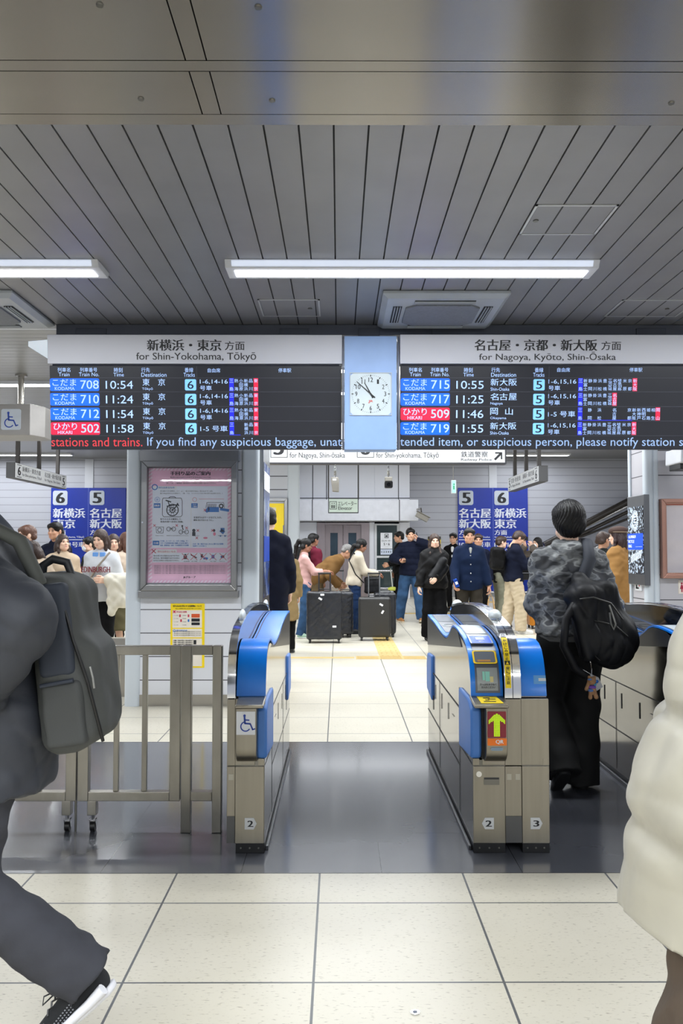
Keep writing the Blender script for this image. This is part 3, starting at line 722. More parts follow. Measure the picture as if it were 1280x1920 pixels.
# side hung direction signs running away along the hall ---------------------------
def sidesign(x, ya, yb, z0, z1, face, label, items, capend):
    """face = +1: lettering looks to +x, -1: to -x"""
    r = empty('direction_sign', label, 'sign', (x, (ya + yb) / 2, z0), 'track signs hung along the hall')
    MB().box(x - .085, x + .085, ya, yb, z0, z1).build('sign_case', mat('sign_case_grey', (84, 84, 86), .45, .4), r, bevel=.01)
    xf = x + face * .087
    MB().box(min(xf, xf + face * .004), max(xf, xf + face * .004), ya + .03, yb - .03, z0 + .01, z1 - .01).build('sign_face', SIGNW, r)
    # frame mapping local (u right, v up) to the face
    if face > 0: F = Matrix(((0, -1, 0, xf + .006), (1, 0, 0, ya), (0, 0, 1, z0), (0, 0, 0, 1)))
    else: F = Matrix(((0, 1, 0, xf - .006), (-1, 0, 0, yb), (0, 0, 1, z0), (0, 0, 0, 1)))
    L_, h = yb - ya, z1 - z0; t = MB()
    for s, a, c, lo, hi, bo in items: t.text(s, a * L_, c * L_, lo * h, hi * h, 0, bo, F=F)
    for a in (.035, .89):
        for k in range(4):
            q = [(a, .12), (a + .075, .12), (a + .075, .88), (a, .88)]
            p, p2 = q[k], q[(k + 1) % 4]; w = .006
            t.add([F @ Vector((p[0] * L_ - w, 0, p[1] * h - w)), F @ Vector((p2[0] * L_ + w, 0, p2[1] * h + w * (k % 2 * 0 - 1))), F @ Vector((p2[0] * L_ + w, 0, p2[1] * h + w)), F @ Vector((p[0] * L_ - w, 0, p[1] * h + w))], [(0, 1, 2, 3)])
    t.build('sign_lettering', SIGNINK, r)
    for k in (.12, .5, .88):
        y = ya + L_ * k; MB().box(x - .035, x + .035, y - .035, y + .035, z1, BACK_Z).build('hanger_rod', mat('hanger_brown', (70, 66, 64), .5), r)
    return r
it = [('6', .05, .095, .22, .78, .03), ('新横浜・東京方面', .125, .45, .52, .85, .01), ('for Shin-yokohama, Tōkyō', .125, .47, .18, .42, .01), ('名古屋・新大阪方面', .53, .87, .52, .85, .01), ('for Nagoya, Shin-ōsaka', .53, .85, .18, .42, .01), ('5', .905, .95, .22, .78, .03)]
sidesign(-6.44, 16.7, 19.9, 2.79, 3.10, 1, 'white track sign reading 6 then 5, hung near the crowd', it, 0)
it = [('5', .05, .095, .22, .78, .03), ('名古屋・新大阪方面', .125, .45, .52, .85, .01), ('for Nagoya, Shin-ōsaka', .125, .44, .18, .42, .01), ('新横浜・東京方面', .53, .87, .52, .85, .01), ('for Shin-yokohama, Tōkyō', .53, .87, .18, .42, .01), ('6', .905, .95, .22, .78, .03)]
sidesign(3.90, 16.2, 19.2, 2.68, 2.99, -1, 'white track sign reading 5 then 6, hung on brown posts', it, 0)

# lift sign, cameras, exit light -----------------------------------------------------
Yv = 21.0
x0, z1 = XZ(615, 934, Yv); x1, z0 = XZ(672, 962, Yv)
r = empty('lift_sign', 'pale green lit Elevator sign hung in front of the lift doors', 'sign', ((x0 + x1) / 2, Yv, z0))
MB().box(x0, x1, Yv, Yv + .12, z0, z1).build('sign_case', FR, r)
MB().box(x0 + .02, x1 - .02, Yv - .005, Yv + .001, z0 + .02, z1 - .02).build('sign_face', mat('lit_sign_green', (208, 224, 212), .4, emit=.35), r)
t = MB(); TX(t, 'エレベーター', 633.5, 668.5, 940, 948.5, Yv, .02); TX(t, 'Elevator', 634, 660, 949.5, 956, Yv, .02)
xa, zb = XZ(617.5, 940, Yv); xb, za = XZ(631, 955, Yv); t.rframe(xa, xb, za, zb, .012, Yv - .008, Yv - .005)
w = (xb - xa)
for k in range(3):
    u = xa + w * (.3 + .2 * k); t.box(u - .012, u + .012, Yv - .008, Yv - .005, za + .03, za + .08); t.prism([(u + .014 * math.cos(R(45 * j)), za + .095 + .014 * math.sin(R(45 * j))) for j in range(8)], 'y', Yv - .008, Yv - .005)
for s, u in ((1, .35), (-1, .65)):
    z = zb - .05; t.prism([(xa + w * u - .018, z - .01 * s), (xa + w * u + .018, z - .01 * s), (xa + w * u, z + .018 * s)], 'y', Yv - .008, Yv - .005)
t.build('sign_lettering', SIGNINK, r)
for px in (615.5, 671.5): x = XZ(px, 900, Yv)[0]; MB().cyl((x, Yv + .05, z1), (x, Yv + .05, BACK_Z), .016, n=6).build('hanger_rod', mat('hanger_brown'), r)
Yc = 14.0
CAMG = mat('camera_grey', (150, 146, 138), .4, .3)
def hang(px, label):
    x, z = XZ(px, 905, Yc)
    r = empty('security_camera', label, 'camera', (x, Yc, z))
    MB().cyl((x - .0, Yc + .02, z + .06), (x, Yc + .02, BACK_Z), .014, n=8).build('pole', CHROME, r, smooth=50)
    MB().cyl((x, Yc + .02, z + .12), (x, Yc + .02, z + .20), .022, n=10).build('joint', STEEL, r, smooth=50)
    return r, x, z
r, x, z = hang(628, 'tall boxy grey camera hung from a pole above the Elevator sign')
MB().prism([(x - .065, z + .085), (x + .05, z + .085), (x + .065, z + .04), (x + .065, z - .15), (x - .045, z - .145), (x - .065, z + .02)], 'y', Yc - .08, Yc + .1).build('camera_body', CAMG, r, bevel=.008)
MB().box(x - .04, x + .02, Yc - .083, Yc - .079, z + .03, z + .06).build('camera_label', WHITEP, r)
r, x, z = hang(728, 'silver camera with dark square lens hung from a pole right of the Elevator sign')
MB().box(x - .06, x + .06, Yc - .06, Yc + .08, z + .02, z + .09).build('camera_body', CAMG, r, bevel=.008)
MB().rrect(x - .065, x + .065, z - .09, z + .02, .02, Yc - .09, Yc + .04).build('lens_housing', BLACK, r)
MB().cyl((x, Yc - .10, z - .035), (x, Yc - .05, z - .035), .032, n=16).build('lens', GLOSSBLACK, r, smooth=50)
x, z = XZ(790, 968, 23.3)
r = empty('security_camera', 'grey boxy camera on a bracket at the right end of the lift canopy', 'camera', (x, 23.4, z))
MB(Matrix.Translation((x, 23.3, z)) @ Matrix.Rotation(R(28), 4, 'Y')).box(-.16, .20, -.1, .1, -.08, .06).box(-.19, .23, -.13, .13, .06, .08).build('camera_body', CAMG, r, bevel=.01)
MB().tube([(2.15, 23.70, z + .20), (x, 23.5, z + .22), (x, 23.35, z + .08)], .025).build('bracket', STEEL, r, smooth=50)
x, z = XZ(1275, 868, 7.3)
r = empty('security_camera', 'white hooded camera fixed above the copper toned poster case', 'camera', (x, 7.3, z))
MB().prism([(x - .05, z + .12), (x + .14, z + .12), (x + .14, z - .02), (x - .055, z - .01)], 'y', 7.15, 7.5).build('hood', WHITEP, r, bevel=.01)
MB().box(x - .04, x + .1, 7.2, 7.45, z - .06, z - .005).build('camera_body', BLACK, r, bevel=.006)
MB().cyl((x + .02, 7.17, z - .03), (x + .02, 7.21, z - .03), .022, n=14).build('lens', GLOSSBLACK, r)
MB().cyl((x + .06, 7.45, z + .05), (x + .06, 7.69, z + .05), .02, n=8).build('bracket', WHITEP, r)
x, z = XZ(1022, 846, 7.0)
x0, z1 = XZ(845, 900, 22); x1, z0 = XZ(855, 925, 22)
r = empty('exit_light', 'small green lit exit sign on a thin rod', 'sign', (x0, 22, z0))
MB().box(x0 + .02, x1, 22, 22.16, z0, z1).build('sign_case', WHITEP, r)
MB().box(x0 + .03, x1 - .02, 21.99, 22.0, z0 + .02, z1 - .02).build('sign_face', mat('exit_green', (150, 235, 205), .4, emit=.7), r)
t = MB(); t.box((x0 + x1) / 2 - .01, (x0 + x1) / 2 + .02, 21.985, 21.989, z0 + .1, z0 + .2); t.ball(((x0 + x1) / 2 + .01, 21.987, z0 + .235), .02, 8, 6); t.build('running_figure', mat('exit_dark_green', (20, 150, 100), .5), r)
MB().cyl(((x0 + x1) / 2, 22.05, z1), ((x0 + x1) / 2, 22.05, BACK_Z), .008, n=6).build('hanger_rod', STEEL, r)

# wheelchair box sign, high at the left ----------------------------------------------
Yw = 12.6
x0, z1 = XZ(-38, 757, Yw); x1, z0 = XZ(56, 816, Yw)
r = empty('box_sign', 'grey steel box sign with a blue wheelchair symbol hung on a pole', 'sign', ((x0 + x1) / 2, Yw, z0))
MB().prism([(x0, Yw), (x1, Yw), (x1 + .12, Yw + .3), (x1 + .12, Yw + .7), (x0, Yw + .7)], 'z', z0, z1).build('sign_case', mat('box_sign_grey', (146, 143, 141), .4, .4), r, bevel=.01)
a, c = XZ(2, 806, Yw); a2, c2 = XZ(39.5, 767, Yw)
MB().rrect(a, a2, c, c2, .03, Yw - .006, Yw + .002).build('symbol_plate', mat('plate_pale', (190, 198, 210), .4), r)
WCB = mat('symbol_blue', (22, 62, 160), .45)
def wheelchair(mb, x, z, s, y, F=None):
    """wheelchair pictogram, s = height; lower left corner x, z"""
    b = MB(F); P = lambda u, v: (x + u * s, z + v * s)
    def bar(p, q_, w):
        p, q_ = P(*p), P(*q_); dx, dz = q_[0] - p[0], q_[1] - p[1]; l = math.hypot(dx, dz); nx, nz = -dz / l * w * s / 2, dx / l * w * s / 2
        b.prism([(p[0] + nx, p[1] + nz), (q_[0] + nx, q_[1] + nz), (q_[0] - nx, q_[1] - nz), (p[0] - nx, p[1] - nz)], 'y', y - .001, y)
    c = P(.28, .92); b.prism([(c[0] + .075 * s * math.cos(R(20 * k)), c[1] + .075 * s * math.sin(R(20 * k))) for k in range(18)], 'y', y - .001, y)
    bar((.28, .86), (.31, .46), .10); bar((.29, .68), (.56, .66), .07); bar((.28, .48), (.62, .45), .09); bar((.60, .48), (.76, .12), .08); bar((.72, .11), (.90, .17), .07)
    b.arc(P(.34, .30), .30 * s, 105, 330, .065 * s, y - .001, y, 22)
    mb.v += [tuple(v) for v in b.v] if False else []
    n = len(mb.v); mb.v.extend(b.v); mb.f.extend(tuple(i + n for i in f) for f in b.f)
t = MB(); wheelchair(t, XZ(7, 802, Yw)[0], XZ(7, 802, Yw)[1], .24, Yw - .007); t.build('wheelchair_symbol', WCB, r)
x = XZ(25, 740, Yw)[0]
MB().cyl((x, Yw + .3, z1), (x, Yw + .3, BACK_Z), .045, n=12).cyl((x, Yw + .3, BACK_Z - .03), (x, Yw + .3, BACK_Z), .09, n=16).build('hanger_pole', STEEL, r, smooth=50)

# big blue wall signs --------------------------------------------------------------------
YB = WALL_Y
BL = mat('wall_sign_blue', (14, 44, 150), .25, emit=.10); BTX = mat('wall_sign_text', (206, 212, 226), .4, emit=.12)
def bluesign(px0, px1, cols, label):
    xa, z1 = XZ(px0, 915, YB); xb, z0 = XZ(px1, 1108, YB)
    r = empty('wall_sign', label, 'wall sign', ((xa + xb) / 2, YB - .05, z0), 'blue track signs on the back wall')
    MB().box(xa, xb, YB - .06, YB, z0, z1).build('sign_panel', BL, r, bevel=.01)
    mid = (px0 + px1) / 2; xm = XZ(mid, 1000, YB)[0]
    MB().box(xm - .008, xm + .008, YB - .064, YB - .06, z0, z1).build('panel_seam', mat('seam_blue', (90, 110, 190), .5), r)
    bx = MB(); t = MB(); k = MB(); Y = YB - .06
    for c, (no, l1, l2, en, cars, ce) in enumerate(cols):
        a = px0 + 2.5 + c * (px1 - px0) / 2
        x0, zt = XZ(a, 920, Y); x1, zb = XZ(a + 27, 947, Y); MB().rrect(x0, x1, zb, zt, .06, Y - .012, Y).build('number_plate', mat('plate_pale'), r)
        TX(k, no, a + 7, a + 21, 923.5, 943.5, Y, .04, .014)
        TX(t, l1, a + .5, a + 59.5, 953, 971, Y, .035); TX(t, l2, a + .5, a + (59.5 if len(l2) == 3 else 41), 973, 990.5, Y, .035)
        TX(t, '方面', a + .5, a + 23.5, 993.5, 1003, Y, .03); TX(t, en, a + .5, a + 58, 1005, 1009.5, Y, .02)
        x0, zz = XZ(a, 1012, Y); x1, _ = XZ(a + 59, 1012, Y); t.box(x0, x1, Y - .01, Y - .006, zz - .01, zz + .01)
        TX(t, cars, a + .5, a + 59, 1016, 1026, Y, .03); TX(t, ce, a + .5, a + 36, 1029, 1034.5, Y, .02)
    k.build('track_number', INK, r); t.build('sign_lettering', BTX, r)
t6 = ('6', '新横浜', '東京', 'for Shin-Yokohama, Tōkyō', '10・11号車', 'Car 10-16'); t5 = ('5', '名古屋', '新大阪', 'for Nagoya, Shin-ōsaka', '10・11号車', 'Car 1-10')
bluesign(97, 235, (t6, t5), 'large blue wall sign showing track 6 first, then 5')
bluesign(857.5, 990, (t5, t6), 'large blue wall sign showing track 5 first, then 6')

# ---------------------------------------------------------------- posters
PF = mat('poster_frame_steel', (150, 150, 150), .28, 1.0)
Yp = PY + .03
def U(px, py): return XZ(px, py, Yp)
x0, z0 = U(262, 1120); x1, z1 = U(450, 846)
r = empty('poster_case', 'steel glazed poster case holding the pink luggage poster', 'notice case', ((x0 + x1) / 2, Yp, z0))
MB().box(x0, x1, Yp - .07, Yp, U(0, 866)[1], z1).build('top_band', PF, r, bevel=.004); MB().box(x0, x1, Yp - .075, Yp, z0, U(0, 1107)[1]).build('bottom_band', PF, r, bevel=.004)
a, bt = U(266, 1107); c, tp = U(447, 866)
MB().rframe(a, c, bt, tp, .055, Yp - .085, Yp - .01).build('case_frame', PF, r, bevel=.006)
MB().box(a + .05, c - .05, Yp - .03, Yp - .02, bt + .05, tp - .05).build('back_board', mat('case_grey', (150, 152, 156), .6), r)
MB().box(a + .055, c - .055, Yp - .070, Yp - .068, bt + .055, tp - .055).build('case_glass', GLASS, r)
MB().cyl((U(271, 980)[0], Yp - .09, U(271, 980)[1]), (U(271, 980)[0], Yp - .08, U(271, 980)[1]), .008, n=12).build('lock', CHROME, r)
PK = mat('poster_pink', (244, 192, 220), .6); PKL = mat('poster_pale_pink', (250, 228, 244), .6); PB = mat('poster_pale_blue', (232, 238, 252), .6)
INKR = mat('print_red', (206, 60, 84), .6); INKB = mat('print_blue', (20, 112, 196), .6)
Y = Yp - .034
p0, p1, pt, pb = 280, 434, 878.5, 1092.5
def up(u, v): return U(p0 + u * (p1 - p0) / 820, pt + v * (pb - pt) / 1150)   # poster sheet 820 x 1150 units, origin top left
def rec(b, u0, u1, v0, v1, d): xa, zt = up(u0, v0); xb, zb = up(u1, v1); b.box(xa, xb, Y - d, Y - d + .0006, zb, zt)
def tx(b, s, u0, u1, v0, v1, d=.003, bo=.01): xa, zt = up(u0, v0); xb, zb = up(u1, v1); b.text(s, xa, xb, zb, zt, Y - d, bo)
b = MB(); rec(b, 0, 820, 0, 1150, .0); b.build('poster', PK, r, label='pink luggage notice')
pr = bpy.data.objects['poster']; ROOTM['poster'] = ROOTM[r.name]
def sub(b, name, m): return b.build(name, m, pr)
b = MB()                                              # diagonal border hatching
for k in range(31):
    v = 8 + k * 37
    for u0 in (0, 784):
        q = [up(u0, v + 24), up(u0 + 36, v), up(u0 + 36, v + 18), up(u0, v + 42)]
        if v + 42 < 1150: b.prism(q, 'y', Y - .0008, Y - .0004)
for k in range(21):
    u = 30 + k * 37
    for v0 in (0, 1126):
        b.prism([up(u, v0 + 24), up(u + 18, v0 + 24), up(u + 38, v0), up(u + 20, v0)], 'y', Y - .0008, Y - .0004)
sub(b, 'border_hatching', PKL)
b = MB(); rec(b, 40, 784, 180, 800, .001); rec(b, 40, 784, 815, 945, .001); sub(b, 'poster_field', PB)
b = MB(); rec(b, 40, 784, 24, 175, .001); rec(b, 270, 784, 812, 848, .0012); rec(b, 34, 784, 965, 1070, .0012); rec(b, 36, 784, 1072, 1120, .001); sub(b, 'poster_band', PK)
b = MB(); rec(b, 40, 280, 180, 212, .0015); rec(b, 60, 280, 815, 855, .0015); rec(b, 420, 424, 290, 790, .0012); sub(b, 'heading_tab', PAPER)
b = MB()
tx(b, '手回り品のご案内', 218, 612, 32, 72, bo=.04)
tx(b, '車内に持ち込むことができるものについては、', 216, 624, 84, 100, bo=.02); tx(b, '他のお客さまのご迷惑とならないよう次のとおり定めております。', 124, 722, 112, 130, bo=.02); tx(b, '詳しくは、ご乗車前に駅係員または車掌にお問い合わせください。', 178, 670, 142, 160, bo=.02)
tx(b, '持ち運びできる荷物で、たて・よこ・高さの合計が250cm（長さ2mまで）以内、', 116, 640, 222, 238, bo=.01); tx(b, '重さ30kg以内のもの2個まで。（傘、つえ、ハンドバッグなど身の回り品は除きます。）', 116, 735, 246, 262, bo=.01)
tx(b, '折りたたむか解体して、', 118, 330, 502, 520, bo=.03); tx(b, '専用の袋へ完全に収納。', 118, 345, 528, 546, bo=.03)
tx(b, '全身が入るケースなどに入れ、', 448, 728, 484, 504, bo=.03); tx(b, '顔を出さないように。', 448, 645, 512, 530, bo=.03)
for k, s in enumerate(('他のお客さまに危害をおよぼすおそれの', 'あるもの、車内を破損するおそれのある', 'ものなどは車内への持込みはできません。')): tx(b, s, 50, 305, 870 + 24 * k, 886 + 24 * k, bo=.02)
for k in range(6): tx(b, '一般の荷物のほか、スポーツ用品・楽器などの携帯できる物品は長さの制限を超える場合でも車内に立てて携帯できる場合に限り無料で車内に持ち込むことができます。', 50, 768, 972 + 15.5 * k, 982 + 15.5 * k)
tx(b, 'JRグループ', 346, 466, 1082, 1108, bo=.04)
for u, w in ((70, 80), (180, 105), (282, 115), (436, 70), (690, 90)): tx(b, '車内持込みできません', u, u + w, 672, 681)
for u, s in ((350, '危険物'), (425, '刃物・鉄砲類'), (505, 'ストーブ・コンロ'), (612, '死体・動物'), (700, '不潔なもの')): tx(b, s, u, u + 58, 930, 940)
# pictures on the poster
def ring(cu, cv, rad, w, col_b, d=.002, n=20):
    c = up(cu, cv); s = (p1 - p0) / 820 / 1600 * Yp; col_b.arc(c, rad * s, 0, 360, w * s, Y - d - .0006, Y - d, n)
def bar(b, u0, v0, u1, v1, w, d=.002):
    p, q_ = up(u0, v0), up(u1, v1); dx, dz = q_[0] - p[0], q_[1] - p[1]; l = math.hypot(dx, dz); s = w * (p1 - p0) / 820 / 1600 * Yp / 2; nx, nz = -dz / l * s, dx / l * s
    b.prism([(p[0] + nx, p[1] + nz), (q_[0] + nx, q_[1] + nz), (q_[0] - nx, q_[1] - nz), (p[0] - nx, p[1] - nz)], 'y', Y - d - .0006, Y - d)
ring(238, 420, 62, 9, b); ring(238, 420, 30, 8, b)
for k in range(10): bar(b, 238, 420, 238 + 56 * math.cos(R(36 * k)), 420 + 56 * math.sin(R(36 * k)), 3)
bar(b, 170, 322, 225, 340, 12); bar(b, 195, 335, 215, 400, 8); bar(b, 180, 382, 290, 365, 9); bar(b, 285, 350, 300, 380, 12); bar(b, 238, 420, 290, 365, 9)
for (u0, v0, u1, v1) in ((145, 300, 325, 300), (325, 300, 335, 330), (335, 330, 335, 470), (335, 470, 320, 488), (320, 488, 150, 488), (150, 488, 138, 470), (138, 470, 138, 320), (138, 320, 145, 300)): bar(b, u0, v0, u1, v1, 5)
bar(b, 200, 300, 215, 288, 6); bar(b, 215, 288, 260, 288, 6); bar(b, 260, 288, 272, 300, 6)
for (u, v) in ((110, 620), (200, 610), (250, 610), (322, 640), (378, 640)): ring(u, v, 22, 5, b)
bar(b, 75, 590, 150, 590, 4); bar(b, 75, 590, 80, 650, 4); bar(b, 150, 590, 145, 650, 4); bar(b, 80, 650, 145, 650, 4); bar(b, 200, 610, 250, 610, 4); bar(b, 205, 590, 240, 612, 4); bar(b, 335, 590, 345, 620, 9); bar(b, 322, 640, 378, 640, 4); ring(335, 580, 9, 8, b)
ring(450, 625, 16, 15, b); bar(b, 450, 640, 450, 680, 32); ring(650, 625, 14, 13, b)
for (u0, v0, u1, v1) in ((580, 345, 745, 345), (745, 345, 755, 400), (580, 345, 570, 400)): bar(b, u0, v0, u1, v1, 4)
for k in range(7): bar(b, 592 + 13 * k, 358, 587 + 13 * k, 398, 5)
ring(722, 380, 24, 12, b); bar(b, 365, 880, 365, 912, 34); bar(b, 365, 862, 365, 875, 18); bar(b, 420, 868, 480, 900, 10); bar(b, 530, 862, 530, 895, 22); bar(b, 740, 875, 740, 900, 26)
sub(b, 'printed_text', INK)
b = MB(); ring(62, 190, 30, 9, b)
tx(b, '持ち込めるもの', 100, 258, 186, 204, bo=.03); rec(b, 52, 118, 352, 398, .0015); rec(b, 424, 488, 352, 398, .0015); rec(b, 42, 106, 728, 772, .0015)
bar(b, 590, 415, 700, 415, 50); bar(b, 570, 440, 600, 400, 30); bar(b, 710, 410, 800, 425, 26)
for k, s in enumerate(('その他、スーツケース、スポーツ用品、サー', 'フボードは専用の袋に収納したものに限り、', '楽器、娯楽用品、玩具、その他携帯できる荷物')): tx(b, s, 116, 398, 722 + 22 * k, 738 + 22 * k, bo=.03)
tx(b, '小犬・猫・鳩またはこれらに類する小動物', 440, 742, 752, 768, bo=.03); tx(b, '（猛獣やへびを除く）', 440, 575, 774, 788, bo=.03)
ring(88, 315, 26, 3, b); tx(b, '無料', 78, 98, 302, 328, bo=.02); bar(b, 715, 620, 750, 650, 34); bar(b, 735, 600, 735, 640, 40); ring(715, 680, 8, 6, b); ring(760, 680, 8, 6, b)
bar(b, 545, 905, 590, 905, 20); bar(b, 640, 870, 640, 905, 30); bar(b, 725, 880, 725, 900, 16)
sub(b, 'printed_blue', INKB)
b = MB(); tx(b, '持ち込めないもの', 90, 268, 826, 846, bo=.0)
def cross(u, v, s, w=4): bar(b, u - s, v - s, u + s, v + s, w, .003); bar(b, u - s, v + s, u + s, v - s, w, .003)
cross(52, 832, 20, 8)
for u in (365, 450, 545, 640, 740): cross(u, 888, 34, 5)
for (u, v) in ((60, 575), (280, 575), (378, 600), (490, 625), (635, 625), (480, 700), (560, 420)): cross(u, v, 12, 5)
ring(458, 315, 22, 3, b); rec(b, 500, 750, 308, 311, .002)
sub(b, 'printed_red', INKR)
b = MB(); c = up(655, 660); b.ball((c[0], Y - .002, c[1]), (.012, .0006, .016), 12, 6); c = up(565, 700); b.ball((c[0], Y - .002, c[1]), (.020, .0006, .009), 12, 6); c = up(238, 420)
sub(b, 'printed_pink', mat('print_pink', (232, 130, 160), .6))
b = MB(); tx(b, '自転車', 60, 110, 364, 386, .003, .03); tx(b, 'ペット', 438, 476, 358, 374, .003, .03); tx(b, 'ご案内', 434, 480, 378, 393, .003, .03); tx(b, 'その他', 52, 97, 740, 762, .003, .03); sub(b, 'printed_white', PAPER)

# yellow notice below -----------------------------------------------------------------------
x0, z1 = U(320, 1131.5); x1, z0 = U(383, 1252); Y = Yp - .002
r = empty('yellow_notice', 'yellow notice about forbidden goods below the poster case', 'poster', ((x0 + x1) / 2, Y, z0))
MB().rrect(x0, x1, z0, z1, .006, Y - .001, Y + .001).build('sheet', YEL, r)
def R2(b, a, c, t, bt, d=.002): xa, zt = U(a, t); xb, zb = U(c, bt); b.rrect(xa, xb, zb, zt, .003, Y - d - .0004, Y - d + .0004)
b = MB(); R2(b, 323.5, 378.5, 1144, 1177); R2(b, 323.5, 378.5, 1179, 1195); R2(b, 323.5, 378.5, 1197, 1215); R2(b, 323.5, 378.5, 1217, 1249); b.build('text_panel', mat('cream_paper', (240, 232, 220), .6), r)
b = MB()
def T2(s, a, c, t, bt, bo=.02): xa, zt = U(a, t); xb, zb = U(c, bt); b.text(s, xa, xb, zb, zt, Y - .004, bo)
T2('持ち込みを禁止する危険物について', 324.5, 378, 1134.5, 1138, .04); T2('車内への危険物の持込みは法令で禁止されています。', 329, 377, 1140, 1142)
for k in range(4): T2('ガソリン・灯油・軽油', 326, 334, 1153 + 6 * k, 1154.5 + 6 * k); T2('中身が容器に密閉', 342, 349, 1153 + 6 * k, 1154.5 + 6 * k)
for k in range(3): T2('適切に梱包された次の物品は制限の範囲内で持ち込むことができます', 326, 377, 1183 + 3.4 * k, 1185 + 3.4 * k)
for k in range(4): T2('不審物・不審者を発見した場合は係員まで', 325, 362, 1199.5 + 3.6 * k, 1202 + 3.6 * k, .04)
b.build('printed_text', INK, r)
b = MB(); R2(b, 359, 374.5, 1151, 1158, .003); b.build('orange_box', mat('print_orange', (216, 88, 40), .6), r)
b = MB(); R2(b, 359, 374.5, 1159.5, 1165.5, .003); R2(b, 359, 374.5, 1167, 1172, .003); R2(b, 363, 368, 1200, 1208, .003); b.build('dark_box', INK, r)
b = MB(); T2('持ち込めない危険物', 331, 350, 1145.5, 1149, .04)
for (a, t) in ((336, 1152), (352, 1152), (338, 1161)): R2(b, a, a + 3, t, t + 5, .003)
xa, za = U(327, 1147); b.text('×', xa - .012, xa + .012, za - .012, za + .012, Y - .004, .05); b.build('red_print', INKR, r)
b = MB(); T2('持ち込めるもの', 331, 351, 1180.5, 1183.5, .04); xa, za = U(327, 1182.5); b.arc((xa, za), .012, 0, 360, .004, Y - .005, Y - .004, 14); R2(b, 352, 355, 1161, 1166, .003); b.build('blue_print', INKB, r)

# digital panel on the right pillar's flank ------------------------------------------------------
xf = 2.762
def S(px, py):                                  # pixel on the plane x = xf
    d = ray(px, py); p = CAM_P + d * (xf / d.x); return p.y, p.z
ya, zt = S(1211.5, 948); yb = S(1183, 950)[0]; zb = S(1211.5, 1077)[1]; ztf = zt
r = empty('advert_screen', 'tall lit advertising screen with blue band on the pillar flank', 'screen', (xf, (ya + yb) / 2, zb))
MB().box(xf - .03, xf + .02, ya - .02, yb + .02, zb - .10, zt + .10).build('screen_frame', mat('frame_grey', (110, 112, 116), .35, .7), r, bevel=.004)
sc = two('advert_pattern', (18, 24, 34), [(40, 60, 84), (190, 205, 220)], 46, .50, .58, .3, detail=1); 
MB().box(xf - .034, xf - .03, ya, yb, zb, zt).build('screen', sc, r)
nb = sc.node_tree.nodes['Principled BSDF']; nb.inputs['Emission Strength'].default_value = .45
sc.node_tree.links.new(nb.inputs['Base Color'].links[0].from_socket, nb.inputs['Emission Color'])
h = zt - zb; F = Matrix(((0, 1, 0, xf - .037), (-1, 0, 0, yb), (0, 0, 1, zb), (0, 0, 0, 1))); w = yb - ya
MB(F).box(0, w, 0, .001, h * .36, h * .60).build('blue_band', mat('screen_blue', (10, 76, 220), .4, emit=.7), r)
t = MB(F)
for s, lo, c in (('ALUMINIUM', .53, .55), ('RECYCLE', .46, .45), ('RING', .39, .28)): t.text(s, w * .06, w * c, h * lo, h * (lo + .045), -.002, .04)
t.text('www.recycle', w * .52, w * .95, h * .395, h * .41, -.002, .02)
for k, rr_ in enumerate((.5, .42, .34)): 
    for a in range(0, 360, 12):
        u, v = w * (.5 + .42 * rr_ * math.cos(R(a))), h * (.79 + .30 * rr_ * math.sin(R(a))); t.box(u - .004, u + .004, -.001, 0, v - .006, v + .006)
for k in range(4): t.box(w * .42, w * .58, -.001, 0, h * (.72 + .04 * k), h * (.735 + .04 * k))
for k in range(11):
    u = w * (.18 + .065 * k); v = h * (.16 + .008 * k)
    t.add([(u, -.001, v), (u + w * .035, -.001, v), (u + w * .12, -.001, v + h * .12), (u + w * .085, -.001, v + h * .12)], [(0, 1, 2, 3)])
t.build('screen_lettering', mat('screen_white', (225, 235, 245), .4, emit=.6), r)
ya2, z_t = S(1203, 1088); yb2 = S(1191, 1088)[0]; z_b = S(1203, 1108)[1]
r = empty('small_notice', 'small white notice under the advertising screen', 'notice', (xf, ya2, z_b))
MB().box(xf - .005, xf + .008, ya2, yb2, z_b, z_t).build('sheet', PAPER, r)
F = Matrix(((0, 1, 0, xf - .007), (-1, 0, 0, yb2), (0, 0, 1, z_b), (0, 0, 0, 1))); w, h = yb2 - ya2, z_t - z_b
MB(F).box(w * .15, w * .35, 0, .001, h * .15, h * .85).box(w * .15, w * .6, 0, .001, h * .15, h * .3).build('symbol', INK, r)
MB(F).box(w * .6, w * .75, 0, .001, h * .4, h * .85).build('red_mark', INKR, r)
# framed sheet on the right pillar front
COP = mat('copper_frame', (186, 142, 126), .35, .7)
x0, z0 = U(1237, 1084); x1, z1 = U(1420, 936)
r = empty('poster_case', 'copper toned poster case holding a wrinkled white sheet', 'notice case', ((x0 + x1) / 2, Yp, z0))
MB().rframe(x0, x1, z0, z1, .035, Yp - .07, Yp).rframe(x0 + .03, x1 - .03, z0 + .03, z1 - .03, .018, Yp - .055, Yp).build('case_frame', COP, r, bevel=.004)
b = MB(); n, m_ = 26, 30; vs = []; fs = []
xa, za = x0 + .05, z0 + .05; xb, zb2 = x1 - .05, z1 - .05
for i in range(n + 1):
    for j in range(m_ + 1):
        u, v = i / n, j / m_; dd = .004 * math.sin(9 * v + 3 * u) + .003 * math.sin(23 * v - 5 * u * u) + .002 * math.sin(31 * u + 12 * v)
        vs.append((xa + (xb - xa) * u, Yp - .022 + dd, za + (zb2 - za) * v))
for i in range(n):
    for j in range(m_): k = i * (m_ + 1) + j; fs.append((k, k + m_ + 1, k + m_ + 2, k + 1))
b.add(vs, fs).build('wrinkled_sheet', mat('plastic_sheet', (222, 214, 218), .18, coat=.5), r, smooth=60)
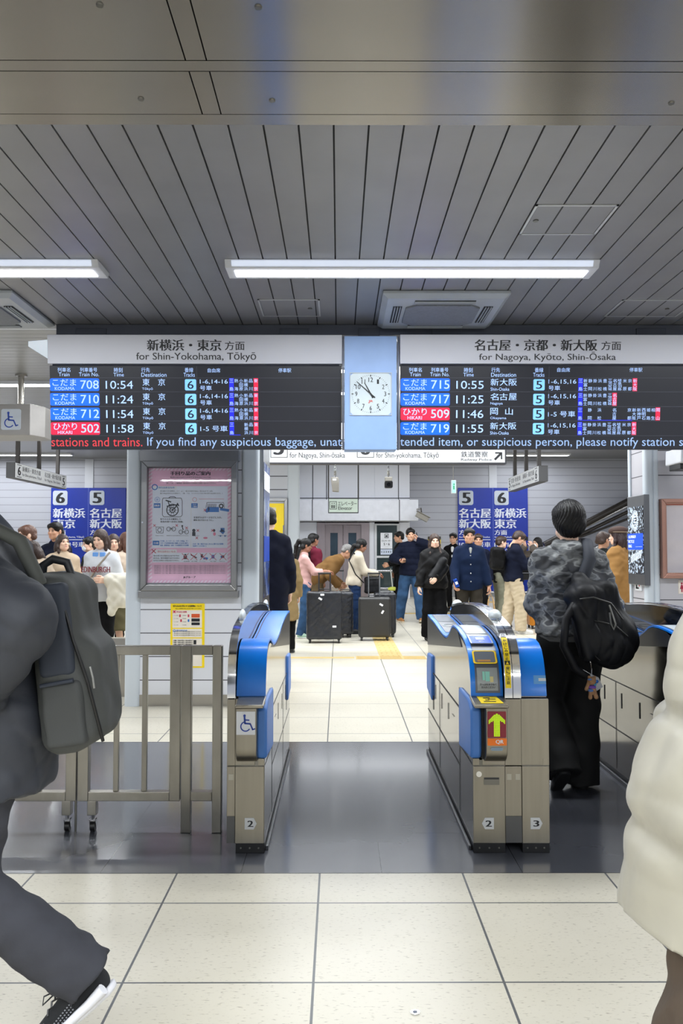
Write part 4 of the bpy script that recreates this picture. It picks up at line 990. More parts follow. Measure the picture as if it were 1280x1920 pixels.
MB().box(xa - .01, xb, Yp - .010, Yp - .004, za, zb2 + .01).build('red_backing', mat('red_orange_sheet', (232, 120, 92), .6), r)
b = MB().box(xa - .012, xb, Yp - .028, Yp - .026, zb2 - .005, zb2 + .015).build('red_top_strip', mat('red_orange_sheet'), r)
x0, z1 = U(1271, 1088); x1, z0 = U(1296, 1113); 
r = empty('toilet_sign', 'small cream sign with a red figure', 'sign', (x0, Yp, z0))
MB().box(x0, x1, Yp - .008, Yp, z0, z1).build('plate', mat('cream_paper'), r)
cx = x0 + .028; b = MB(); b.ball((cx, Yp - .009, z1 - .028), (.009, .002, .009), 10, 6); b.prism([(cx - .006, z1 - .04), (cx + .006, z1 - .04), (cx + .017, z1 - .078), (cx + .005, z1 - .078), (cx + .005, z0 + .014), (cx - .005, z0 + .014), (cx - .005, z1 - .078), (cx - .017, z1 - .078)], 'y', Yp - .011, Yp - .008)
b.build('figure', mat('print_crimson', (170, 40, 70), .6), r)

# display cases on the flank of the left pillar (seen at a grazing angle)
xs_ = -.72
def S3(px, py):
    d = ray(px, py); p = CAM_P + d * (xs_ / d.x); return p.y, p.z
r = empty('flank_display', 'narrow steel and glass display on the flank of the poster pillar', 'display case', (xs_, 8.1, 1.0))
MB().box(xs_ - .02, xs_ + .03, 7.80, 8.50, .62, 3.2).build('case_frame', PF, r, bevel=.004)
MB().box(xs_ + .028, xs_ + .033, 7.84, 8.46, .95, 2.2).build('poster_sheet', two('flank_poster', (160, 170, 186), [(60, 90, 170), (70, 74, 84)], 3.0, .4, .6, .2, stretch=(1, 1, 1.2)), r)
MB().box(xs_ + .028, xs_ + .034, 7.84, 8.46, 1.28, 1.52).build('blue_patch', mat('poster_blue', (40, 84, 200), .3), r)
MB().box(xs_ + .028, xs_ + .034, 7.84, 8.46, 1.95, 2.12).build('white_label', PAPER, r)
for zz in (.80, .70): MB().box(xs_ + .028, xs_ + .034, 7.84, 8.46, zz, zz + .07).build('vent_slot', DARK, r)
# yellow advertisement on the corner block
x0, z1 = XZ(500, 944, CY); x1, z0 = XZ(532, 1060, CY); Y = CY - .01
x0 = x1 - .95
r = empty('advertisement', 'yellow confectionery poster with white lettering', 'poster', ((x0 + x1) / 2, Y, z0))
MB().rframe(x0 - .08, x1 + .08, z0 - .25, z1 + .12, .07, Y - .06, CY).build('case_frame', PF, r, bevel=.006)
MB().box(x0, x1, Y - .012, Y, z0 + .63, z1).build('yellow_sheet', mat('ad_yellow', (238, 208, 20), .4, emit=.25), r)
MB().box(x0, x1, Y - .012, Y, z0 - .15, z0 + .63).build('photo_sheet', two('ad_photo', (150, 96, 60), [(222, 200, 176), (206, 160, 130)], 5, .4, .6), r)
MB().box(x1 - .02, x1 - .004, Y - .02, Y - .012, z0 - .1, z1 - .5).build('blue_strip', mat('ad_blue', (70, 110, 190), .5), r)
t = MB(); k = MB()
for i, ch in enumerate('みそーまん'): 
    v = z1 - .24 - i * .17; t.text(ch, x0 + .42, x0 + .60, v - .08, v + .06, Y - .02, .05); 
for i, ch in enumerate('箱根銘'): v = z1 - .12 - i * .11; t.text(ch, x1 - .28, x1 - .18, v - .05, v + .03, Y - .02, .03)
t.build('lettering', mat('ad_white', (240, 240, 240), .5), r)
cxx = x0 + .42
k.prism([(cxx - .3, z1 - .55), (cxx + .1, z1 - .45), (cxx + .42, z1 - .82), (cxx - .3, z1 - .85)], 'y', Y - .016, Y - .013); k.build('printed_bun', mat('ad_brown', (150, 84, 30), .6), r)
MB().ball((cxx, Y - .014, z1 - .40), (.16, .004, .15), 16, 8).build('printed_dark_ball', mat('ad_dark', (36, 30, 44), .5), r)
# papers on the glazed door and small yellow notices
r = empty('door_notice', 'white lift notice on the glazed door beside the lift', 'notice', (X(725), EY - .03, Z(1042)))
MB().box(X(713), X(735), EY - .036, EY - .03, Z(1029), Z(999)).build('sheet', PAPER, r)
MB().box(X(713), X(735), EY - .036, EY - .03, Z(1040), Z(1030)).build('lower_sheet', mat('sheet_bluewhite', (210, 220, 240), .6), r)
t = MB(); TX(t, 'エレベーター', 715, 733.5, 1012.5, 1015.5, EY, .04, .04); TX(t, '5・6', 719, 730, 1018, 1022.5, EY, .03, .04); TX(t, '1 2 3 4 5', 715, 733, 1033, 1036.5, EY, .03, .04)
xa, zb = XZ(720.5, 1001, EY); xb, za = XZ(728, 1009, EY); t.rframe(xa, xb, za, zb, .014, EY - .04, EY - .036).box(xa + .03, xb - .03, EY - .04, EY - .036, za + .03, zb - .04)
t.build('printed_text', INK, r)
for a, c, t0, t1, YY, lab in ((583, 590, 1010, 1021, EY, 'small yellow notice beside the lift doors, left of them'), (802, 826, 1006, 1030, WALL_Y, 'yellow notice with black top on the back wall behind the black-clad woman')):
    xa, zb = XZ(a, t0, YY); xb, za = XZ(c, t1, YY)
    o = MB().box(xa, xb, YY - .02, YY, za, zb).build('yellow_notice', YEL, label=lab, cat='poster', origin=((xa + xb) / 2, YY, za))
    if c > 800: MB().box(xa, xb, YY - .024, YY - .02, zb - .09, zb).build('black_band', INK, o)
# ================================================================== ticket gates
PROF_A = [(4.03, .71), (4.04, .77), (4.06, .83), (4.09, .87), (4.13, .905), (4.20, .935), (4.30, .955), (4.45, .972), (4.56, .978), (4.64, .977), (4.70, .965), (4.77, .935), (4.85, .905), (4.94, .888), (5.05, .884), (5.20, .89), (5.54, .915), (5.96, .934)]
PROF_B = [(4.03, .71), (4.045, .77), (4.06, .82), (4.085, .87), (4.12, .91), (4.17, .933), (4.24, .944), (4.32, .940), (4.42, .915), (4.52, .894), (4.64, .887), (4.80, .892), (4.95, .905), (5.2, .935), (5.45, .955), (5.7, .965), (5.96, .96)]
ARCH = [(3.985, .71), (3.988, .78), (4.0, .85), (4.025, .91), (4.07, .96), (4.13, .995), (4.22, 1.02), (4.43, 1.048), (4.64, 1.066), (4.84, 1.075), (5.08, 1.074), (5.3, 1.064), (5.55, 1.045), (5.83, 1.015), (5.92, .99), (5.96, .93)]
def interp(prof, y):
    for (a, b), (c, d) in zip(prof, prof[1:]):
        if a <= y <= c: return b + (d - b) * (y - a) / (c - a)
    return prof[-1][1] if y > prof[-1][0] else prof[0][1]
def along(prof, t):
    """point and unit tangent at arc length t"""
    for p, q in zip(prof, prof[1:]):
        l = math.hypot(q[0] - p[0], q[1] - p[1])
        if t <= l: u = t / l; return (p[0] + (q[0] - p[0]) * u, p[1] + (q[1] - p[1]) * u), ((q[0] - p[0]) / l, (q[1] - p[1]) / l)
        t -= l
    return prof[-1], ((q[0] - p[0]) / l, (q[1] - p[1]) / l)
def sub_prof(prof, t0, t1, n=12, lift=0.0):
    out = []
    for k in range(n + 1):
        p, d = along(prof, t0 + (t1 - t0) * k / n); out.append((p[0] - d[1] * lift, p[1] + d[0] * lift))
    return out
def clen(prof, y):                       # arc length at distance y
    t = 0
    for p, q in zip(prof, prof[1:]):
        l = math.hypot(q[0] - p[0], q[1] - p[1])
        if q[0] >= y: return t + l * (y - p[0]) / (q[0] - p[0])
        t += l
    return t
def frame_on(prof, t, x, lift=.002):
    """matrix: local x = world x, local z = along the profile (upwards/away), local -y = outward"""
    p, d = along(prof, t); n = (-d[1], d[0])
    return Matrix(((1, 0, 0, x), (0, -n[0], d[0], p[0] + n[0] * lift), (0, -n[1], d[1], p[1] + n[1] * lift), (0, 0, 0, 1)))
SCRL = mat('gate_screen', (196, 206, 214), .2, emit=.25); PANELG = mat('deck_grey', (92, 96, 106), .3)
FLAPD = mat('dark_side_glass', (46, 48, 54), .30, spec=.15)
RUBBER = mat('kick_black', (16, 17, 20), .45)
def half(r, a, b, kind, no, mark, side_detail=True, yoff=0.0):
    """one side of a gate: aisle face at x=a, centre (hood) side at x=b"""
    s = 1 if b > a else -1; lo, hi = min(a, b), max(a, b)
    T = Matrix.Translation((0, yoff, 0)); prof = PROF_A if kind == 'reader' else PROF_B
    rear = 5.965
    under = [(y, z - .012) for y, z in prof]
    # body: kept as one steel shell, its top following the deck
    body = MB(T).prism([(3.99, .045), (3.99, .425), (4.0, .435), (4.0, .705)] + [(4.035, .705)] + under[1:] + [(rear, .90), (rear, .045)], 'x', lo + .002, hi)
    body.build('body', MIRROR, r, smooth=30)
    f = MB(T)                                     # front cover plates
    f.rrect(lo + .001, hi - .002, .048, .397, .004, 3.982, 3.992).build('front_cover', STEEL_V, r, bevel=.002)
    bx = (.132 if s > 0 else .150)
    xa, xb = (b - .125 * s, b) if s > 0 else (b - .02 * s - .1 * s, b)
    MB(T).box(min(a + .001 * s, a + .03 * s), max(a + .001 * s, a + .03 * s), 3.984, 4.0, .402, .432).build('cover_tab', STEEL_V, r, bevel=.001)
    MB(T).rrect(lo + .045 if s > 0 else lo, hi if (s > 0 or not mark) else hi - .045, .402, .704, .004, 3.986, 4.001).build('front_plate', STEEL_V, r, bevel=.002)
    # deck
    d = MB(T).strip(prof, 'x', lo, hi, .010).build('blue_deck', BLUE, r, smooth=45)
    sp = [(5.955, .736), (4.32, .905)] + [(y, z - .003) for y, z in prof if y > 4.33]
    MB(T).prism(sp, 'x', a - .002 * s, a + .002 * s).build('side_glass', FLAPD, r)
    # kick base
    k = MB(T).box(lo + .003, hi, 3.992, rear - .01, 0, .046).build('kick_base', RUBBER, r, bevel=.002)
    g = MB(T).box(min(a - .014 * s, a), max(a - .014 * s, a), 4.03, 5.95, .0, .022).build('guide_rail', mat('rail_grey', (84, 86, 90), .3, .8), r, bevel=.003)
    sc = MB(T)
    for u in (.2, .5, .8): sc.cyl((lo + (hi - lo) * u, 3.989, .024), (lo + (hi - lo) * u, 3.993, .024), .004, n=8)
    sc.build('screw', mat('screw_metal'), r)
    # seams and sensor slots on the aisle face
    m = MB(T); xs = sorted((a - .0012 * s, a + .0005 * s))
    m.box(*xs, 4.42, rear, .583, .588).box(*xs, 4.42, rear, .293, .298).box(*xs, 4.416, 4.420, .06, .69).box(*xs, 5.28, 5.284, .06, .585)
    m.box(*xs, 4.0, 4.416, .398, .401)
    for y in (4.86, 5.17, 5.50): m.box(*xs, y, y + .012, .44, .53)
    m.box(*xs, 4.62, 4.70, .50, .502).box(*xs, 5.62, 5.64, .35, .44)
    m.build('side_seam', mat('seam_dark', (48, 48, 50), .6), r)
    # swing pads folded against the aisle face
    for (y0, y1) in ((3.955, 4.36), (5.64, 5.94))[(0 if mark else 1):]:
        x0, x1 = sorted((a - .012 * s, a + .038 * s))
        q = MB(T)
        P = [(y0 + .02, .435), (y1, .405), (y1, .70), (y0 + .10, .70), (y0 + .01, .665), (y0, .60), (y0, .47)] if y0 < 5 else [(y0, .405), (y1 - .02, .435), (y1, .47), (y1, .62), (y1 - .05, .69), (y0, .70)]
        q.prism(P, 'x', x0, x1); q.build('swing_pad', PADBLUE, r, bevel=.012, smooth=40)
        MB(T).box(min(a + .038 * s, a + .048 * s), max(a + .038 * s, a + .048 * s), 3.965 if y0 < 5 else 5.9, 3.99 if y0 < 5 else 5.96, .435, .69).build('pad_gap', DARK, r)
    if mark:
        # display box with shelf
        c0, c1 = sorted((a + .049 * s, b - .004 * s)) if s > 0 else sorted((a + .030 * s, b - .012 * s))
        P = [(3.992, .455)]
        for k_ in range(9): t = R(180 + 90 - 90 * k_ / 8); P.append((3.975 + .075 * math.cos(t), .500 + .075 * math.sin(t)))
        P = [(3.992, .425), (3.975, .425)] + [(3.975 - .075 * math.sin(R(10 * j)), .500 - .075 * math.cos(R(10 * j))) for j in range(1, 10)] + [(3.90, .678), (3.992, .690)]
        MB(T).prism(P, 'x', c0, c1).build('display_box', STEEL_V, r, bevel=.003, smooth=40)
        e0, e1 = (lo - .006, c1 + .004) if s > 0 else (c0 - .002, hi + .002)
        MB(T).prism([(3.882, .680), (3.882, .694), (3.90, .698), (4.03, .714), (4.03, .700)], 'x', e0, e1).build('shelf', STEEL_V, r, bevel=.004, smooth=40)
        w = c1 - c0; Yf = 3.8985; F = T @ Matrix.Translation((c0, Yf, 0))
    if mark == 'arrow':
        u0, u1 = w * .06, w * .93
        MB(F).rrect(u0, u1, .546, .664, .005, -.001, .001).build('arrow_display', mat('led_maroon', (92, 20, 34), .4, emit=.35), r)
        N = 18; px = (u1 - u0) / N; rows = int(.118 / px); on = MB(F); off = MB(F)
        for i in range(N):
            for j in range(rows):
                x, z = u0 + (i + .5) * px, .664 - (j + .5) * px * 1.0
                ci = abs(i - (N - 1) / 2); lit = (ci < 2.6 and 3 <= j <= rows - 2) or (1.0 + ci * .82 <= j <= 6.0 + ci * .72 and ci < 8.2 and j >= 1)
                (on if lit else off).box(x - px * .36, x + px * .36, -.0018, -.001, z - px * .36, z + px * .36)
        on.build('arrow_dots', mat('led_lime', (180, 225, 0), .5, emit=.85), r)
        off.build('unlit_dots', mat('led_unlit', (140, 40, 52), .5, emit=.2), r)
        MB(F).rrect(u0, u1 + .002, .511, .5435, .002, -.0015, .001).build('ticket_label', mat('label_orange', (240, 120, 20), .5), r)
        MB(F).text('QR', u0 + w * .38, u0 + w * .74, .517, .537, -.0022, .03).build('label_lettering', PAPER, r)
        MB(F).rrect(w * .2, w * .78, .488, .503, .0072, -.001, .001).build('indicator_lamp', mat('indicator_blue', (128, 150, 170), .25), r)
        MB(T).box(e0 + .028, e1 - .028, 3.905, 3.908, .6995, .7025)
        qd = lambda y: .6985 + (y - 3.90) / .13 * .0155
        MB(T).add([(e0 + .035, 3.905, qd(3.905)), (e1 - .02, 3.905, qd(3.905)), (e1 - .035, 4.01, qd(4.01)), (e0 + .03, 4.01, qd(4.01)), (e0 + .035, 3.905, qd(3.905) + .0015), (e1 - .02, 3.905, qd(3.905) + .0015), (e1 - .035, 4.01, qd(4.01) + .0015), (e0 + .03, 4.01, qd(4.01) + .0015)],
                  [(0, 3, 2, 1), (4, 5, 6, 7), (0, 1, 5, 4), (1, 2, 6, 5), (2, 3, 7, 6), (3, 0, 4, 7)]).build('shelf_label', YEL, r)
        fr_ = Matrix(((1, 0, 0, e0), (0, 0, 1, 0), (0, 1, 0, 0), (0, 0, 0, 1)))
        b_ = MB(T)
        for (u, v, ww, hh) in ((.055, 3.975, .03, .012), (.075, 3.96, .035, .010), (.06, 3.945, .018, .012), (.05, 3.922, .055, .010)): b_.box(e0 + u, e0 + u + ww, v, v + hh, qd(v) + .002, qd(v) + .0035)
        b_.build('label_print', INK, r)
        MB(T).cyl((lo + .028, 3.9795, .362), (lo + .028, 3.983, .362), .013, n=20).build('key_lock', CHROME, r)
        MB(T).box(lo + .050, hi - .028, 3.9805, 3.983, .313, .347).build('pull_recess', mat('recess_grey', (120, 118, 112), .35, .9), r)
        MB(T).box(lo + .052, hi - .030, 3.9800, 3.9806, .338, .346).build('recess_edge', mat('seam_dark'), r)
    elif mark == 'wheelchair':
        MB(F).rrect(.003, w - .006, .560, .664, .002, -.001, .001).build('symbol_plate', PAPER, r)
        t = MB(F); wheelchair(t, .018, .574, .078, -.0014, F); t.build('wheelchair_symbol', WCB, r)
    # number plate
    F = T @ Matrix.Translation(((lo + .040 if s > 0 else hi - .09), 3.981, .112))
    P = [(0, .026), (.014, 0), (.055, 0), (.055, .052), (.014, .052)] if (s > 0 and no != '3') else [(0, 0), (.041, 0), (.055, .026), (.041, .052), (0, .052)]
    MB(F).prism(P, 'y', -.001, .001).build('number_plate', mat('number_plate_grey', (206, 208, 210), .4), r)
    MB(F).text(no, .018 if P[0] == (0, .026) else .014, .044 if P[0] == (0, .026) else .038, .012, .040, -.0015, .03).build('gate_number', INK, r)
    # deck fittings
    if kind == 'reader':
        x0, x1 = (lo + .022, hi - .014) if s > 0 else (lo + .014, hi - .022)
        def patch(name, t0, t1, u0, u1, m_, lift, n=10):
            return MB(T).strip(sub_prof(prof, t0, t1, n, .011), 'x', x0 + (x1 - x0) * u0, x0 + (x1 - x0) * u1, lift).build(name, m_, r, smooth=45)
        def at_(z):                                  # arc length on the front slope at height z
            t = 0
            for p, q in zip(prof, prof[1:]):
                l = math.hypot(q[0] - p[0], q[1] - p[1])
                if q[1] >= z: return t + l * (z - p[1]) / (q[1] - p[1])
                t += l
        L1 = clen(prof, 4.62)
        patch('deck_panel', at_(.725), L1, 0, 1, PANELG, .002, 24)
        patch('picture_screen', at_(.735), at_(.832), .08, .92, mat('lcd_grey', (150, 156, 158), .25, emit=.06), .003)
        tA, tB = at_(.735), at_(.832); Fp = T @ frame_on(prof, (tA + tB) / 2, x0, .0155); W = x1 - x0
        MB(Fp).box(W * .30, W * .40, -.0008, 0, -.005, .036).box(W * .42, W * .60, -.0008, 0, -.010, .036).build('printed_ticket', mat('ticket_mint', (150, 220, 205), .5), r)
        MB(Fp).box(W * .60, W * .74, -.0012, 0, -.014, .012).build('small_ticket', mat('ticket_cream', (226, 214, 150), .5), r)
        MB(Fp).text('きっぷをかさねて', W * .18, W * .86, -.030, -.020, -.0008, .03).text('お入れください', W * .24, W * .80, -.043, -.033, -.0008, .03).build('screen_lettering', INK, r)
        # ticket slot with yellow rim
        tA, tB = at_(.842), at_(.900); Fp = T @ frame_on(prof, (tA + tB) / 2, x0, .016); hh = (tB - tA) / 2
        MB(Fp).rrect(-.004, W * .96, -hh, hh, .012, -.001, .001).build('slot_rim', mat('rim_yellow', (255, 214, 20), .3), r)
        MB(Fp).rrect(.004, W * .89, -hh + .006, hh - .006, .009, -.002, .001).build('slot_tray', mat('tray_grey', (130, 136, 146), .2, .5), r)
        MB(Fp).box(W * .14, W * .68, -.003, -.001, -hh + .010, -hh + .022).build('ticket_slot', mat('slot_amber', (168, 112, 10), .5), r)
        # card reader and display
        tA, tB = clen(prof, 4.16), clen(prof, 4.28); Fp = T @ frame_on(prof, (tA + tB) / 2, x0, .016); hh = (tB - tA) / 2
        MB(Fp).rrect(-.001, W * .96, -hh + .002, hh + .01, .008, -.001, .001).build('reader_edge', mat('reader_silver', (200, 212, 230), .25, .4), r)
        MB(Fp).rrect(.006, W * .90, -hh + .005, hh - .006, .004, -.002, .001).build('card_reader', mat('reader_blue', (20, 84, 232), .3, emit=.25), r)
        MB(Fp).rrect(W * .28, W * .66, -hh * .2, hh * .5, .003, -.003, -.001).text('IC', W * .38, W * .56, -hh * .75, -hh * .35, -.003, .03).build('reader_symbol', mat('reader_pale', (190, 200, 226), .4), r)
        patch('display_window', clen(prof, 4.33), clen(prof, 4.58), .05, .90, SCRL, .004)
        patch('rear_display', clen(prof, 5.55), clen(prof, 5.90), .06, .92, mat('rear_lcd', (132, 138, 148), .2), .003)
        tt = clen(prof, 5.40); Fp = T @ frame_on(prof, tt, x0, .014)
        MB(Fp).arc((W * .5, 0), .045, 0, 360, .006, -.002, 0, 24).build('reader_ring', mat('ring_silver', (214, 222, 232), .3), r)
        patch('rear_panel', clen(prof, 5.15), clen(prof, 5.93), .02, .98, PANELG, .0015)
    else:
        x = b - .014 * s
        if s < 0:
            x = b + .012; 
        MB(T).strip([(y, z + .0105) for y, z in prof if y > 4.5], 'x', x - .004 if s > 0 else x, x if s > 0 else x + .004, .0015).build('deck_seam', mat('seam_red', (70, 20, 34), .5), r)
    return T, prof
def hood(r, x0, x1, split, sticker=False, yoff=0.0):
    T = Matrix.Translation((0, yoff, 0))
    lower = [(5.96, .60), (4.03, .60), (3.99, .70)]
    MB(T).prism([(y, z - .006) for y, z in ARCH] + lower, 'x', x0 + .004, x1 - .004).build('hood_glass', GLOSSBLACK, r, smooth=30)
    MB(T).box(x0, x1, 3.986, 4.03, .40, .708).box(x0, x1, 3.986, 4.03, .048, .396).build('hood_front', STEEL_V, r, bevel=.002)
    MB(T).box(x0 + .001, x1 - .001, 3.982, 3.9865, .05, .17).build('front_base_cover', mat('grey_rubber', (92, 92, 92), .45, .3), r)
    bands = [(x0, (x0 + x1) / 2 - .0015), ((x0 + x1) / 2 + .0015, x1)] if split else [(x0, x1)]
    for (p, q) in bands:
        b = MB(T).strip(sub_prof(ARCH, 0, clen(ARCH, 5.93), 40), 'x', p, q, .004).build('hood_band', CHROME, r, smooth=50)
    w = MB(T)
    for (p, q) in bands:
        for ya, yb in ((4.34, 4.38), (4.52, 4.74), (4.78, 5.0), (5.04, 5.26), (5.30, 5.52), (5.56, 5.76)):
            w.strip(sub_prof(ARCH, clen(ARCH, ya), clen(ARCH, yb), 5, .0045), 'x', p + .005, q - .005, .001)
    w.build('hood_window', mat('hood_window_grey', (110, 122, 148), .12, .3), r)
    for y in (4.43, 5.83):
        z = interp(ARCH, y); cx = (x0 + x1) / 2
        MB(T).ball((cx, y, z + .004), ((x1 - x0) * .46, .062, .036), 18, 10).build('warning_lamp', mat('lamp_white', (214, 222, 224), .2, emit=.1), r, smooth=60)
    g = MB(T)
    for (p, q) in bands: g.box(p + .008, q - .008, 3.984, 3.9855, .335, .362)
    g.build('access_cover', mat('access_grey', (170, 166, 156), .35, .9), r)
    if sticker:
        p, q = bands[0]; W = q - p
        MB(T).strip(sub_prof(ARCH, .045, .30, 18, .0045), 'x', p + .004, q - .006, .0008).build('warning_label', YEL, r, smooth=45)
        t = MB(); chars = [('か', .275), ('け', .255), ('こ', .236), ('み', .217), ('禁', .198), ('止', .180), ('扉', .136), ('に', .120), ('ご', .104), ('注', .087), ('意', .070)]
        for ch, s_ in chars:
            F = T @ frame_on(ARCH, s_, p, .006); t.text(ch, W * .26, W * .70, -.0075, .0075, 0, .03, F=F)
        t.build('label_lettering', INK, r)
        F = T @ frame_on(ARCH, .159, p, .0062); MB(F).box(.005, W - .007, -.0003, 0, -.010, .010).build('label_block', INK, r)
        MB(F).prism([(W * .28, -.007), (W * .66, -.007), (W * .47, .008)], 'y', -.0008, -.0004).build('warning_triangle', YEL, r)
        F = T @ frame_on(ARCH, .315, p, .0055); MB(F).rrect(.003, W - .005, -.012, .014, .004, -.0005, 0).build('round_label', PAPER, r)
        MB(F).arc((W * .45, .001), .0095, 20, 160, .003, -.001, -.0006, 10).arc((W * .45, .001), .0095, 200, 340, .003, -.001, -.0006, 10).build('round_symbol', INK, r)
# left gate (single side, wheelchair width passage)
r = empty('ticket_gate', 'narrow blue topped steel ticket gate with wheelchair symbol and number 2', 'ticket gate', (-.43, 3.99, 0), 'automatic ticket gates')
half(r, -.342, -.478, 'plain', '2', 'wheelchair'); hood(r, -.516, -.478, False)
# central double gate
r = empty('ticket_gate', 'double steel ticket gate with lit green arrow, QR label and numbers 2 and 3', 'ticket gate', (.795, 3.99, 0), 'automatic ticket gates')
half(r, .618, .768, 'reader', '2', 'arrow'); hood(r, .768, .844, True, True)
half(r, .972, .844, 'plain', '3', None)
F = Matrix.Translation((0, 0, 0))
MB().strip(sub_prof(PROF_B, .055, .095, 4, .0105), 'x', .915, .9725, .0008).build('faded_sticker', mat('sticker_pale_blue', (90, 160, 225), .4), r)
MB().strip(sub_prof(PROF_B, .068, .082, 3, .0118), 'x', .938, .9725, .0006).build('sticker_centre', mat('sticker_white', (205, 215, 225), .5), r)
# third gate at the right, its face turned to aisle 3
r = empty('ticket_gate', 'steel ticket gate partly hidden by the cream jacket', 'ticket gate', (1.87, 3.99, 0), 'automatic ticket gates')
half(r, 1.70, 1.85, 'reader', '3', 'arrow', yoff=-.0); hood(r, 1.85, 1.926, True)
half(r, 2.054, 1.926, 'plain', '4', None)

# ================================================================== steel barrier
BST = mat('barrier_steel', (150, 146, 138), .28, 1.0, noise=(14, .10), stretch=(1, 1, .3))
YB_ = 4.27
def fp(px, py): return XZ(px, py, YB_)
r = empty('barrier', 'narrow fixed stainless steel frame beside the wheelchair gate', 'barrier', (-.69, YB_, 0))
x0, x1, x2, x3 = fp(340, 1300)[0], fp(358, 1300)[0], fp(398, 1300)[0], fp(415.5, 1300)[0]; zt = .917; d = .05
for a, c in ((x0, x1), (x2, x3)): MB().box(a, c, YB_, YB_ + d, 0, zt).build('post', BST, r, bevel=.003)
MB().box(x1, x2, YB_ + .001, YB_ + d - .001, zt - .045, zt).build('top_rail', BST, r, bevel=.003)
MB().box(x1, x2, YB_ + .002, YB_ + d - .002, .155, .20).build('bottom_rail', BST, r, bevel=.003)
def swing(px0, px1, bars, label, cast, L=None):
    a = fp(px0, 1300)[0] if L is None else L; c = fp(px1, 1300)[0]
    r = empty('barrier_gate', label, 'barrier', ((a + c) / 2, YB_, 0), 'wheeled barrier gates')
    w = .052; z0, z1 = .155, .917
    MB().box(a, a + w, YB_, YB_ + d, z0, z1).build('stile', BST, r, bevel=.003); MB().box(c - w, c, YB_, YB_ + d, z0, z1).build('stile', BST, r, bevel=.003)
    MB().box(a + w, c - w, YB_ + .001, YB_ + d - .001, z1 - .045, z1).build('top_rail', BST, r, bevel=.003)
    MB().box(a + w, c - w, YB_ + .001, YB_ + d - .001, z0, z0 + .045).build('bottom_rail', BST, r, bevel=.003)
    for px in bars:
        x = fp(px, 1300)[0] if L is None or px > 0 else c + px
        MB().box(x - .0125, x + .0125, YB_ + .012, YB_ + .038, z0 + .045, z1 - .045).build('bar', BST, r, bevel=.002)
    for px in cast:
        x = fp(px, 1530)[0]; y = YB_ + .025
        cs = MB().box(x - .022, x + .022, y - .022, y + .022, .085, z0 + .002).build('caster', BST, r, bevel=.003)
        MB().cyl((x, y, .062), (x, y, .087), .010, n=10).prism([(y - .006, .064), (y + .02, .064), (y + .022, .022), (y + .008, .018)], 'x', x - .016, x - .013).prism([(y - .006, .064), (y + .02, .064), (y + .022, .022), (y + .008, .018)], 'x', x + .013, x + .016).box(x - .016, x + .016, y - .008, y + .02, .060, .064).build('fork', CHROME, cs)
        MB().cyl((x - .012, y + .012, .024), (x + .012, y + .012, .024), .024, n=20).build('wheel', BLACK, cs, smooth=40)
swing(147, 338, (217, 270), 'wheeled stainless steel barrier gate between the walking man and the narrow fixed frame', (171,))
swing(-200, 144.5, (72, -.62, -.80), 'wheeled stainless steel barrier gate mostly hidden behind the walking man', (123,), L=-2.35)
x = fp(139.5, 1500)[0]
MB().cyl((x, YB_ + .025, 0), (x, YB_ + .025, .16), .006, n=10).build('drop_bolt', BST, label='thin steel drop bolt reaching the floor between the two barrier gates', cat='bolt', origin=(x, YB_, 0), smooth=50)
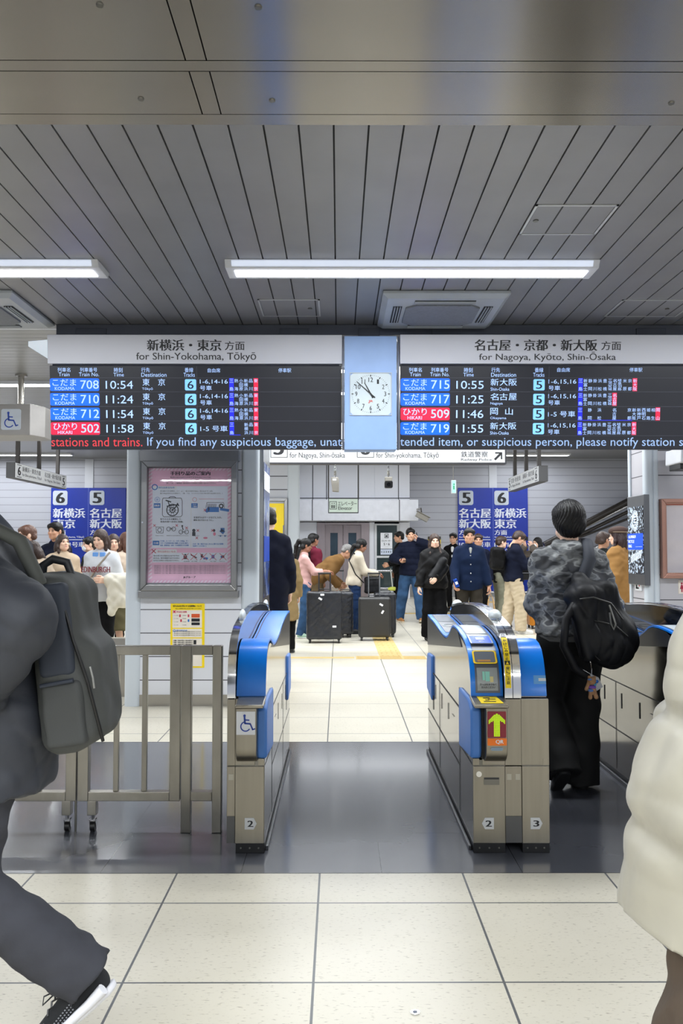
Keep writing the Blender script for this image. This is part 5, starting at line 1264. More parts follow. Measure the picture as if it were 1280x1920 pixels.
# ================================================================== figure building: smooth distance fields meshed as one surface
F32 = np.float32
class Field:
    def __init__(s, k=.03): s.ops = []; s.k = k; s.post = []
    def rc(s, a, b, ra, rb=None, k=None, cut=None, sub=False):
        s.ops.append(('rc', np.array(a, F32), np.array(b, F32), ra, ra if rb is None else rb, k, cut, sub)); return s
    def chain(s, pts, rs, k=None):
        for i in range(len(pts) - 1): s.rc(pts[i], pts[i + 1], rs[i], rs[i + 1], k)
        return s
    def el(s, c, r, k=None, sub=False, rot=None, cut=None):
        s.ops.append(('el', np.array(c, F32), np.array(r, F32), None if rot is None else np.array(rot, F32), None, k, cut, sub)); return s
    def bx(s, c, hf, rad, k=None, sub=False, rot=None):
        s.ops.append(('bx', np.array(c, F32), np.array(hf, F32), None if rot is None else np.array(rot, F32), rad, k, None, sub)); return s
    def mesh(s, h):
        lo = np.full(3, 1e9); hi = -lo
        for o in s.ops:
            if o[7]: continue
            if o[0] == 'rc':
                for p, r in ((o[1], o[3]), (o[2], o[4])): lo = np.minimum(lo, p - r); hi = np.maximum(hi, p + r)
            else:
                rr = np.max(o[2]) + (o[4] or 0) if o[3] is not None else o[2] + (o[4] or 0)
                lo = np.minimum(lo, o[1] - rr); hi = np.maximum(hi, o[1] + rr)
        m = 3 * h + s.k * .5 + .01; lo -= m; hi += m
        n = np.ceil((hi - lo) / h).astype(int) + 1
        ax = [(lo[i] + h * np.arange(n[i])).astype(F32) for i in range(3)]
        D = np.full(tuple(n), 9.0, F32)
        for o in s.ops:
            kk = s.k if o[5] is None else o[5]; mg = kk + 4 * h
            if o[0] == 'rc': l = np.minimum(o[1] - o[3], o[2] - o[4]) - mg; u = np.maximum(o[1] + o[3], o[2] + o[4]) + mg
            else:
                rr = (np.max(o[2]) * 1.8 if o[3] is not None else o[2]) + (o[4] or 0) + mg; l = o[1] - rr; u = o[1] + rr
            i0 = np.clip(((l - lo) / h).astype(int), 0, n); i1 = np.clip(((u - lo) / h).astype(int) + 2, 0, n)
            if np.any(i1 <= i0): continue
            sl = tuple(slice(i0[i], i1[i]) for i in range(3))
            X = ax[0][sl[0]][:, None, None]; Y = ax[1][sl[1]][None, :, None]; Z = ax[2][sl[2]][None, None, :]
            if o[0] == 'rc':
                a, b = o[1], o[2]; ba = b - a; l2 = float(ba @ ba) + 1e-9
                x, y, z = X - a[0], Y - a[1], Z - a[2]
                t = np.clip((x * ba[0] + y * ba[1] + z * ba[2]) / l2, 0, 1)
                d = np.sqrt((x - t * ba[0]) ** 2 + (y - t * ba[1]) ** 2 + (z - t * ba[2]) ** 2) - (o[3] + (o[4] - o[3]) * t)
            else:
                x, y, z = X - o[1][0], Y - o[1][1], Z - o[1][2]
                if o[3] is not None:
                    q = o[3]; x, y, z = (x * q[0, 0] + y * q[1, 0] + z * q[2, 0], x * q[0, 1] + y * q[1, 1] + z * q[2, 1], x * q[0, 2] + y * q[1, 2] + z * q[2, 2])
                r = o[2]
                if o[0] == 'el':
                    k0 = np.sqrt((x / r[0]) ** 2 + (y / r[1]) ** 2 + (z / r[2]) ** 2)
                    k1 = np.sqrt((x / r[0] ** 2) ** 2 + (y / r[1] ** 2) ** 2 + (z / r[2] ** 2) ** 2) + 1e-6
                    d = k0 * (k0 - 1) / k1
                else:
                    qx, qy, qz = np.abs(x) - r[0], np.abs(y) - r[1], np.abs(z) - r[2]
                    d = np.sqrt(np.maximum(qx, 0) ** 2 + np.maximum(qy, 0) ** 2 + np.maximum(qz, 0) ** 2) + np.minimum(np.maximum(qx, np.maximum(qy, qz)), 0) - o[4]
            if o[6] is not None:
                c, nn = o[6]; d = np.maximum(d, (X - c[0]) * nn[0] + (Y - c[1]) * nn[1] + (Z - c[2]) * nn[2])
            A = D[sl]
            if o[7]: d = -d; hh = np.maximum(kk - np.abs(A - d), 0) / max(kk, 1e-6); D[sl] = np.maximum(A, d) + hh * hh * kk * .25
            else: hh = np.maximum(kk - np.abs(A - d), 0) / max(kk, 1e-6); D[sl] = np.minimum(A, d) - hh * hh * kk * .25
        X = ax[0][:, None, None]; Y = ax[1][None, :, None]; Z = ax[2][None, None, :]
        for fn in s.post: D = fn(D, X, Y, Z)
        return nets(D.astype(F32), lo, h)
def nets(V, lo, h):
    S = V < 0; nx, ny, nz = V.shape
    c = np.zeros((nx - 1, ny - 1, nz - 1), np.int8)
    for i in (0, 1):
        for j in (0, 1):
            for k in (0, 1): c += S[i:nx - 1 + i, j:ny - 1 + j, k:nz - 1 + k]
    I = np.argwhere((c > 0) & (c < 8)); 
    if len(I) == 0: return np.zeros((0, 3)), np.zeros((0, 4), int)
    acc = np.zeros((len(I), 3)); cnt = np.zeros(len(I))
    for a in range(3):
        e = np.eye(3, dtype=int)[a]; o1, o2 = [np.eye(3, dtype=int)[q] for q in range(3) if q != a]
        for p in (0, 1):
            for q in (0, 1):
                b = o1 * p + o2 * q; A = I + b; B = A + e
                v0 = V[A[:, 0], A[:, 1], A[:, 2]]; v1 = V[B[:, 0], B[:, 1], B[:, 2]]; x = (v0 < 0) != (v1 < 0)
                t = np.where(x, v0 / np.where(v0 == v1, 1, v0 - v1), 0); acc += np.where(x[:, None], b + t[:, None] * e, 0); cnt += x
    P = lo + h * (I + acc / cnt[:, None])
    idx = np.full(c.shape, -1, np.int64); idx[I[:, 0], I[:, 1], I[:, 2]] = np.arange(len(I)); Fs = []
    for a in range(3):
        sa = [slice(None)] * 3; sb = [slice(None)] * 3; sa[a] = slice(0, -1); sb[a] = slice(1, None)
        x = S[tuple(sa)] != S[tuple(sb)]; G = np.argwhere(x); b, d = [q for q in range(3) if q != a]
        G = G[(G[:, b] > 0) & (G[:, d] > 0) & (G[:, b] < V.shape[b] - 1) & (G[:, d] < V.shape[d] - 1)]
        ins = S[G[:, 0], G[:, 1], G[:, 2]]; eb, ed = np.eye(3, dtype=int)[b], np.eye(3, dtype=int)[d]
        q = [G - eb - ed, G - ed, G, G - eb]; Q = np.stack([idx[g[:, 0], g[:, 1], g[:, 2]] for g in q], 1)
        flip = ins if a != 1 else ~ins
        Q = np.where(flip[:, None], Q, Q[:, ::-1]); Fs.append(Q)
    Fs = np.concatenate(Fs); return P, Fs[(Fs >= 0).all(1)]
def folds(amp, fr, seed, zs=1.0):
    rg = np.random.RandomState(seed); W = rg.normal(size=(5, 3)) * fr; W[:, 2] *= zs; ph = rg.uniform(0, 6, 5)
    def f(D, X, Y, Z):
        n = 0
        for w, p in zip(W, ph): n = n + np.sin(X * w[0] + Y * w[1] + Z * w[2] + p + 1.3 * np.sin(X * w[2] * .6 + Z * w[0] * .6 + p))
        m = np.abs(D) < .08; return np.where(m, D + amp * (n / 5) , D)
    return f
def baffles(amp, pitch, z0, ax='z'):
    return lambda D, X, Y, Z: np.where(np.abs(D) < .1, D + amp * (1 - np.sqrt(np.abs(np.sin(math.pi * (Z - z0) / pitch)) + .001)) , D)
def grooves(zs, a, w):
    return lambda D, X, Y, Z: D + sum(a * np.exp(-((Z + .10 * (X * .3 + Y) - z) / w) ** 2) for z in zs)
def creases(amp, fr, seed):        # sharp pinched wrinkles
    rg = np.random.RandomState(seed); W = rg.normal(size=(4, 3)) * fr; ph = rg.uniform(0, 6, 4)
    def f(D, X, Y, Z):
        n = 0
        for w, p in zip(W, ph): n = n + (1 - np.abs(np.sin(X * w[0] + Y * w[1] + Z * w[2] + p + 1.1 * np.sin(X * w[1] + Z * w[2] * .5)))) ** 3
        return np.where(np.abs(D) < .1, D + amp * n, D)
    return f
def above(z, n=(0, 0, 1)):     # keep what lies above height z
    return lambda D, X, Y, Z: np.maximum(D, z - Z)
def below(z): return lambda D, X, Y, Z: np.maximum(D, Z - z)
def field_obj(parts, name, m, parent=None, M=None, **kw):
    """parts: [(points, faces, matrix)] joined to one mesh object"""
    Vs, Fs, n = [], [], 0
    R0 = ROOTM[parent.name] if parent is not None else (M or Matrix()); I = R0.inverted()
    for P, Q, W in parts:
        if len(P) == 0: continue
        A = np.array(I @ (W or Matrix())); P = P @ A[:3, :3].T + A[:3, 3]; Vs.append(P); Fs.append(Q + n); n += len(P)
    P = np.concatenate(Vs); Q = np.concatenate(Fs)
    me = bpy.data.meshes.new(name); me.vertices.add(len(P)); me.loops.add(len(Q) * 4); me.polygons.add(len(Q))
    me.vertices.foreach_set('co', P.astype(F32).ravel()); me.loops.foreach_set('vertex_index', Q.astype(np.int32).ravel())
    me.polygons.foreach_set('loop_start', np.arange(0, len(Q) * 4, 4, dtype=np.int32)); me.polygons.foreach_set('use_smooth', np.ones(len(Q), bool))
    me.update(calc_edges=True); me.validate()
    me.materials.append(m)
    o = bpy.data.objects.new(name, me); col.objects.link(o)
    if parent is not None: o.parent = parent
    else: o.matrix_world = R0
    ROOTM[o.name] = R0.copy()
    return tag(o, kw.get('label'), kw.get('cat'), kw.get('group'))

V3 = Vector
def ik(a, t, l1, l2, pole):
    a, t = V3(a), V3(t); d = t - a; L = d.length; mx = (l1 + l2) * .998
    if L > mx: d = d * (mx / L); t = a + d; L = mx
    L = max(L, abs(l1 - l2) + .01); x = (l1 * l1 - l2 * l2 + L * L) / (2 * L); hgt = math.sqrt(max(l1 * l1 - x * x, 0)); u = d.normalized()
    p = V3(pole); p = p - u * p.dot(u); p = p.normalized() if p.length > 1e-5 else u.orthogonal().normalized()
    return a + u * x + p * hgt, t
def basis(o, x, y, z): return Matrix(((x[0], y[0], z[0], o[0]), (x[1], y[1], z[1], o[1]), (x[2], y[2], z[2], o[2]), (0, 0, 0, 1)))
def hand_field(side, curl, sc=1.0):
    """hand in its own frame: wrist at origin, fingers towards +x, palm facing -z, thumb on +y*side"""
    f = Field(.008); c = R(curl)
    f.bx((.045, 0, 0), (.036, .030, .004), .010, k=.01); f.rc((-.03, 0, 0), (.02, 0, 0), .024, .024, k=.02)
    for j, (y, l, r) in enumerate(((.031, .072, .0085), (.011, .080, .0088), (-.010, .074, .0085), (-.030, .058, .0074))):
        p = V3((.086, y * side, 0)); a = c * .45 * (1 + .08 * j); pts = [p]; 
        for q, frc in enumerate((.46, .30, .24)):
            a += c * (.35, .75, .5)[q]; p = p + V3((math.cos(a), 0, -math.sin(a))) * l * frc; pts.append(p)
        f.chain([tuple(v) for v in pts], [r * 1.05, r, r * .94, r * .8], k=.004)
    f.chain([(.012, .026 * side, -.004), (.040, .048 * side, -.014 - .012 * math.sin(c)), (.068, .054 * side, -.022 - .02 * math.sin(c)), (.088, .050 * side, -.026 - .03 * math.sin(c))], [.013, .0115, .010, .0085], k=.008)
    return f
def head_field(fem=False, beard=0):
    f = Field(.018); w = .94 if fem else 1.0
    f.el((0, -.012, .032), (.076 * w, .096, .090)).el((0, .022, -.035), (.062 * w, .070, .074), k=.03).rc((0, .062, -.088), (0, .060, -.080), .022 * w, k=.03)
    f.rc((-.045 * w, .030, -.070), (.045 * w, .030, -.070), .024, k=.03)
    f.rc((-.030, .078, .022), (.030, .078, .022), .012, k=.015)                       # brow
    f.rc((0, .086, .010), (0, .105, -.026), .007, .011, k=.010); f.rc((-.012, .090, -.030), (.012, .090, -.030), .008, k=.006)  # nose
    f.el((-.030, .098, .004), (.015, .013, .010), k=.008, sub=True).el((.030, .098, .004), (.015, .013, .010), k=.008, sub=True)  # sockets
    f.el((-.040 * w, .068, -.024), (.020, .016, .018), k=.02).el((.040 * w, .068, -.024), (.020, .016, .018), k=.02)
    f.rc((-.016, .086, -.055), (.016, .086, -.055), .0065, k=.006).rc((-.013, .084, -.065), (.013, .084, -.065), .0065, k=.006)
    for sx in (-1, 1): f.el((sx * .078 * w, -.004, -.006), (.010, .020, .032), k=.008)
    f.rc((0, -.015, -.05), (0, -.030, -.175), .052 * w, .056 * w, k=.03)
    return f
def hair_field(style, h):
    f = Field(.02); zc = {'short': -.055, 'bowl': -.105, 'crop': -.03}.get(style, -.11)
    if style == 'crop': f.el((0, -.016, .040), (.083, .101, .093))
    elif style == 'bowl': f.el((0, -.018, .030), (.100, .116, .112)).el((0, -.05, -.02), (.085, .075, .085))
    else: f.el((0, -.014, .034), (.083, .104, .098))
    if style in ('short', 'crop', 'bowl'): f.rc((-.045, -.07, -.02), (.045, -.07, -.02), .036, k=.03)
    if style in ('short', 'bowl'): f.rc((-.05, .050, .062), (.042, .058, .066), .034, k=.03)
    if style in ('bangs', 'long', 'bob', 'tail', 'low'):
        f.rc((-.05, -.06, -.04), (.05, -.06, -.04), .045, k=.03)
        L = {'bangs': -.17, 'long': -.30, 'bob': -.10, 'tail': -.05, 'low': -.05}[style]
        if style in ('bangs', 'long', 'bob'):
            for sx in (-1, 1):
                f.chain([(sx * .060, .01, .03), (sx * .072, .012, -.06), (sx * .074, .02, -.12)] + ([(sx * .088, .075, -.20), (sx * .085, .095, L)] if style == 'long' else [(sx * .074, .02, L)]), [.026, .024, .022, .020, .014] if style == 'long' else [.026, .024, .018, .015])
                f.chain([(sx * .05, -.05, 0), (sx * .058, -.06, -.08), (sx * .062, -.05, L - .02)], [.038, .038, .024])
            f.rc((0, -.07, -.03), (0, -.075, L - .02), .055, .05)
    if style == 'tail': f.chain([(0, -.10, .045), (0, -.15, .05), (0, -.175, -.05), (-.01, -.165, -.20), (-.01, -.13, -.30)], [.028, .034, .036, .028, .012])
    if style == 'low': f.chain([(0, -.09, -.03), (0, -.13, -.05), (0, -.14, -.13), (-.01, -.12, -.26)], [.034, .036, .034, .014])
    # open the face
    if style in ('bangs', 'long', 'bob'): f.el((0, .115, -.040), (.058, .070, .098), sub=True, k=.012)
    elif style in ('tail', 'low'): f.el((0, .115, -.035), (.068, .072, .105), sub=True, k=.012)
    elif style == 'bowl': f.el((0, .115, -.045), (.066, .062, .088), sub=True, k=.012)
    else: f.el((0, .115, -.040), (.070, .070, .100), sub=True, k=.012)
    if style in ('short', 'crop', 'bowl'):
        f.post.append(lambda D, X, Y, Z: np.maximum(D, (zc + .0 * X) + np.maximum(Y, -.02) * 1.0 * (0.9 if style != 'bowl' else .6) + .02 * 0 - Z))
        if style != 'bowl':
            for sx in (-1, 1): f.el((sx * .092, .006, -.02), (.018, .026, .036), sub=True, k=.01)
    def strands(D, X, Y, Z):
        a = np.arctan2(X, Y + .02); return np.where(np.abs(D) < .05, D + .0022 * np.sin(a * 34 + 9 * np.sin(Z * 22)) + .0016 * np.sin(a * 61 + Z * 40), D)
    f.post.append(strands)
    return f
SKIN = [mat('skin_%d' % i, c, .5, noise=(30, .04)) for i, c in enumerate(((232, 190, 166), (216, 168, 140), (196, 148, 120), (150, 104, 82)))]
for m in SKIN: m.node_tree.nodes['Principled BSDF'].inputs['Subsurface Weight'].default_value = .08
HAIRB = mat('hair_black', (15, 13, 14), .45, noise=(80, .25), spec=.3); HAIRN = mat('hair_brown', (52, 33, 24), .45, noise=(80, .25)); HAIRL = mat('hair_light_brown', (88, 54, 38), .45, noise=(80, .25)); HAIRG = mat('hair_grey', (118, 116, 114), .5, noise=(90, .35))
EYEM = mat('eye_dark', (28, 20, 18), .2); LIPM = mat('lips_rose', (184, 104, 98), .45); BROW = mat('brow_dark', (44, 34, 30), .6)
def cloth(name, rgb, rough=.85, am=.08, bump=(220, .25, .002), **k): return mat(name, rgb, rough, noise=(9, am), bump=bump, spec=.15, **k)

def person(label, pos, heading, H=1.70, fem=False, skin=0, lean=0, side=0, drop=0, twist=0, feet=None, hands=None, palms=None, curl=(45, 45), head=(0, 0, 0),
           hair=('short', HAIRB), top=None, legs=None, shoes=None, h=.013, face=True, group=None, wide=1.0, poles=None, coll=True, hidehead=False, belly=0.0):
    """upright or leaning figure; local frame: +y forward, +x its right hand side... (sides: index 0 = left -x, 1 = right +x)"""
    s = H / 1.70; W = Matrix.Translation((pos[0], pos[1], pos[2] if len(pos) > 2 else 0)) @ Matrix.Rotation(R(heading), 4, 'Z'); sw = (.92 if fem else 1.0) * wide
    hip = V3((0, 0, (.925 - drop) * s)); la = R(lean); sd = R(side); tw = R(twist)
    u = V3((math.sin(sd), math.sin(la), math.cos(la) * math.cos(sd))).normalized()
    rx = V3((math.cos(tw), math.sin(tw), 0)); rx = (rx - u * rx.dot(u)).normalized(); fw = u.cross(rx) * 1.0
    lv = lambda d, off=0, f_=0: hip + u * d * s + rx * off * s * sw + fw * f_ * s
    ul, fl, tl, sl = .275 * s, .245 * s, .42 * s, .41 * s
    SH = [lv(.430, -.146), lv(.430, .146)]; wr = []; el_ = []
    for i, sg in enumerate((-1, 1)):
        t = None if hands is None else hands[i]
        if t is None: t = SH[i] + V3((sg * .075, .05, -.50)) * s
        else: t = V3(t) * s
        pl = V3((sg * .5, -1, -.25)) if poles is None or poles[i] is None else V3(poles[i])
        e, w_ = ik(SH[i], t, ul, fl, pl); el_.append(e); wr.append(w_)
    feet = feet or [(-.10, 0, 0, 0, 8), (.10, 0, 0, 0, -8)]
    kn, an, FM = [], [], []
    for i, sg in enumerate((-1, 1)):
        fx, fy, fz, fp_, fyaw = feet[i]
        FMm = Matrix.Translation((fx * s, fy * s, fz * s)) @ Matrix.Rotation(R(fyaw), 4, 'Z') @ Matrix.Translation((0, .09 * s, 0)) @ Matrix.Rotation(-R(fp_), 4, 'X') @ Matrix.Translation((0, -.09 * s, 0))
        a = FMm @ V3((0, -.035 * s, .085 * s)); hj = hip + V3((sg * .088 * s * sw, 0, -.02 * s))
        k_, a2 = ik(hj, a, tl, sl, V3((sg * .12, 1, 0))); kn.append(k_); an.append(a2); FM.append(FMm)
    nb = lv(.505, 0, -.005); hy, hp, hr = [R(v) for v in head]
    Rh = Euler((-la * .45 - hp, hr, 0)).to_matrix() if True else None
    Rh = (Matrix.Rotation(hy, 3, 'Z') @ Matrix.Rotation(-(la * .45 + hp), 3, 'X') @ Matrix.Rotation(hr, 3, 'Y'))
    hc = nb + (u * .06 + (Rh @ V3((0, .22, 1))) * .10) * s
    HM = Matrix.Translation(hc) @ Rh.to_4x4() @ Matrix.Scale(s * (.97 if not fem else .96), 4)
    T = tuple
    # -------- body: one continuous surface
    f = Field(.04)
    f.rc(T(lv(.41, -.10)), T(lv(.41, .10)), .045 * s); f.rc(T(lv(.32, -.07)), T(lv(.32, .07)), .088 * s); f.rc(T(lv(.14, -.05)), T(lv(.14, .05)), .080 * s); f.rc(T(lv(0, -.07)), T(lv(0, .07)), .088 * s)
    for sg in (-1, 1): f.chain([T(lv(.0, sg * .05)), T(lv(.15, sg * .045)), T(lv(.33, sg * .06)), T(lv(.41, sg * .06))], [.082 * s, .076 * s, .080 * s, .050 * s])
    f.rc(T(lv(.44)), T(hc), .05 * s, .045 * s)
    for i, sg in enumerate((-1, 1)):
        f.chain([T(SH[i]), T(el_[i]), T(wr[i])], [.048 * s, .038 * s, .026 * s], k=.02)
        f.chain([T(hip + V3((sg * .085 * s, 0, -.02))), T(kn[i]), T(an[i])], [.078 * s, .050 * s, .036 * s], k=.03)
        f.rc(T(an[i]), T(FM[i] @ V3((0, .06 * s, .04 * s))), .036 * s, .03 * s)
    f.rc(T(lv(.50)), T(hc - (Rh @ V3((0, .02, .03))) * s), .047 * s, .046 * s, k=.02)
    parts = [f.mesh(max(h, .012)) + (W,)]
    hh = .0055 if h > .01 else .0042
    parts.append(head_field(fem).mesh(hh) + (W @ HM,))
    HMs = []
    for i, sg in enumerate((-1, 1)):
        d = (wr[i] - el_[i]).normalized(); pn = V3(palms[i]) if palms and palms[i] else V3((-sg, 0, 0))   # palm normal
        if palms and palms[i] and len(palms[i]) > 3: d = V3(palms[i][3:]).normalized(); pn = V3(palms[i][:3])
        z = -(pn - d * pn.dot(d)).normalized(); y = z.cross(d); Mh = basis(wr[i], d, y, z) @ Matrix.Scale(s * (.92 if fem else 1.0), 4)
        # thumb side: forward/up when the arm hangs
        want = V3((0, 1, .3)); sgn = 1 if y.dot(want) >= 0 else -1
        parts.append(hand_field(sgn, curl[i]).mesh(.0055 if h > .01 else .0042) + (W @ Mh,)); HMs.append(W @ Mh)
    root = field_obj(parts, 'person', SKIN[skin], None, M=W, label=label, cat='person', group=group)
    P = lambda fld, name, m, h_, Mx=None, par=None, lab=None: field_obj([fld.mesh(h_) + ((W if Mx is None else W @ Mx),)], name, m, par or root, label=lab)
    # -------- face
    if face:
        for sg in (-1, 1):
            b = MB(W @ HM); b.ball((sg * .030, .0845, .004), (.0125, .006, .0058), 12, 8); e = b.build('eye', EYEM, root, smooth=60)
            b = MB(W @ HM); b.tube([(sg * .018, .0905, .021), (sg * .031, .090, .026), (sg * .046, .080, .021)], [.003, .0034, .002], 6); b.build('eyebrow', BROW if hair[1] is not HAIRG else HAIRG, root, smooth=60)
        b = MB(W @ HM); b.tube([(-.020, .0875, -.059), (-.008, .0935, -.0565), (0, .094, -.058), (.008, .0935, -.0565), (.020, .0875, -.059)], [.002, .0045, .0045, .0045, .002], 8); b.build('lips', LIPM if fem else mat('lips_plain', (176, 112, 98), .5), root, smooth=60)
    if hair:
        P(hair_field(hair[0], hh), 'hair', hair[1], hh * 1.05, HM)
    # -------- trousers / skirt
    out = {'root': root, 'W': W, 'HM': W @ HM, 'lv': lv, 'wr': [W @ w for w in wr], 'el': el_, 'SH': SH, 'hands': HMs, 's': s, 'P': P, 'u': u, 'rx': rx, 'fw': fw, 'kn': kn, 'an': an, 'hip': hip, 'FM': FM}
    if legs:
        lk = legs; m = lk['m']; t = lk.get('t', .012); fl_ = lk.get('flare', 0); f = Field(.03)
        f.rc(T(lv(.05, -.06)), T(lv(.05, .06)), (.088 + t) * s, cut=(T(lv(.13)), T(u))); f.rc(T(lv(-.02, -.065)), T(lv(-.02, .065)), (.092 + t) * s)
        if lk.get('skirt'):
            zb = lk['skirt'] * s; f = Field(.04); f.rc(T(lv(.03, -.05)), T(lv(.03, .05)), (.09 + t) * s)
            for sx in (-1, 0, 1): f.rc(T(lv(-.02, sx * .05)), (hip[0] + sx * .10 * s, hip[1], zb - .05), (.09 + t) * s, (.12 + fl_) * s)
            f.post.append(above(zb))
        else:
            for i, sg in enumerate((-1, 1)):
                a, k_ = an[i], kn[i]; dn = (a - k_).normalized(); hem = a + dn * (lk.get('low', .03)) * s
                f.rc(T(hip + V3((sg * .088 * s * sw, 0, -.03 * s))), T(k_), (.083 + t) * s, (.058 + t + fl_ * .5) * s, k=.03)
                f.rc(T(k_), T(hem + dn * .06), (.058 + t + fl_ * .5) * s, (.043 + t + fl_) * s, k=.03, cut=(T(hem), T(dn)))
        f.post.append(folds(lk.get('fold', .008), 30, 3 + int(pos[0] * 10) % 50, 1.6))
        P(f, 'trousers' if not lk.get('skirt') else 'skirt', m, h)
    if shoes:
        m, sm = shoes[:2]
        for i in (0, 1):
            f = Field(.02); k = s
            f.rc((0, -.045 * k, .045 * k), (0, .02 * k, .050 * k), .036 * k, .038 * k).rc((0, .02 * k, .045 * k), (.0, .140 * k, .028 * k), .042 * k, .032 * k).rc((0, -.04 * k, .05 * k), (0, -.035 * k, .10 * k), .036 * k, .040 * k)
            if len(shoes) > 2: f.rc((0, -.035 * k, .05 * k), (0, -.035 * k, .14 * k), .04 * k, .046 * k)
            f.post.append(above(.016 * k)); sh = P(f, 'shoe', m, .008 if h > .01 else .005, FM[i])
            f = Field(.01); f.rc((0, -.045 * k, .02 * k), (0, .02 * k, .02 * k), .041 * k, .040 * k, k=.03).rc((0, .02 * k, .02 * k), (0, .140 * k, .02 * k), .043 * k, .036 * k, k=.03)
            f.post.append(above(.001)); f.post.append(below(.021 * k)); P(f, 'sole', sm, .007, FM[i], par=sh)
    # -------- upper garments
    for tp in (top if isinstance(top, list) else [top]) if top else []:
        t = tp.get('t', .015); ts = tp.get('ts', t); L = tp.get('len', .08); f = Field(tp.get('k', .045)); m = tp['m']; fl_ = tp.get('flare', 0)
        dwn = V3((0, 0, -1)) if L > .16 or tp.get('vcut') else -u; HC = (T(hip + dwn * L * s), T(dwn))
        f.rc(T(lv(.415, -.10)), T(lv(.415, .10)), (.050 + t) * s); f.rc(T(lv(.32, -.06)), T(lv(.32, .06)), (.088 + t) * s); f.rc(T(lv(.15, -.045)), T(lv(.15, .045)), (.084 + t + belly) * s); f.rc(T(lv(0, -.06)), T(lv(0, .06)), (.090 + t) * s, cut=HC); f.rc(T(lv(.475)), T(SH[0]), (.040 + t * .7) * s, (.042 + t * .8) * s); f.rc(T(lv(.475)), T(SH[1]), (.040 + t * .7) * s, (.042 + t * .8) * s)
        for sg in (-1, 1):
            f.rc(T(lv(.0, sg * .06)), T(lv(.16, sg * .045)), (.088 + t) * s, (.082 + t) * s, cut=HC)
            f.chain([T(lv(.16, sg * .045, .0)), T(lv(.33, sg * .055)), T(lv(.41, sg * .08))], [(.082 + t) * s, (.088 + t) * s, (.050 + t) * s])
        if fem: 
            for sg in (-1, 1): f.el(T(lv(.31, sg * .065, .065)), ((.055 + t * .5) * s,) * 3, k=.05)
        q = lambda o: hip + rx * o * s * sw
        for o in (-.065, 0, .065): f.rc(T(q(o)), T(q(o) + dwn * (L + .08) * s + rx * o * fl_ * 3), (.090 + t) * s, (.092 + t + fl_) * s, cut=(T(hip + dwn * L * s), T(dwn)))
        hemc = hip + dwn * L * s
        f.post.append(lambda D, X, Y, Z, c=hemc, n=dwn: np.where((X - c[0]) ** 2 + (Y - c[1]) ** 2 < 1e9, D, D))
        if tp.get('sleeves', True):
            for i in (0, 1):
                if tp.get('noarm') == i: continue
                d = (wr[i] - el_[i]).normalized(); cu = wr[i] - d * tp.get('cuff', .0) * s
                f.rc(T(SH[i]), T(el_[i]), (.048 + ts) * s, (.042 + ts) * s, k=.035); f.rc(T(el_[i]), T(wr[i] + d * .03), (.042 + ts) * s, (.031 + ts * .9) * s, k=.02, cut=(T(cu), T(d)))
        if tp.get('collar', True): f.rc(T(lv(.50, -.02)), T(lv(.50, .02)), (.052 + t * .5) * s, k=.03, cut=(T(lv(.555)), T(u)))
        if tp.get('hood'): f.rc(T(lv(.47, -.07, -.07)), T(lv(.47, .07, -.07)), .052 * s, k=.04); f.rc(T(lv(.44, 0, -.09)), T(lv(.36, 0, -.105)), .055 * s, .035 * s, k=.04)
        if tp.get('baf'): f.post.append(baffles(tp.get('ba', .014), tp['baf'] * s, tp.get('bz', hip[2])))
        f.post.append(folds(tp.get('fold', .009), tp.get('ff', 28), 7 + int(abs(pos[0]) * 31) % 60, 1.5))
        if tp.get('grooves'): f.post.append(grooves(*tp['grooves']))
        if tp.get('crease'): f.post.append(creases(*tp['crease']))
        if tp.get('vcut'): f.post.append(above((hip + dwn * L * s)[2]))
        g = P(f, tp.get('name', 'jacket'), m, h, lab=tp.get('lab')); out[tp.get('name', 'jacket')] = g
        out['top'] = g
    return out
def strap(root_out, pts, w, m, name='strap', parent=None):
    """flat band through local points"""
    W = root_out['W']; b = MB(W); b.tube(pts, w, 8); return b.build(name, m, parent or root_out['root'], smooth=60)
def glasses(o):
    b = MB(o['HM'])
    for sg in (-1, 1): b.tube([(sg * (.032 + .019 * math.cos(R(a))), .100, .003 + .015 * math.sin(R(a))) for a in range(0, 361, 30)], .0018, 6); b.tube([(sg * .052, .098, .008), (sg * .076, .0, .006)], .0018, 6)
    b.tube([(-.013, .102, .006), (.013, .102, .006)], .0018, 6); return b.build('glasses', mat('spectacle_black', (28, 26, 26), .3), o['root'])
def mask(o):
    f = Field(.01); f.el((0, .066, -.055), (.052, .046, .048)); f.post.append(lambda D, X, Y, Z: np.maximum(D, .03 - Y)); return field_obj([f.mesh(.005) + (o['HM'],)], 'face_mask', mat('mask_white', (235, 238, 242), .7), o['root'])
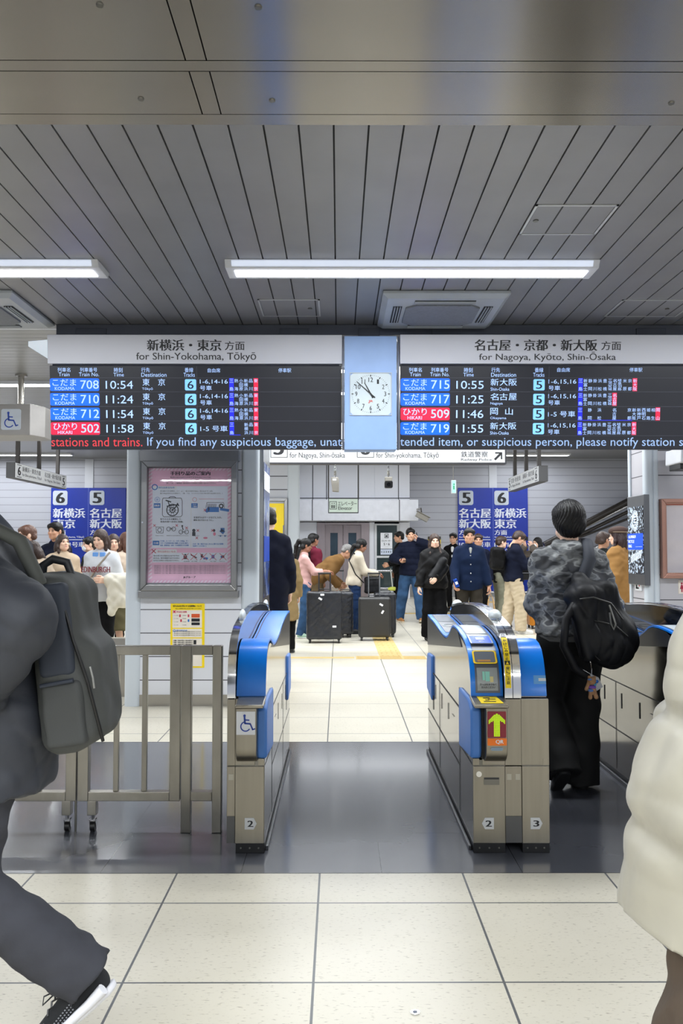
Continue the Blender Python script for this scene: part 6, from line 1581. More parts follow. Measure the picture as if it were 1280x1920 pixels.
# ================================================================== bags and luggage
def suitcase(x, y, w, d, h, m, label, heading=0, handle=None, wrap=False, tags=(), grp=None, trim=None, ribs=0):
    M = Matrix.Translation((x, y, 0)) @ Matrix.Rotation(R(heading), 4, 'Z')
    r = empty('suitcase', label, 'suitcase', M, grp); tr = trim or mat('case_trim', (24, 25, 28), .4)
    z0 = .055
    f = Field(.01); f.bx((0, 0, (z0 + h) / 2), (w / 2 - .035, d / 2 - .035, (h - z0) / 2 - .035), .035)
    if wrap: f.post.append(folds(.006, 40, int(x * 7) % 30 + 2))
    if ribs: f.post.append(lambda D, X, Y, Z: np.where(np.abs(D) < .05, D + .004 * (np.cos(X * 2 * math.pi / ribs) > .2), D))
    field_obj([f.mesh(.011) + (M,)], 'shell', m, r)
    b = MB(M)
    b.box(-w / 2 + .01, w / 2 - .01, -.006, .006, z0 - .002, z0 + .01).box(-w / 2 - .002, -w / 2 + .012, -.008, .008, z0 + .02, h - .03).box(w / 2 - .012, w / 2 + .002, -.008, .008, z0 + .02, h - .03).box(-w / 2 + .03, w / 2 - .03, -.008, .008, h - .01, h + .003)
    b.build('zip_band', tr, r)
    for sx in (-1, 1):
        for sy in (-1, 1):
            cx, cy = sx * (w / 2 - .05), sy * (d / 2 - .045)
            o = MB(M).box(cx - .02, cx + .02, cy - .018, cy + .018, .045, z0 + .02).build('wheel_mount', tr, r)
            MB(M).cyl((cx - .014, cy, .026), (cx + .014, cy, .026), .026, n=16).build('wheel', BLACK, o, smooth=40)
    MB(M).tube([(-.09, -d * .1, h - .005), (-.08, -d * .1, h + .03), (.08, -d * .1, h + .03), (.09, -d * .1, h - .005)], .008, 8).build('carry_handle', tr, r, smooth=60)
    if handle:
        hm = mat('handle_tube', (150, 156, 164), .3, .9) if handle[1] else mat('handle_dark', (60, 62, 68), .35, .6)
        for sx in (-1, 1): MB(M).cyl((sx * .085, d * .25, h - .02), (sx * .085, d * .25, handle[0]), .010, n=8).build('handle_tube', hm, r, smooth=50)
        MB(M).tube([(-.10, d * .25, handle[0]), (.10, d * .25, handle[0])], .014, 8).build('handle_grip', tr, r, smooth=50)
    for (u, v, a) in tags:
        F = M @ Matrix.Translation((u, -d / 2 - .006, v)) @ Matrix.Rotation(R(a), 4, 'Y'); MB(F).box(-.028, .028, -.001, .002, -.014, .014).build('case_tag', PAPER, r)
    return r
def soft_bag(name, label, cat, M, size, m, fold=.008, tilt=None, parts=True, h=.012, k=.02, shape=None):
    w, d, hh = size; f = Field(.05)
    rr = min(w, d, hh) * .28
    f.bx((0, 0, 0), (w / 2 - rr, d / 2 - rr, hh / 2 - rr), rr)
    if shape: shape(f)
    f.post.append(folds(fold, 24, int(w * 100) % 40)); f.post.append(creases(fold * .5, 16, int(d * 100) % 30))
    o = field_obj([f.mesh(h) + (M,)], name, m, None, M=M, label=label, cat=cat)
    return o
BLKC = mat('black_nylon', (13, 14, 18), .55, spec=.3, noise=(8, .2), bump=(120, .2, .002))
# ================================================================== the people
def X_(px, Y): return (px - 635) / 1600 * Y
NAVY = cloth('navy_cloth', (17, 22, 40)); NAVY2 = cloth('navy_jacket', (14, 28, 54)); DENIM = cloth('denim', (50, 78, 112), am=.25); DENIMD = cloth('dark_denim', (30, 50, 84), am=.2)
BLK = cloth('black_cloth', (11, 11, 13)); CREAMK = cloth('cream_fleece', (196, 186, 168)); PINKK = cloth('pink_knit', (196, 156, 152)); TAN = cloth('tan_coat', (150, 112, 66)); BEIGE = cloth('beige_cloth', (186, 166, 142))
OLIVE = cloth('olive_cloth', (92, 86, 62)); GREYC = cloth('grey_coat', (96, 88, 82)); BURG = cloth('burgundy', (98, 30, 48)); BRJ = cloth('brown_jacket', (118, 88, 52)); SWEAT = cloth('grey_marl', (200, 202, 206)); CHINO = cloth('beige_chino', (192, 176, 150))
KHAK = cloth('grey_green', (122, 122, 106)); DKGR = cloth('dark_green_black', (28, 34, 34))
WSH = (mat('shoe_white', (226, 224, 218), .5), mat('sole_white', (236, 234, 230), .5)); BSH = (mat('shoe_black', (20, 20, 22), .35), mat('sole_black', (30, 30, 32), .6)); NSH = (mat('shoe_tan', (142, 96, 48), .6), mat('sole_cream', (206, 194, 172), .6), 1); GSH = (mat('shoe_mint', (160, 190, 172), .6), mat('sole_white'))

# ---- man in camouflage hoodie walking through the gate, seen from behind
CAMO = two('camouflage', (60, 61, 64), [(112, 114, 116), (100, 102, 104), (150, 152, 152), (74, 75, 78)], 9, .38, .60, .9, stretch=(1, 1, 1.9), detail=2, bump=(200, .2, .002))
o = person('person in grey camouflage hoodie and wide black trousers walking away between the gates', (1.350, 5.0), 0, 1.665, h=.009, wide=1.02,
    feet=[(-.075, -.10, .02, 42, 4), (.075, .10, 0, 0, -5)], hands=[(-.14, .30, 1.12), (.34, .22, .98)], palms=[(1, 0, 0), (0, 0, -1)], poles=[(-.25, -.6, -1), (.25, -.6, -1)],
    hair=('bowl', HAIRB), face=False, top={'m': CAMO, 't': .042, 'ts': .034, 'crease': (.0035, 15, 4), 'len': -.015, 'hood': 1, 'name': 'hoodie', 'fold': .014, 'ff': 26}, legs={'m': mat('black_trousers', (9, 9, 11), .8), 't': .022, 'flare': .045, 'low': .06, 'fold': .008}, shoes=BSH)
lv = o['lv']
f = Field(.03); f.rc(tuple(lv(.0, -.062)), tuple(lv(.0, .062)), .128); f.post += [below(.935), above(.868)]
rib = field_obj([f.mesh(.009) + (o['W'],)], 'ribbed_hem', mat('rib_grey', (120, 120, 120), .9, bump=(300, .3, .003), stretch=(1, 1, .05)), o['hoodie'])
f = Field(.03); f.chain([tuple(lv(.50, -.085, .03)), tuple(lv(.52, -.075, -.05)), tuple(lv(.50, 0, -.10)), tuple(lv(.52, .075, -.05)), tuple(lv(.50, .085, .03))], [.030, .036, .042, .036, .030]).rc(tuple(lv(.47, -.05, -.10)), tuple(lv(.38, .0, -.13)), .045, .03).rc(tuple(lv(.47, .05, -.10)), tuple(lv(.38, .0, -.13)), .045, .03); f.post.append(folds(.006, 30, 3))
field_obj([f.mesh(.008) + (o['W'],)], 'hood', CAMO, o['hoodie'])
# his black rucksack over the right shoulder
BX = -.075
Mb = Matrix.Translation((1.425, 4.72, 1.0)) @ Matrix.Rotation(R(-14), 4, 'Y') @ Matrix.Rotation(R(18), 4, 'Z')
def shp(f): f.rc((-.04, 0, .17), (-.02, .05, .24), .08, .05).el((.05, -.02, -.11), (.155, .12, .165), k=.06).rc((-.14, -.04, .10), (-.16, -.06, -.16), .03, .03)
bag = soft_bag('backpack', 'large black nylon rucksack hanging from one shoulder of the camouflage hoodie', 'bag', Mb, (.27, .20, .42), BLKC, .012, h=.008, shape=shp)
MB().tube([(1.33, 4.645, 1.02), (1.40, 4.60, 1.01), (1.48, 4.585, .99), (1.55, 4.60, .93)], .004, 6).build('pocket_seam', mat('zip_black'), bag, smooth=60)
MB().tube([(1.34, 4.63, .92), (1.36, 4.605, .84), (1.40, 4.60, .80)], .004, 6).build('pocket_seam', mat('zip_black'), bag, smooth=60)
b = MB(); b.tube([(1.42, 5.03, 1.435), (1.425, 4.90, 1.43), (1.42, 4.835, 1.34), (1.365, 4.83, 1.20), (1.355, 4.80, 1.08)], [.030, .034, .036, .034, .03], 12)
st = b.build('shoulder_strap', mat('strap_slate', (42, 46, 56), .7), bag, smooth=60)
MB().tube([(1.285, 4.66, 1.10), (1.225, 4.62, 1.02), (1.205, 4.60, .88), (1.265, 4.60, .76), (1.325, 4.62, .72)], .022, 10).build('loose_strap', BLKC, bag, smooth=60)
MB().tube([(1.445, 4.575, 1.10), (1.460, 4.57, 1.05), (1.475, 4.565, 1.00), (1.465, 4.565, .97), (1.450, 4.565, 1.0), (1.445, 4.57, 1.06)], .005, 6).build('zip_pull', mat('pull_grey', (150, 150, 146), .4, .5), bag, smooth=60)
MB().tube([(1.295, 4.60, 1.13), (1.365, 4.585, 1.14), (1.455, 4.58, 1.11), (1.525, 4.60, 1.02)], .005, 6).build('zip', mat('zip_black', (8, 8, 9), .3), bag, smooth=60)
MB().tube([(1.330, 4.62, .84), (1.350, 4.60, .79), (1.355, 4.60, .74)], .003, 6).build('clip_cord', CHROME, bag)
# plush charm and pouch hanging from the rucksack
Mp = Matrix.Translation((1.350, 4.59, .70)); f = Field(.006)
f.el((0, 0, -.005), (.024, .018, .022)).el((.004, 0, -.055), (.020, .016, .020)).rc((-.006, 0, -.06), (-.010, -.006, -.092), .010, .011).rc((.014, 0, -.06), (.022, -.006, -.090), .010, .012).rc((-.018, 0, -.02), (-.030, -.004, -.048), .009, .010).el((-.014, 0, .016), (.008, .006, .008)).el((.016, 0, .014), (.008, .006, .008))
pl = field_obj([f.mesh(.0035) + (Mp,)], 'plush_charm', mat('plush_tan', (176, 134, 98), .95, noise=(90, .2), bump=(300, .6, .004)), None, M=Mp, label='small tan plush bear charm in blue and purple clothes dangling from the black rucksack', cat='charm')
f = Field(.005); f.el((.002, 0, -.038), (.022, .018, .010)); field_obj([f.mesh(.0035) + (Mp,)], 'purple_skirt', mat('plush_purple', (130, 84, 186), .8), pl)
f = Field(.005); f.el((-.006, -.004, -.054), (.017, .016, .010)).el((-.012, -.010, .004), (.014, .010, .006)); field_obj([f.mesh(.0035) + (Mp,)], 'blue_cloth', mat('plush_blue', (96, 130, 186), .8), pl)
MB().tube([(1.355, 4.60, .76), (1.350, 4.59, .72)], .0015, 5).build('cord', PAPER, pl)
Mq = Matrix.Translation((1.380, 4.60, .68)) @ Matrix.Rotation(R(-32), 4, 'Y')
q = MB(Mq).prism([(-.022, -.035), (.020, -.035), (.026, .02), (0, .060), (-.022, .02)], 'y', .004, .012).build('pouch', mat('pouch_grey', (176, 176, 180), .6), label='small pale grey pouch with blue ornament hanging beside the plush charm', cat='pouch', origin=Mq)
for (u, v, c) in ((-.008, .030, 0), (.006, .008, 0), (-.012, .0, 1)): MB(Mq).ball((u, .0, v), (.010, .005, .009), 10, 8).build('ornament', mat('orn_blue', (40, 104, 190), .3) if not c else mat('orn_teal', (70, 150, 180), .3), q, smooth=60)
MB(Mq).tube([(0, .006, .058), (-.022, .0, .10)], .0015, 5).build('cord', PAPER, q)

# ---- left walking man in the foreground
SLATE = mat('slate_shell', (47, 50, 58), .62, noise=(5, .06), bump=(60, .15, .003))
GTR = cloth('grey_trousers', (64, 65, 71), am=.12)
o = person('person in dark slate hooded jacket and grey trousers striding past the barrier', (-.975, 2.50), 90, 1.72, h=.009, wide=1.05, drop=.02,
    feet=[(-.08, -.315, .075, 40, 0), (.10, .36, 0, 0, 0)], hands=[(-.22, -.01, 1.00), (.22, .28, 1.05)], palms=[(1, 0, 0), None], poles=[(-.5, -1, .1), None],
    hair=('short', HAIRB), face=False, head=(0, 34, 0), lean=9, top={'m': SLATE, 't': .040, 'ts': .055, 'len': .19, 'hood': 1, 'fold': .012, 'ff': 20, 'crease': (.0045, 11, 8), 'flare': .0}, legs={'m': GTR, 't': .016, 'flare': .022, 'low': .022, 'fold': .009},
    shoes=(mat('knit_black', (24, 26, 30), .8, bump=(400, .5, .002)), mat('sole_foam', (232, 232, 238), .6)))
W = o['W']; FMf = W @ o['FM'][0]
mid = next(c for c in o['root'].children if c.name.startswith('shoe'))
b = MB(FMf); s_ = 1.74 / 1.7
b.tube([(-.046, -.075, .030), (-.050, -.02, .024), (-.050, .06, .020), (-.044, .13, .016)], [.016, .013, .011, .009], 10).build('foam_sole_edge', mat('sole_foam'), mid, smooth=60)
b = MB(FMf)
for k in range(4): b.tube([(-.025, .055 + .022 * k, .088 - .011 * k), (0, .058 + .022 * k, .096 - .011 * k), (.025, .055 + .022 * k, .088 - .011 * k)], .0028, 6)
b.tube([(0, .05, .10), (-.03, .07, .115), (-.034, .085, .10), (-.01, .06, .098)], .0022, 6); b.build('laces', BLACK, mid, smooth=60)
b = MB(FMf)
for k in range(14):
    for j in range(5):
        u = .02 + .009 * k; v = .055 - .008 * j - .0018 * k; b.box(-.0475 + .0003 * k, -.0462 + .0003 * k, u, u + .004, v, v + .0035)
b.build('mesh_pattern', mat('mesh_grey', (130, 132, 138), .8), mid)
# hood roll and his backpack
f = Field(.05); f.rc((-.05, .10, 1.44), (-.02, .03, 1.42), .055, .060).rc((.06, .09, 1.44), (.02, .03, 1.42), .055).el((0, .12, 1.48), (.08, .08, .065), k=.06); f.post.append(folds(.012, 24, 5))
field_obj([f.mesh(.009) + (W,)], 'hood', mat('hood_slate', (66, 72, 84), .85, noise=(5, .06)), o['jacket'])
BPG = mat('pack_grey', (66, 68, 67), .7, noise=(6, .10), bump=(140, .25, .002))
Mb = W @ Matrix.Translation((-.0, -.195, 1.085)) @ Matrix.Rotation(R(-7), 4, 'X')
f = Field(.04); f.bx((0, 0, -.01), (.09, .015, .19), .055).bx((0, -.055, -.09), (.080, .012, .10), .042).el((0, .02, .20), (.12, .07, .05)); f.post.append(folds(.007, 20, 12))
bag = field_obj([f.mesh(.008) + (Mb,)], 'backpack', BPG, None, M=Mb, label='large grey backpack worn by the striding person in the slate jacket', cat='bag')
MB(Mb).tube([(-.140, -.035, .20), (-.148, -.060, .06), (-.140, -.085, -.06), (-.132, -.10, -.18), (-.11, -.10, -.23)], .005, 8).build('zip', mat('zip_black'), bag, smooth=60)
f = Field(.03); f.bx((-.120, -.005, .09), (.012, .030, .11), .020); field_obj([f.mesh(.006) + (Mb,)], 'side_panel', mat('pack_slate', (42, 48, 60), .7), bag)
f = Field(.03); f.bx((-.128, -.01, -.14), (.008, .04, .075), .016); f.post.append(folds(.004, 30, 9)); field_obj([f.mesh(.006) + (Mb,)], 'side_pocket', mat('pack_grey2', (60, 62, 62), .7, bump=(140, .25, .002)), bag)
MB(Mb).tube([(0, .06, .22), (0, .05, .275), (0, .02, .29), (0, -.02, .275), (0, -.035, .215)], [.010, .013, .013, .013, .010], 10).build('carry_handle', mat('handle_black', (34, 36, 40), .5), bag, smooth=60)
MB(Mb).tube([(-.152, -.05, -.05), (-.155, .04, -.055)], .006, 8).build('pocket_trim', mat('pack_slate'), bag, smooth=60)
MB(Mb).tube([(-.138, -.095, -.02), (-.140, -.10, -.05), (-.138, -.10, -.08)], .003, 6).build('zip_pull', mat('pull_grey'), bag, smooth=60)
MB(W).tube([(-.13, -.15, 1.30), (-.155, -.10, 1.42), (-.14, .0, 1.47), (-.15, .11, 1.38), (-.16, .14, 1.24)], [.020, .022, .022, .022, .018], 10).build('shoulder_strap', mat('strap_olive', (74, 76, 72), .7), bag, smooth=60)

# ---- right foreground, cream puffer
PUFF = mat('cream_puffer', (176, 171, 155), .40, noise=(4, .03), bump=(7, .35, .022), sheen=.2)
CORD = mat('brown_corduroy', (84, 71, 59), .85, noise=(14, .12), bump=(90, .5, .003), stretch=(1, 1, .1))
o = person('person in bulky cream quilted jacket and brown trousers close to the viewer', (.735, 1.56), -80, 1.64, fem=True, h=.008, lean=19,
    feet=[(-.09, .20, 0, 0, 0), (.09, -.36, .02, 35, 0)], hands=[(-.16, .30, 1.02), (.17, .20, .98)], hair=('bob', HAIRB), face=False, poles=[None, (.3, -1, -.2)],
    top={'m': PUFF, 't': .085, 'ts': .062, 'len': .165, 'vcut': 1, 'flare': .045, 'grooves': ((1.08, .87), .017, .022), 'crease': (.0035, 9, 5), 'fold': .010, 'ff': 11, 'k': .05}, legs={'m': CORD, 't': .055, 'flare': .10, 'low': .04, 'fold': .012}, shoes=BSH)

# ---- crowd at the left, behind the barrier
o = person('person in grey marl university sweatshirt with blue collar, cream coat over one arm', (X_(192, 9.8), 9.8), 172, 1.62, fem=True, skin=0, hair=('bangs', HAIRN), head=(-8, 12, 0),
    hands=[(-.12, .20, 1.10), (.10, .20, .96)], palms=[(0, -1, 0), None], top={'m': SWEAT, 't': .034, 'ts': .03, 'len': .06, 'name': 'sweatshirt'}, legs={'m': BLK, 't': .02}, shoes=BSH)
f = Field(.01)
for sg in (-1, 1): f.bx((sg * .045, .085, 1.40), (.026, .004, .020), .008, rot=[[1, 0, 0], [0, 1, 0], [0, 0, 1]])
field_obj([f.mesh(.006) + (o['W'] @ Matrix.Scale(1.62 / 1.7, 4),)], 'shirt_collar', mat('collar_blue', (104, 156, 222), .7), o['sweatshirt'])
F = o['W'] @ Matrix.Rotation(math.pi, 4, 'Z') @ Matrix.Translation((0, -.168, 0)); MB(F).text('EDINBURGH', -.17, .17, 1.135, 1.20, 0, .03).build('chest_lettering', mat('letter_maroon', (120, 34, 44), .7), o['sweatshirt'])
MB(o['W']).tube([(-.12, .06, 1.36), (-.02, .155, 1.20), (.10, .15, 1.02), (.16, .12, .95)], .012, 8).build('bag_strap', mat('taupe', (150, 140, 126), .6), o['root'], smooth=60)
Mc = o['W'] @ Matrix.Translation((-.20, .17, .92)); f = Field(.05); f.rc((.02, 0, .13), (-.16, -.03, .12), .075, .08).rc((-.02, 0, .10), (.0, .02, -.22), .08, .05).rc((-.10, -.02, .10), (-.12, 0, -.10), .09, .09).rc((-.18, -.03, .08), (-.18, -.02, -.05), .07, .06); f.post.append(folds(.018, 22, 8))
field_obj([f.mesh(.012) + (Mc,)], 'coat', mat('coat_ivory', (212, 206, 190), .8, bump=(60, .3, .004)), None, M=Mc, label='ivory quilted coat draped over the arm of the sweatshirt wearer', cat='coat')
Mg = o['W'] @ Matrix.Translation((.13, .17, .98)); soft_bag('shoulder_bag', 'taupe soft crossbody bag in front of the grey sweatshirt', 'bag', Mg, (.28, .11, .20), mat('taupe'), .008)
person('person with light brown hair and dark jacket nearest the walking backpacker', (X_(54, 9.8), 9.8), 128, 1.66, hair=('short', HAIRL), skin=0, top={'m': DKGR, 't': .045, 'ts': .03}, legs={'m': BLK}, shoes=BSH)
person('tallest person in front of the 6 and 5 wall sign, short black hair', (X_(106, 11.2), 11.2), 158, 1.74, hair=('short', HAIRB), skin=2, top={'m': NAVY, 't': .03}, legs={'m': BLK}, shoes=BSH)
person('person with dark fringe in beige coat in front of the 6 and 5 wall sign', (X_(118, 10.5), 10.5), 205, 1.57, fem=True, hair=('bangs', HAIRN), head=(20, -8, 0), top={'m': BEIGE, 't': .05, 'ts': .04, 'len': .3, 'flare': .03, 'name': 'coat'}, legs={'m': BLK}, shoes=BSH)
person('stooping person with brown bob and fawn hooded coat, lowest head of the crowd', (X_(96, 8.7), 8.7), 100, 1.50, fem=True, lean=16, hair=('bob', HAIRN), head=(10, 15, 0), top={'m': cloth('fawn', (176, 158, 138)), 't': .06, 'ts': .05, 'len': .3, 'hood': 1, 'name': 'coat', 'fold': .012}, legs={'m': BLK}, shoes=BSH)
o = person('person with white face mask and black hair behind the sweatshirt wearer', (X_(170, 12), 12.0), 120, 1.56, hair=('short', HAIRB), top={'m': BLK, 't': .03}, legs={'m': BLK}, shoes=BSH); mask(o)
person('brown haired person in white top just behind the sweatshirt wearer', (X_(213, 11.0), 11.0), 200, 1.58, fem=True, hair=('bob', HAIRN), top={'m': cloth('white_top', (214, 210, 204)), 't': .03}, legs={'m': BLK}, shoes=BSH)
person('brown haired person in beige blouse and long olive skirt beside the pillar edge', (X_(238, 10.7), 10.7), 60, 1.60, fem=True, hair=('long', HAIRL), face=True, top={'m': cloth('beige_blouse', (194, 176, 158)), 't': .035, 'ts': .03, 'name': 'blouse'}, legs={'m': OLIVE, 'skirt': .42, 't': .03, 'flare': .03}, shoes=BSH)

# ---- people beyond the left gate
person('tall person in navy long coat standing beside the pink poster pillar', (X_(503, 9.3), 9.3), 8, 1.84, skin=0, hair=('short', HAIRB), face=False, top={'m': cloth('navy_coat', (14, 17, 32)), 't': .045, 'ts': .03, 'len': .34, 'name': 'coat'}, legs={'m': NAVY}, shoes=BSH)
person('person in long tan coat half hidden behind the navy coat', (X_(535, 11.6), 11.6), 5, 1.50, fem=True, hair=('bob', HAIRB), face=False, top={'m': cloth('tan_long', (132, 112, 78)), 't': .03, 'len': .42, 'flare': .03, 'name': 'coat'}, legs={'m': BLK}, shoes=BSH)
o = person('person in pink knit and jeans with ponytail and glasses holding a big suitcase', (X_(570, 13.5), 13.5), -84, 1.56, fem=True, skin=3, hair=('tail', HAIRB), head=(0, 12, 0), wide=1.1, belly=.02,
    hands=[(-.08, .36, 1.14), (.08, .39, 1.13)], palms=[(0, 0, -1), (0, 0, -1)], feet=[(-.10, .04, 0, 0, 5), (.10, -.04, 0, 0, -5)], top={'m': PINKK, 't': .018, 'len': .06, 'name': 'sweater', 'cuff': .09}, legs={'m': DENIM, 't': .022}, shoes=GSH); glasses(o)
o = person('black haired person in burgundy top with dark rucksack behind the pink knit', (X_(586, 15.0), 15.0), -50, 1.66, hair=('short', HAIRB), skin=3, top={'m': BURG, 't': .03}, legs={'m': BLK}, shoes=BSH)
soft_bag('backpack', 'dark rucksack on the back of the burgundy top', 'bag', o['W'] @ Matrix.Translation((0, -.21, 1.24)), (.28, .16, .40), BLKC)
o = person('grey haired person with glasses in brown jacket stooping over the luggage', (X_(594, 14.5), 14.5), -86, 1.70, skin=2, lean=52, head=(0, 8, 0), hair=('crop', HAIRG), feet=[(-.10, .05, 0, 0, 5), (.10, -.06, 0, 0, -5)],
    hands=[(-.10, .42, .80), (.12, .36, .78)], poles=[(-.3, -.6, .6), (.3, -.6, .8)], top={'m': BRJ, 't': .05, 'ts': .035, 'len': .14, 'fold': .012}, legs={'m': cloth('brown_trousers', (92, 78, 56)), 't': .02}, shoes=BSH); glasses(o)
o = person('person in cream fleece and dark jeans with low ponytail holding a suitcase handle', (X_(664, 14.2), 14.2), -84, 1.57, fem=True, skin=3, lean=8, head=(0, 18, 0), hair=('low', HAIRB), wide=1.05,
    hands=[(-.06, .40, 1.08), (.10, .40, 1.06)], palms=[(0, 0, -1), (0, 0, -1)], feet=[(-.09, .05, 0, 0, 5), (.10, -.03, 0, 0, -5)], top={'m': CREAMK, 't': .035, 'ts': .026, 'len': .05, 'name': 'fleece'}, legs={'m': DENIMD, 't': .02}, shoes=BSH)
MB(o['W']).tube([(.07, -.03, 1.34), (.11, .12, 1.22), (.13, .22, 1.0), (.14, .26, .86)], .011, 8).build('bag_strap', BLKC, o['root'], smooth=60)
MB(o['W']).tube([(.07, -.03, 1.34), (.13, -.10, 1.20), (.17, .0, .98), (.16, .14, .84)], .009, 8).build('bag_strap', BLKC, o['root'], smooth=60)
soft_bag('handbag', 'black shoulder bag hanging in front of the cream fleece', 'bag', o['W'] @ Matrix.Translation((.13, .28, .80)), (.14, .26, .28), BLKC)
# ---- people walking towards the gates
PHN = mat('phone_black', (22, 24, 28), .2)
def phone(M, label): return MB(M).rrect(-.036, .036, -.074, .074, .008, -.004, .004).build('phone', PHN, label=label, cat='phone', origin=M, bevel=.001)
o = person('person in dark navy puffer and blue jeans phoning, walking towards the gates', (X_(770, 16.4), 16.4), 183, 1.79, hair=('short', HAIRB), skin=1, head=(0, 4, 6), feet=[(-.16, .18, .02, -14, -12), (.20, -.06, 0, 0, 16)],
    hands=[(-.11, .08, 1.47), (.20, .26, 1.10)], palms=[(1, 0, 0, .15, -.05, 1), (0, 0, 1, -.2, 1, 0)], poles=[(-1, .2, -1), (1, -.6, -.4)], top={'m': NAVY, 't': .052, 'ts': .045, 'len': .06, 'baf': .11}, legs={'m': DENIM, 't': .032, 'flare': .015}, shoes=NSH)
W = o['W']; phone(W @ Matrix.Translation((-.115, .05, 1.64)) @ Matrix.Rotation(R(90), 4, 'Z') @ Matrix.Rotation(R(12), 4, 'X'), 'dark phone held to the ear of the navy puffer wearer')
phone(W @ Matrix.Translation((.17, .36, 1.19)) @ Matrix.Rotation(R(75), 4, 'X'), 'second dark phone held low by the navy puffer wearer')
o = person('black haired person in dark clothes right behind the phoning person', (X_(749, 18.6), 18.6), 100, 1.77, hair=('short', HAIRB), skin=2, hands=[(-.18, .28, 1.02), None], top={'m': BLK, 't': .03}, legs={'m': BLK}, shoes=BSH)
a = at(732, 1066, 18.5); c = at(736, 1104, 18.5)
q = MB().cyl(a, c, .012, n=8).build('duster', mat('pole_white', (206, 208, 204), .4), label='thin white pole with lime tip beside the second suitcase', cat='duster', origin=Matrix.Translation(c))
MB().ball((c.x, c.y, c.z), (.11, .05, .045), 14, 8).build('duster_head', mat('lime_plush', (206, 214, 96), .9, bump=(80, .6, .01)), q, smooth=60)
o = person('person with long brown hair dressed all in black walking towards the gate', (X_(814, 13.0), 13.0), 184, 1.62, fem=True, skin=0, hair=('long', HAIRN), head=(0, 0, 0), feet=[(-.08, .16, 0, 0, -4), (.10, -.10, 0, 8, 6)],
    hands=[(.03, .24, 1.0), (.27, .10, .84)], palms=[(0, -1, 0), None], top={'m': mat('black_shell', (7, 7, 9), .6, bump=(40, .3, .005), spec=.2), 't': .058, 'ts': .045, 'len': .06, 'fold': .014}, legs={'m': BLK, 't': .024, 'flare': .03}, shoes=BSH)
f = Field(.03); f.rc((-.10, .17, 1.22), (.06, .19, .98), .062, .075).rc((-.14, .15, 1.12), (-.02, .18, .96), .055, .06); f.post.append(folds(.012, 26, 4)); Mx = o['W']
field_obj([f.mesh(.012) + (Mx,)], 'crossbody_bag', BLKC, None, M=Mx @ Matrix.Translation((0, .2, 1.1)), label='black soft bag worn across the chest of the long haired person in black', cat='bag')
o = person('person in navy button jacket holding a blue can and a paper bag, facing the viewer', (X_(879, 12.7), 12.7), 180, 1.70, hair=('short', HAIRB), skin=2, wide=1.0, feet=[(-.11, .12, 0, 0, -6), (.11, -.10, 0, 8, 6)],
    hands=[(-.29, .06, .80), (.24, .20, .90)], palms=[None, (-1, 0, 0)], top={'m': NAVY2, 't': .044, 'ts': .034, 'len': .12, 'fold': .007}, legs={'m': cloth('dark_olive', (48, 44, 38)), 't': .02}, shoes=BSH)
W = o['W']; b = MB(W)
for z in (1.30, 1.17, 1.04, .92): b.ball((.0, .148 - (z - 1.1) * .05, z), (.010, .006, .010), 10, 6)
b.build('button', mat('button_silver', (190, 192, 196), .3, .8), o['jacket'], smooth=60)
f = Field(.01); f.rc((-.008, .085, 1.40), (-.004, .118, 1.33), .024, .010); field_obj([f.mesh(.007) + (W,)], 'shirt', mat('shirt_grey', (140, 142, 138), .8), o['root'])
Mk = W @ Matrix.Translation((.235, .30, .905)) @ Matrix.Rotation(R(20), 4, 'Y')
q = MB(Mk).cyl((0, 0, -.060), (0, 0, .055), .033, n=20).cyl((0, 0, .055), (0, 0, .062), .033, .027, n=20).build('drink_can', mat('can_blue', (24, 70, 170), .25, .7), label='blue drink can in the hand of the navy jacket wearer', cat='can', origin=Mk, smooth=40)
MB(Mk).box(-.018, .018, .0325, .0335, -.02, .02).build('can_mark', PAPER, q)
Mk = W @ Matrix.Translation((-.30, .10, .43))
q = MB(Mk).box(-.08, .08, -.05, .05, -.16, .08).build('paper_bag', mat('paper_dark', (42, 38, 40), .7), label='dark paper bag with tan handles carried by the navy jacket wearer', cat='bag', origin=Mk, bevel=.004)
for yy in (-.04, .04): MB(Mk).tube([(-.05, yy, .08), (-.035, yy * .6, .22), (0, 0, .31), (.035, yy * .6, .22), (.05, yy, .08)], .006, 6).build('bag_handle', mat('handle_tan', (196, 160, 112), .7), q, smooth=60)
o = person('person in black suit with glasses far behind the blue can holder', (X_(850, 19.2), 19.2), 155, 1.75, hair=('short', HAIRB), skin=1, top=[{'m': BLK, 't': .025, 'len': .14}], legs={'m': BLK}, shoes=BSH); glasses(o)
f = Field(.01); f.rc((0, .085, 1.42), (0, .115, 1.22), .035, .018); field_obj([f.mesh(.008) + (o['W'],)], 'shirt', mat('shirt_white', (220, 222, 226), .8), o['root'])
person('person hidden behind the navy jacket wearer, only the side of the face showing', (X_(896, 15.3), 15.3), 175, 1.66, hair=('short', HAIRN), skin=2, top={'m': NAVY, 't': .02}, legs={'m': BLK}, shoes=BSH)
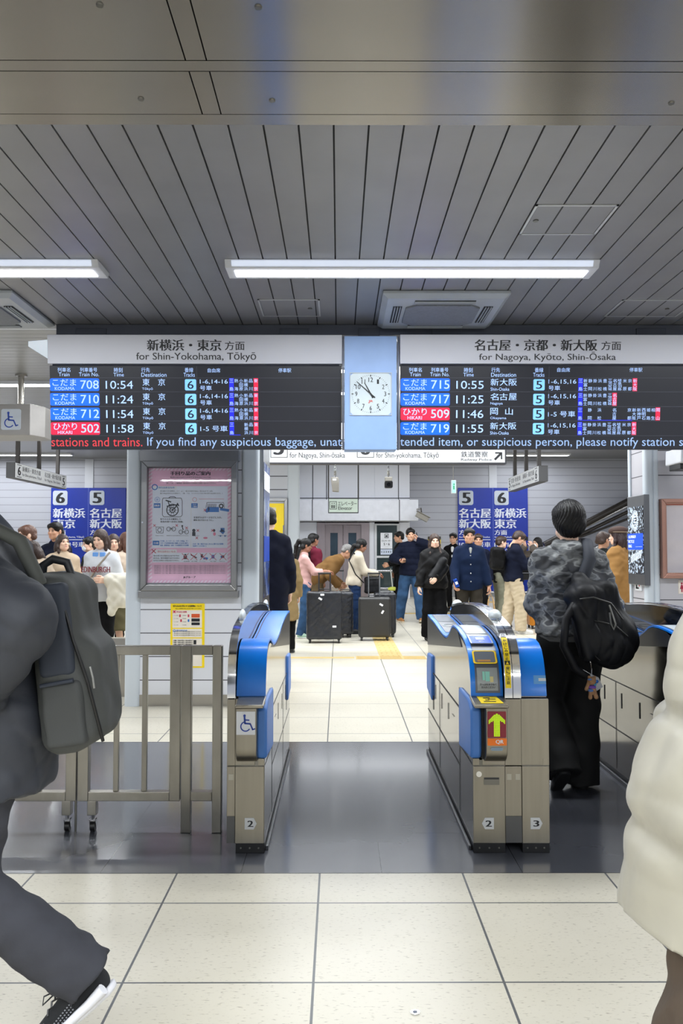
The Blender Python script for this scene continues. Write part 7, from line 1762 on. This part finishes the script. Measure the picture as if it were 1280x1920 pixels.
# ---- people at the right
o = person('person in navy windbreaker and beige trousers looking down at a phone', (X_(962, 14.2), 14.2), -88, 1.71, hair=('short', HAIRN), skin=1, head=(0, 28, 0), lean=3, hands=[(-.05, .36, 1.22), (.06, .36, 1.20)], palms=[(1, 0, 0), (-1, 0, .6)], curl=(70, 70),
    feet=[(-.09, -.10, 0, 0, 5), (.10, .12, 0, 0, -5)], top={'m': NAVY, 't': .045, 'ts': .035, 'len': .06}, legs={'m': CHINO, 't': .036, 'flare': .015, 'fold': .014}, shoes=WSH)
phone(o['W'] @ Matrix.Translation((0, .46, 1.25)) @ Matrix.Rotation(R(-50), 4, 'X'), 'phone in the hands of the navy windbreaker wearer')
q = soft_bag('waist_bag', 'small black bag worn in front of the navy windbreaker', 'bag', o['W'] @ Matrix.Translation((.10, .20, .98)), (.10, .30, .19), BLKC, .003)
MB(o['W']).box(.152, .156, .08, .24, 1.0, 1.006).build('zip', CHROME, q)
soft_bag('backpack', 'shiny black rucksack on the back of the navy windbreaker wearer', 'bag', o['W'] @ Matrix.Translation((0, -.27, 1.24)), (.30, .22, .38), mat('black_shell'), .012)
person('person in wide grey green trousers standing right behind the black rucksack', (X_(938, 15.4), 15.4), -80, 1.62, hair=('short', HAIRN), face=True, top={'m': BLK, 't': .03}, legs={'m': KHAK, 't': .04, 'flare': .03}, shoes=BSH)
o = person('person in grey brown coat and white mask lifting a phone to the face', (X_(1008, 17.0), 17.0), 120, 1.62, fem=True, hair=('long', HAIRB), hands=[(-.10, .26, 1.52), (.08, .28, 1.54)], palms=[(1, 0, 0, 0, .3, 1), (-1, 0, 0, 0, .3, 1)], poles=[(-1, 0, -1), (1, 0, -1)], top={'m': GREYC, 't': .04, 'ts': .035, 'len': .32, 'flare': .03, 'name': 'coat'}, legs={'m': BLK}, shoes=BSH); mask(o)
phone(o['W'] @ Matrix.Translation((0, .33, 1.60)) @ Matrix.Rotation(R(90), 4, 'Y'), 'phone lifted by the person with the white mask')
o = person('person in tan coat with brown flat cap and long dark hair beside the advertising screen', (X_(1160, 10.8), 10.8), 52, 1.66, fem=True, skin=0, hair=('long', mat('hair_dark_auburn', (44, 24, 26), .45)), head=(10, 0, 0), hands=[None, (.16, .26, 1.0)], poles=[None, (1, -.6, 0)], top={'m': TAN, 't': .055, 'ts': .045, 'len': .50, 'flare': .03, 'name': 'coat', 'fold': .012}, legs={'m': BLK}, shoes=BSH, wide=1.1)
f = Field(.02); f.el((0, -.02, .085), (.108, .125, .060)).rc((-.05, .07, .075), (.05, .07, .075), .04); f.post.append(above(.045)); field_obj([f.mesh(.006) + (o['HM'],)], 'cap', mat('cap_brown', (66, 46, 40), .85), o['root'])
f = Field(.01); f.el((0, -.02, .066), (.106, .122, .020)); field_obj([f.mesh(.006) + (o['HM'],)], 'cap_band', mat('band_taupe', (150, 134, 118), .7), o['root'])
person('person with flushed face turned towards the brown cap wearer', (X_(1129, 11.6), 11.6), -60, 1.62, skin=2, hair=('short', HAIRN), top={'m': DKGR, 't': .03}, legs={'m': BLK}, shoes=BSH)

# ---------------------------------------------------------------- luggage
CH = mat('wrapped_charcoal', (34, 36, 42), .22, noise=(9, .15), bump=(22, .5, .012)); CH2 = mat('charcoal_case', (44, 44, 44), .34, noise=(6, .08), bump=(18, .3, .008))
suitcase(-.215, 12.85, .53, .30, .765, CH, 'biggest charcoal suitcase in clear wrap in front of the pink knit', 0, (1.03, 0), True, ((-.06, .66, 30), (-.03, .72, 0), (.15, .25, 0)), 'wrapped charcoal suitcases')
suitcase(.10, 13.7, .22, .42, .72, CH, 'wrapped charcoal suitcase standing just behind the biggest one', 6, None, True, (), 'wrapped charcoal suitcases')
suitcase(.545, 13.15, .49, .26, .66, CH2, 'plain charcoal suitcase with tall silver handle in front of the cream fleece', 0, (1.02, 1), False, ((.10, .55, 30), (.12, .44, 120)), 'wrapped charcoal suitcases')
suitcase(.74, 13.75, .34, .40, .70, CH, 'dark wrapped suitcase partly hidden behind the silver handled one', 0, None, True, (), 'wrapped charcoal suitcases')
suitcase(X_(634, 15.6) , 15.6, .26, .34, .55, mat('dark_case', (40, 42, 48), .5), 'dark trolley case with pale handle behind the stooping person', 0, (1.0, 1), False)
Mt = Matrix.Translation((X_(637, 14.9), 14.9, .62))
q = MB(Mt).prism([(-.15, .14), (.17, .16), (.14, -.16), (-.12, -.16)], 'y', -.09, .09).build('tote_bag', mat('canvas_white', (214, 206, 194), .8, noise=(14, .12)), label='white tote bag with a red flower print behind the luggage', cat='bag', origin=Mt, bevel=.02)
f = Field(.01); f.bx((0, 0, -.39), (.10, .07, .19), .03); 
field_obj([f.mesh(.012) + (Mt,)], 'suitcase', mat('dark_case'), None, M=Matrix.Translation((Mt.translation.x, 14.9, 0)), label='small dark case underneath the white flower print tote bag', cat='suitcase')
MB(Mt).ball((0, -.092, .01), (.045, .005, .035), 10, 6).ball((-.05, -.092, .04), (.02, .004, .02), 8, 6).build('flower_print', mat('flower_red', (206, 74, 44), .7), q, smooth=60)
suitcase(X_(1002, 15.1), 15.1, .27, .36, .57, mat('orange_case', (200, 128, 40), .28, .5, noise=(5, .08)), 'orange ribbed suitcase standing behind the camouflage hoodie', 0, (.86, 0), False, ribs=.055)
soft_bag('travel_bag', 'black travel bag standing on the orange suitcase', 'bag', Matrix.Translation((X_(1005, 15.0), 14.98, .745)), (.30, .22, .34), BLKC)
# guard rail by the glazed door
r = empty('guard_rail', 'short white guard rail in front of the glazed door beside the lift', 'railing', (X_(722, 23.2), 23.2, 0))
xa, xb = X_(702, 23.2), X_(742, 23.2)
MB().cyl((xa, 23.2, .80), (xb, 23.2, .80), .03, n=8).cyl((xa, 23.2, .33), (xb, 23.2, .33), .025, n=8).build('rail', mat('rail_light'), r, smooth=50)
for x in (xa, xb): MB().cyl((x, 23.2, 0), (x, 23.2, .80), .025, n=8).build('post', mat('rail_light'), r, smooth=50)
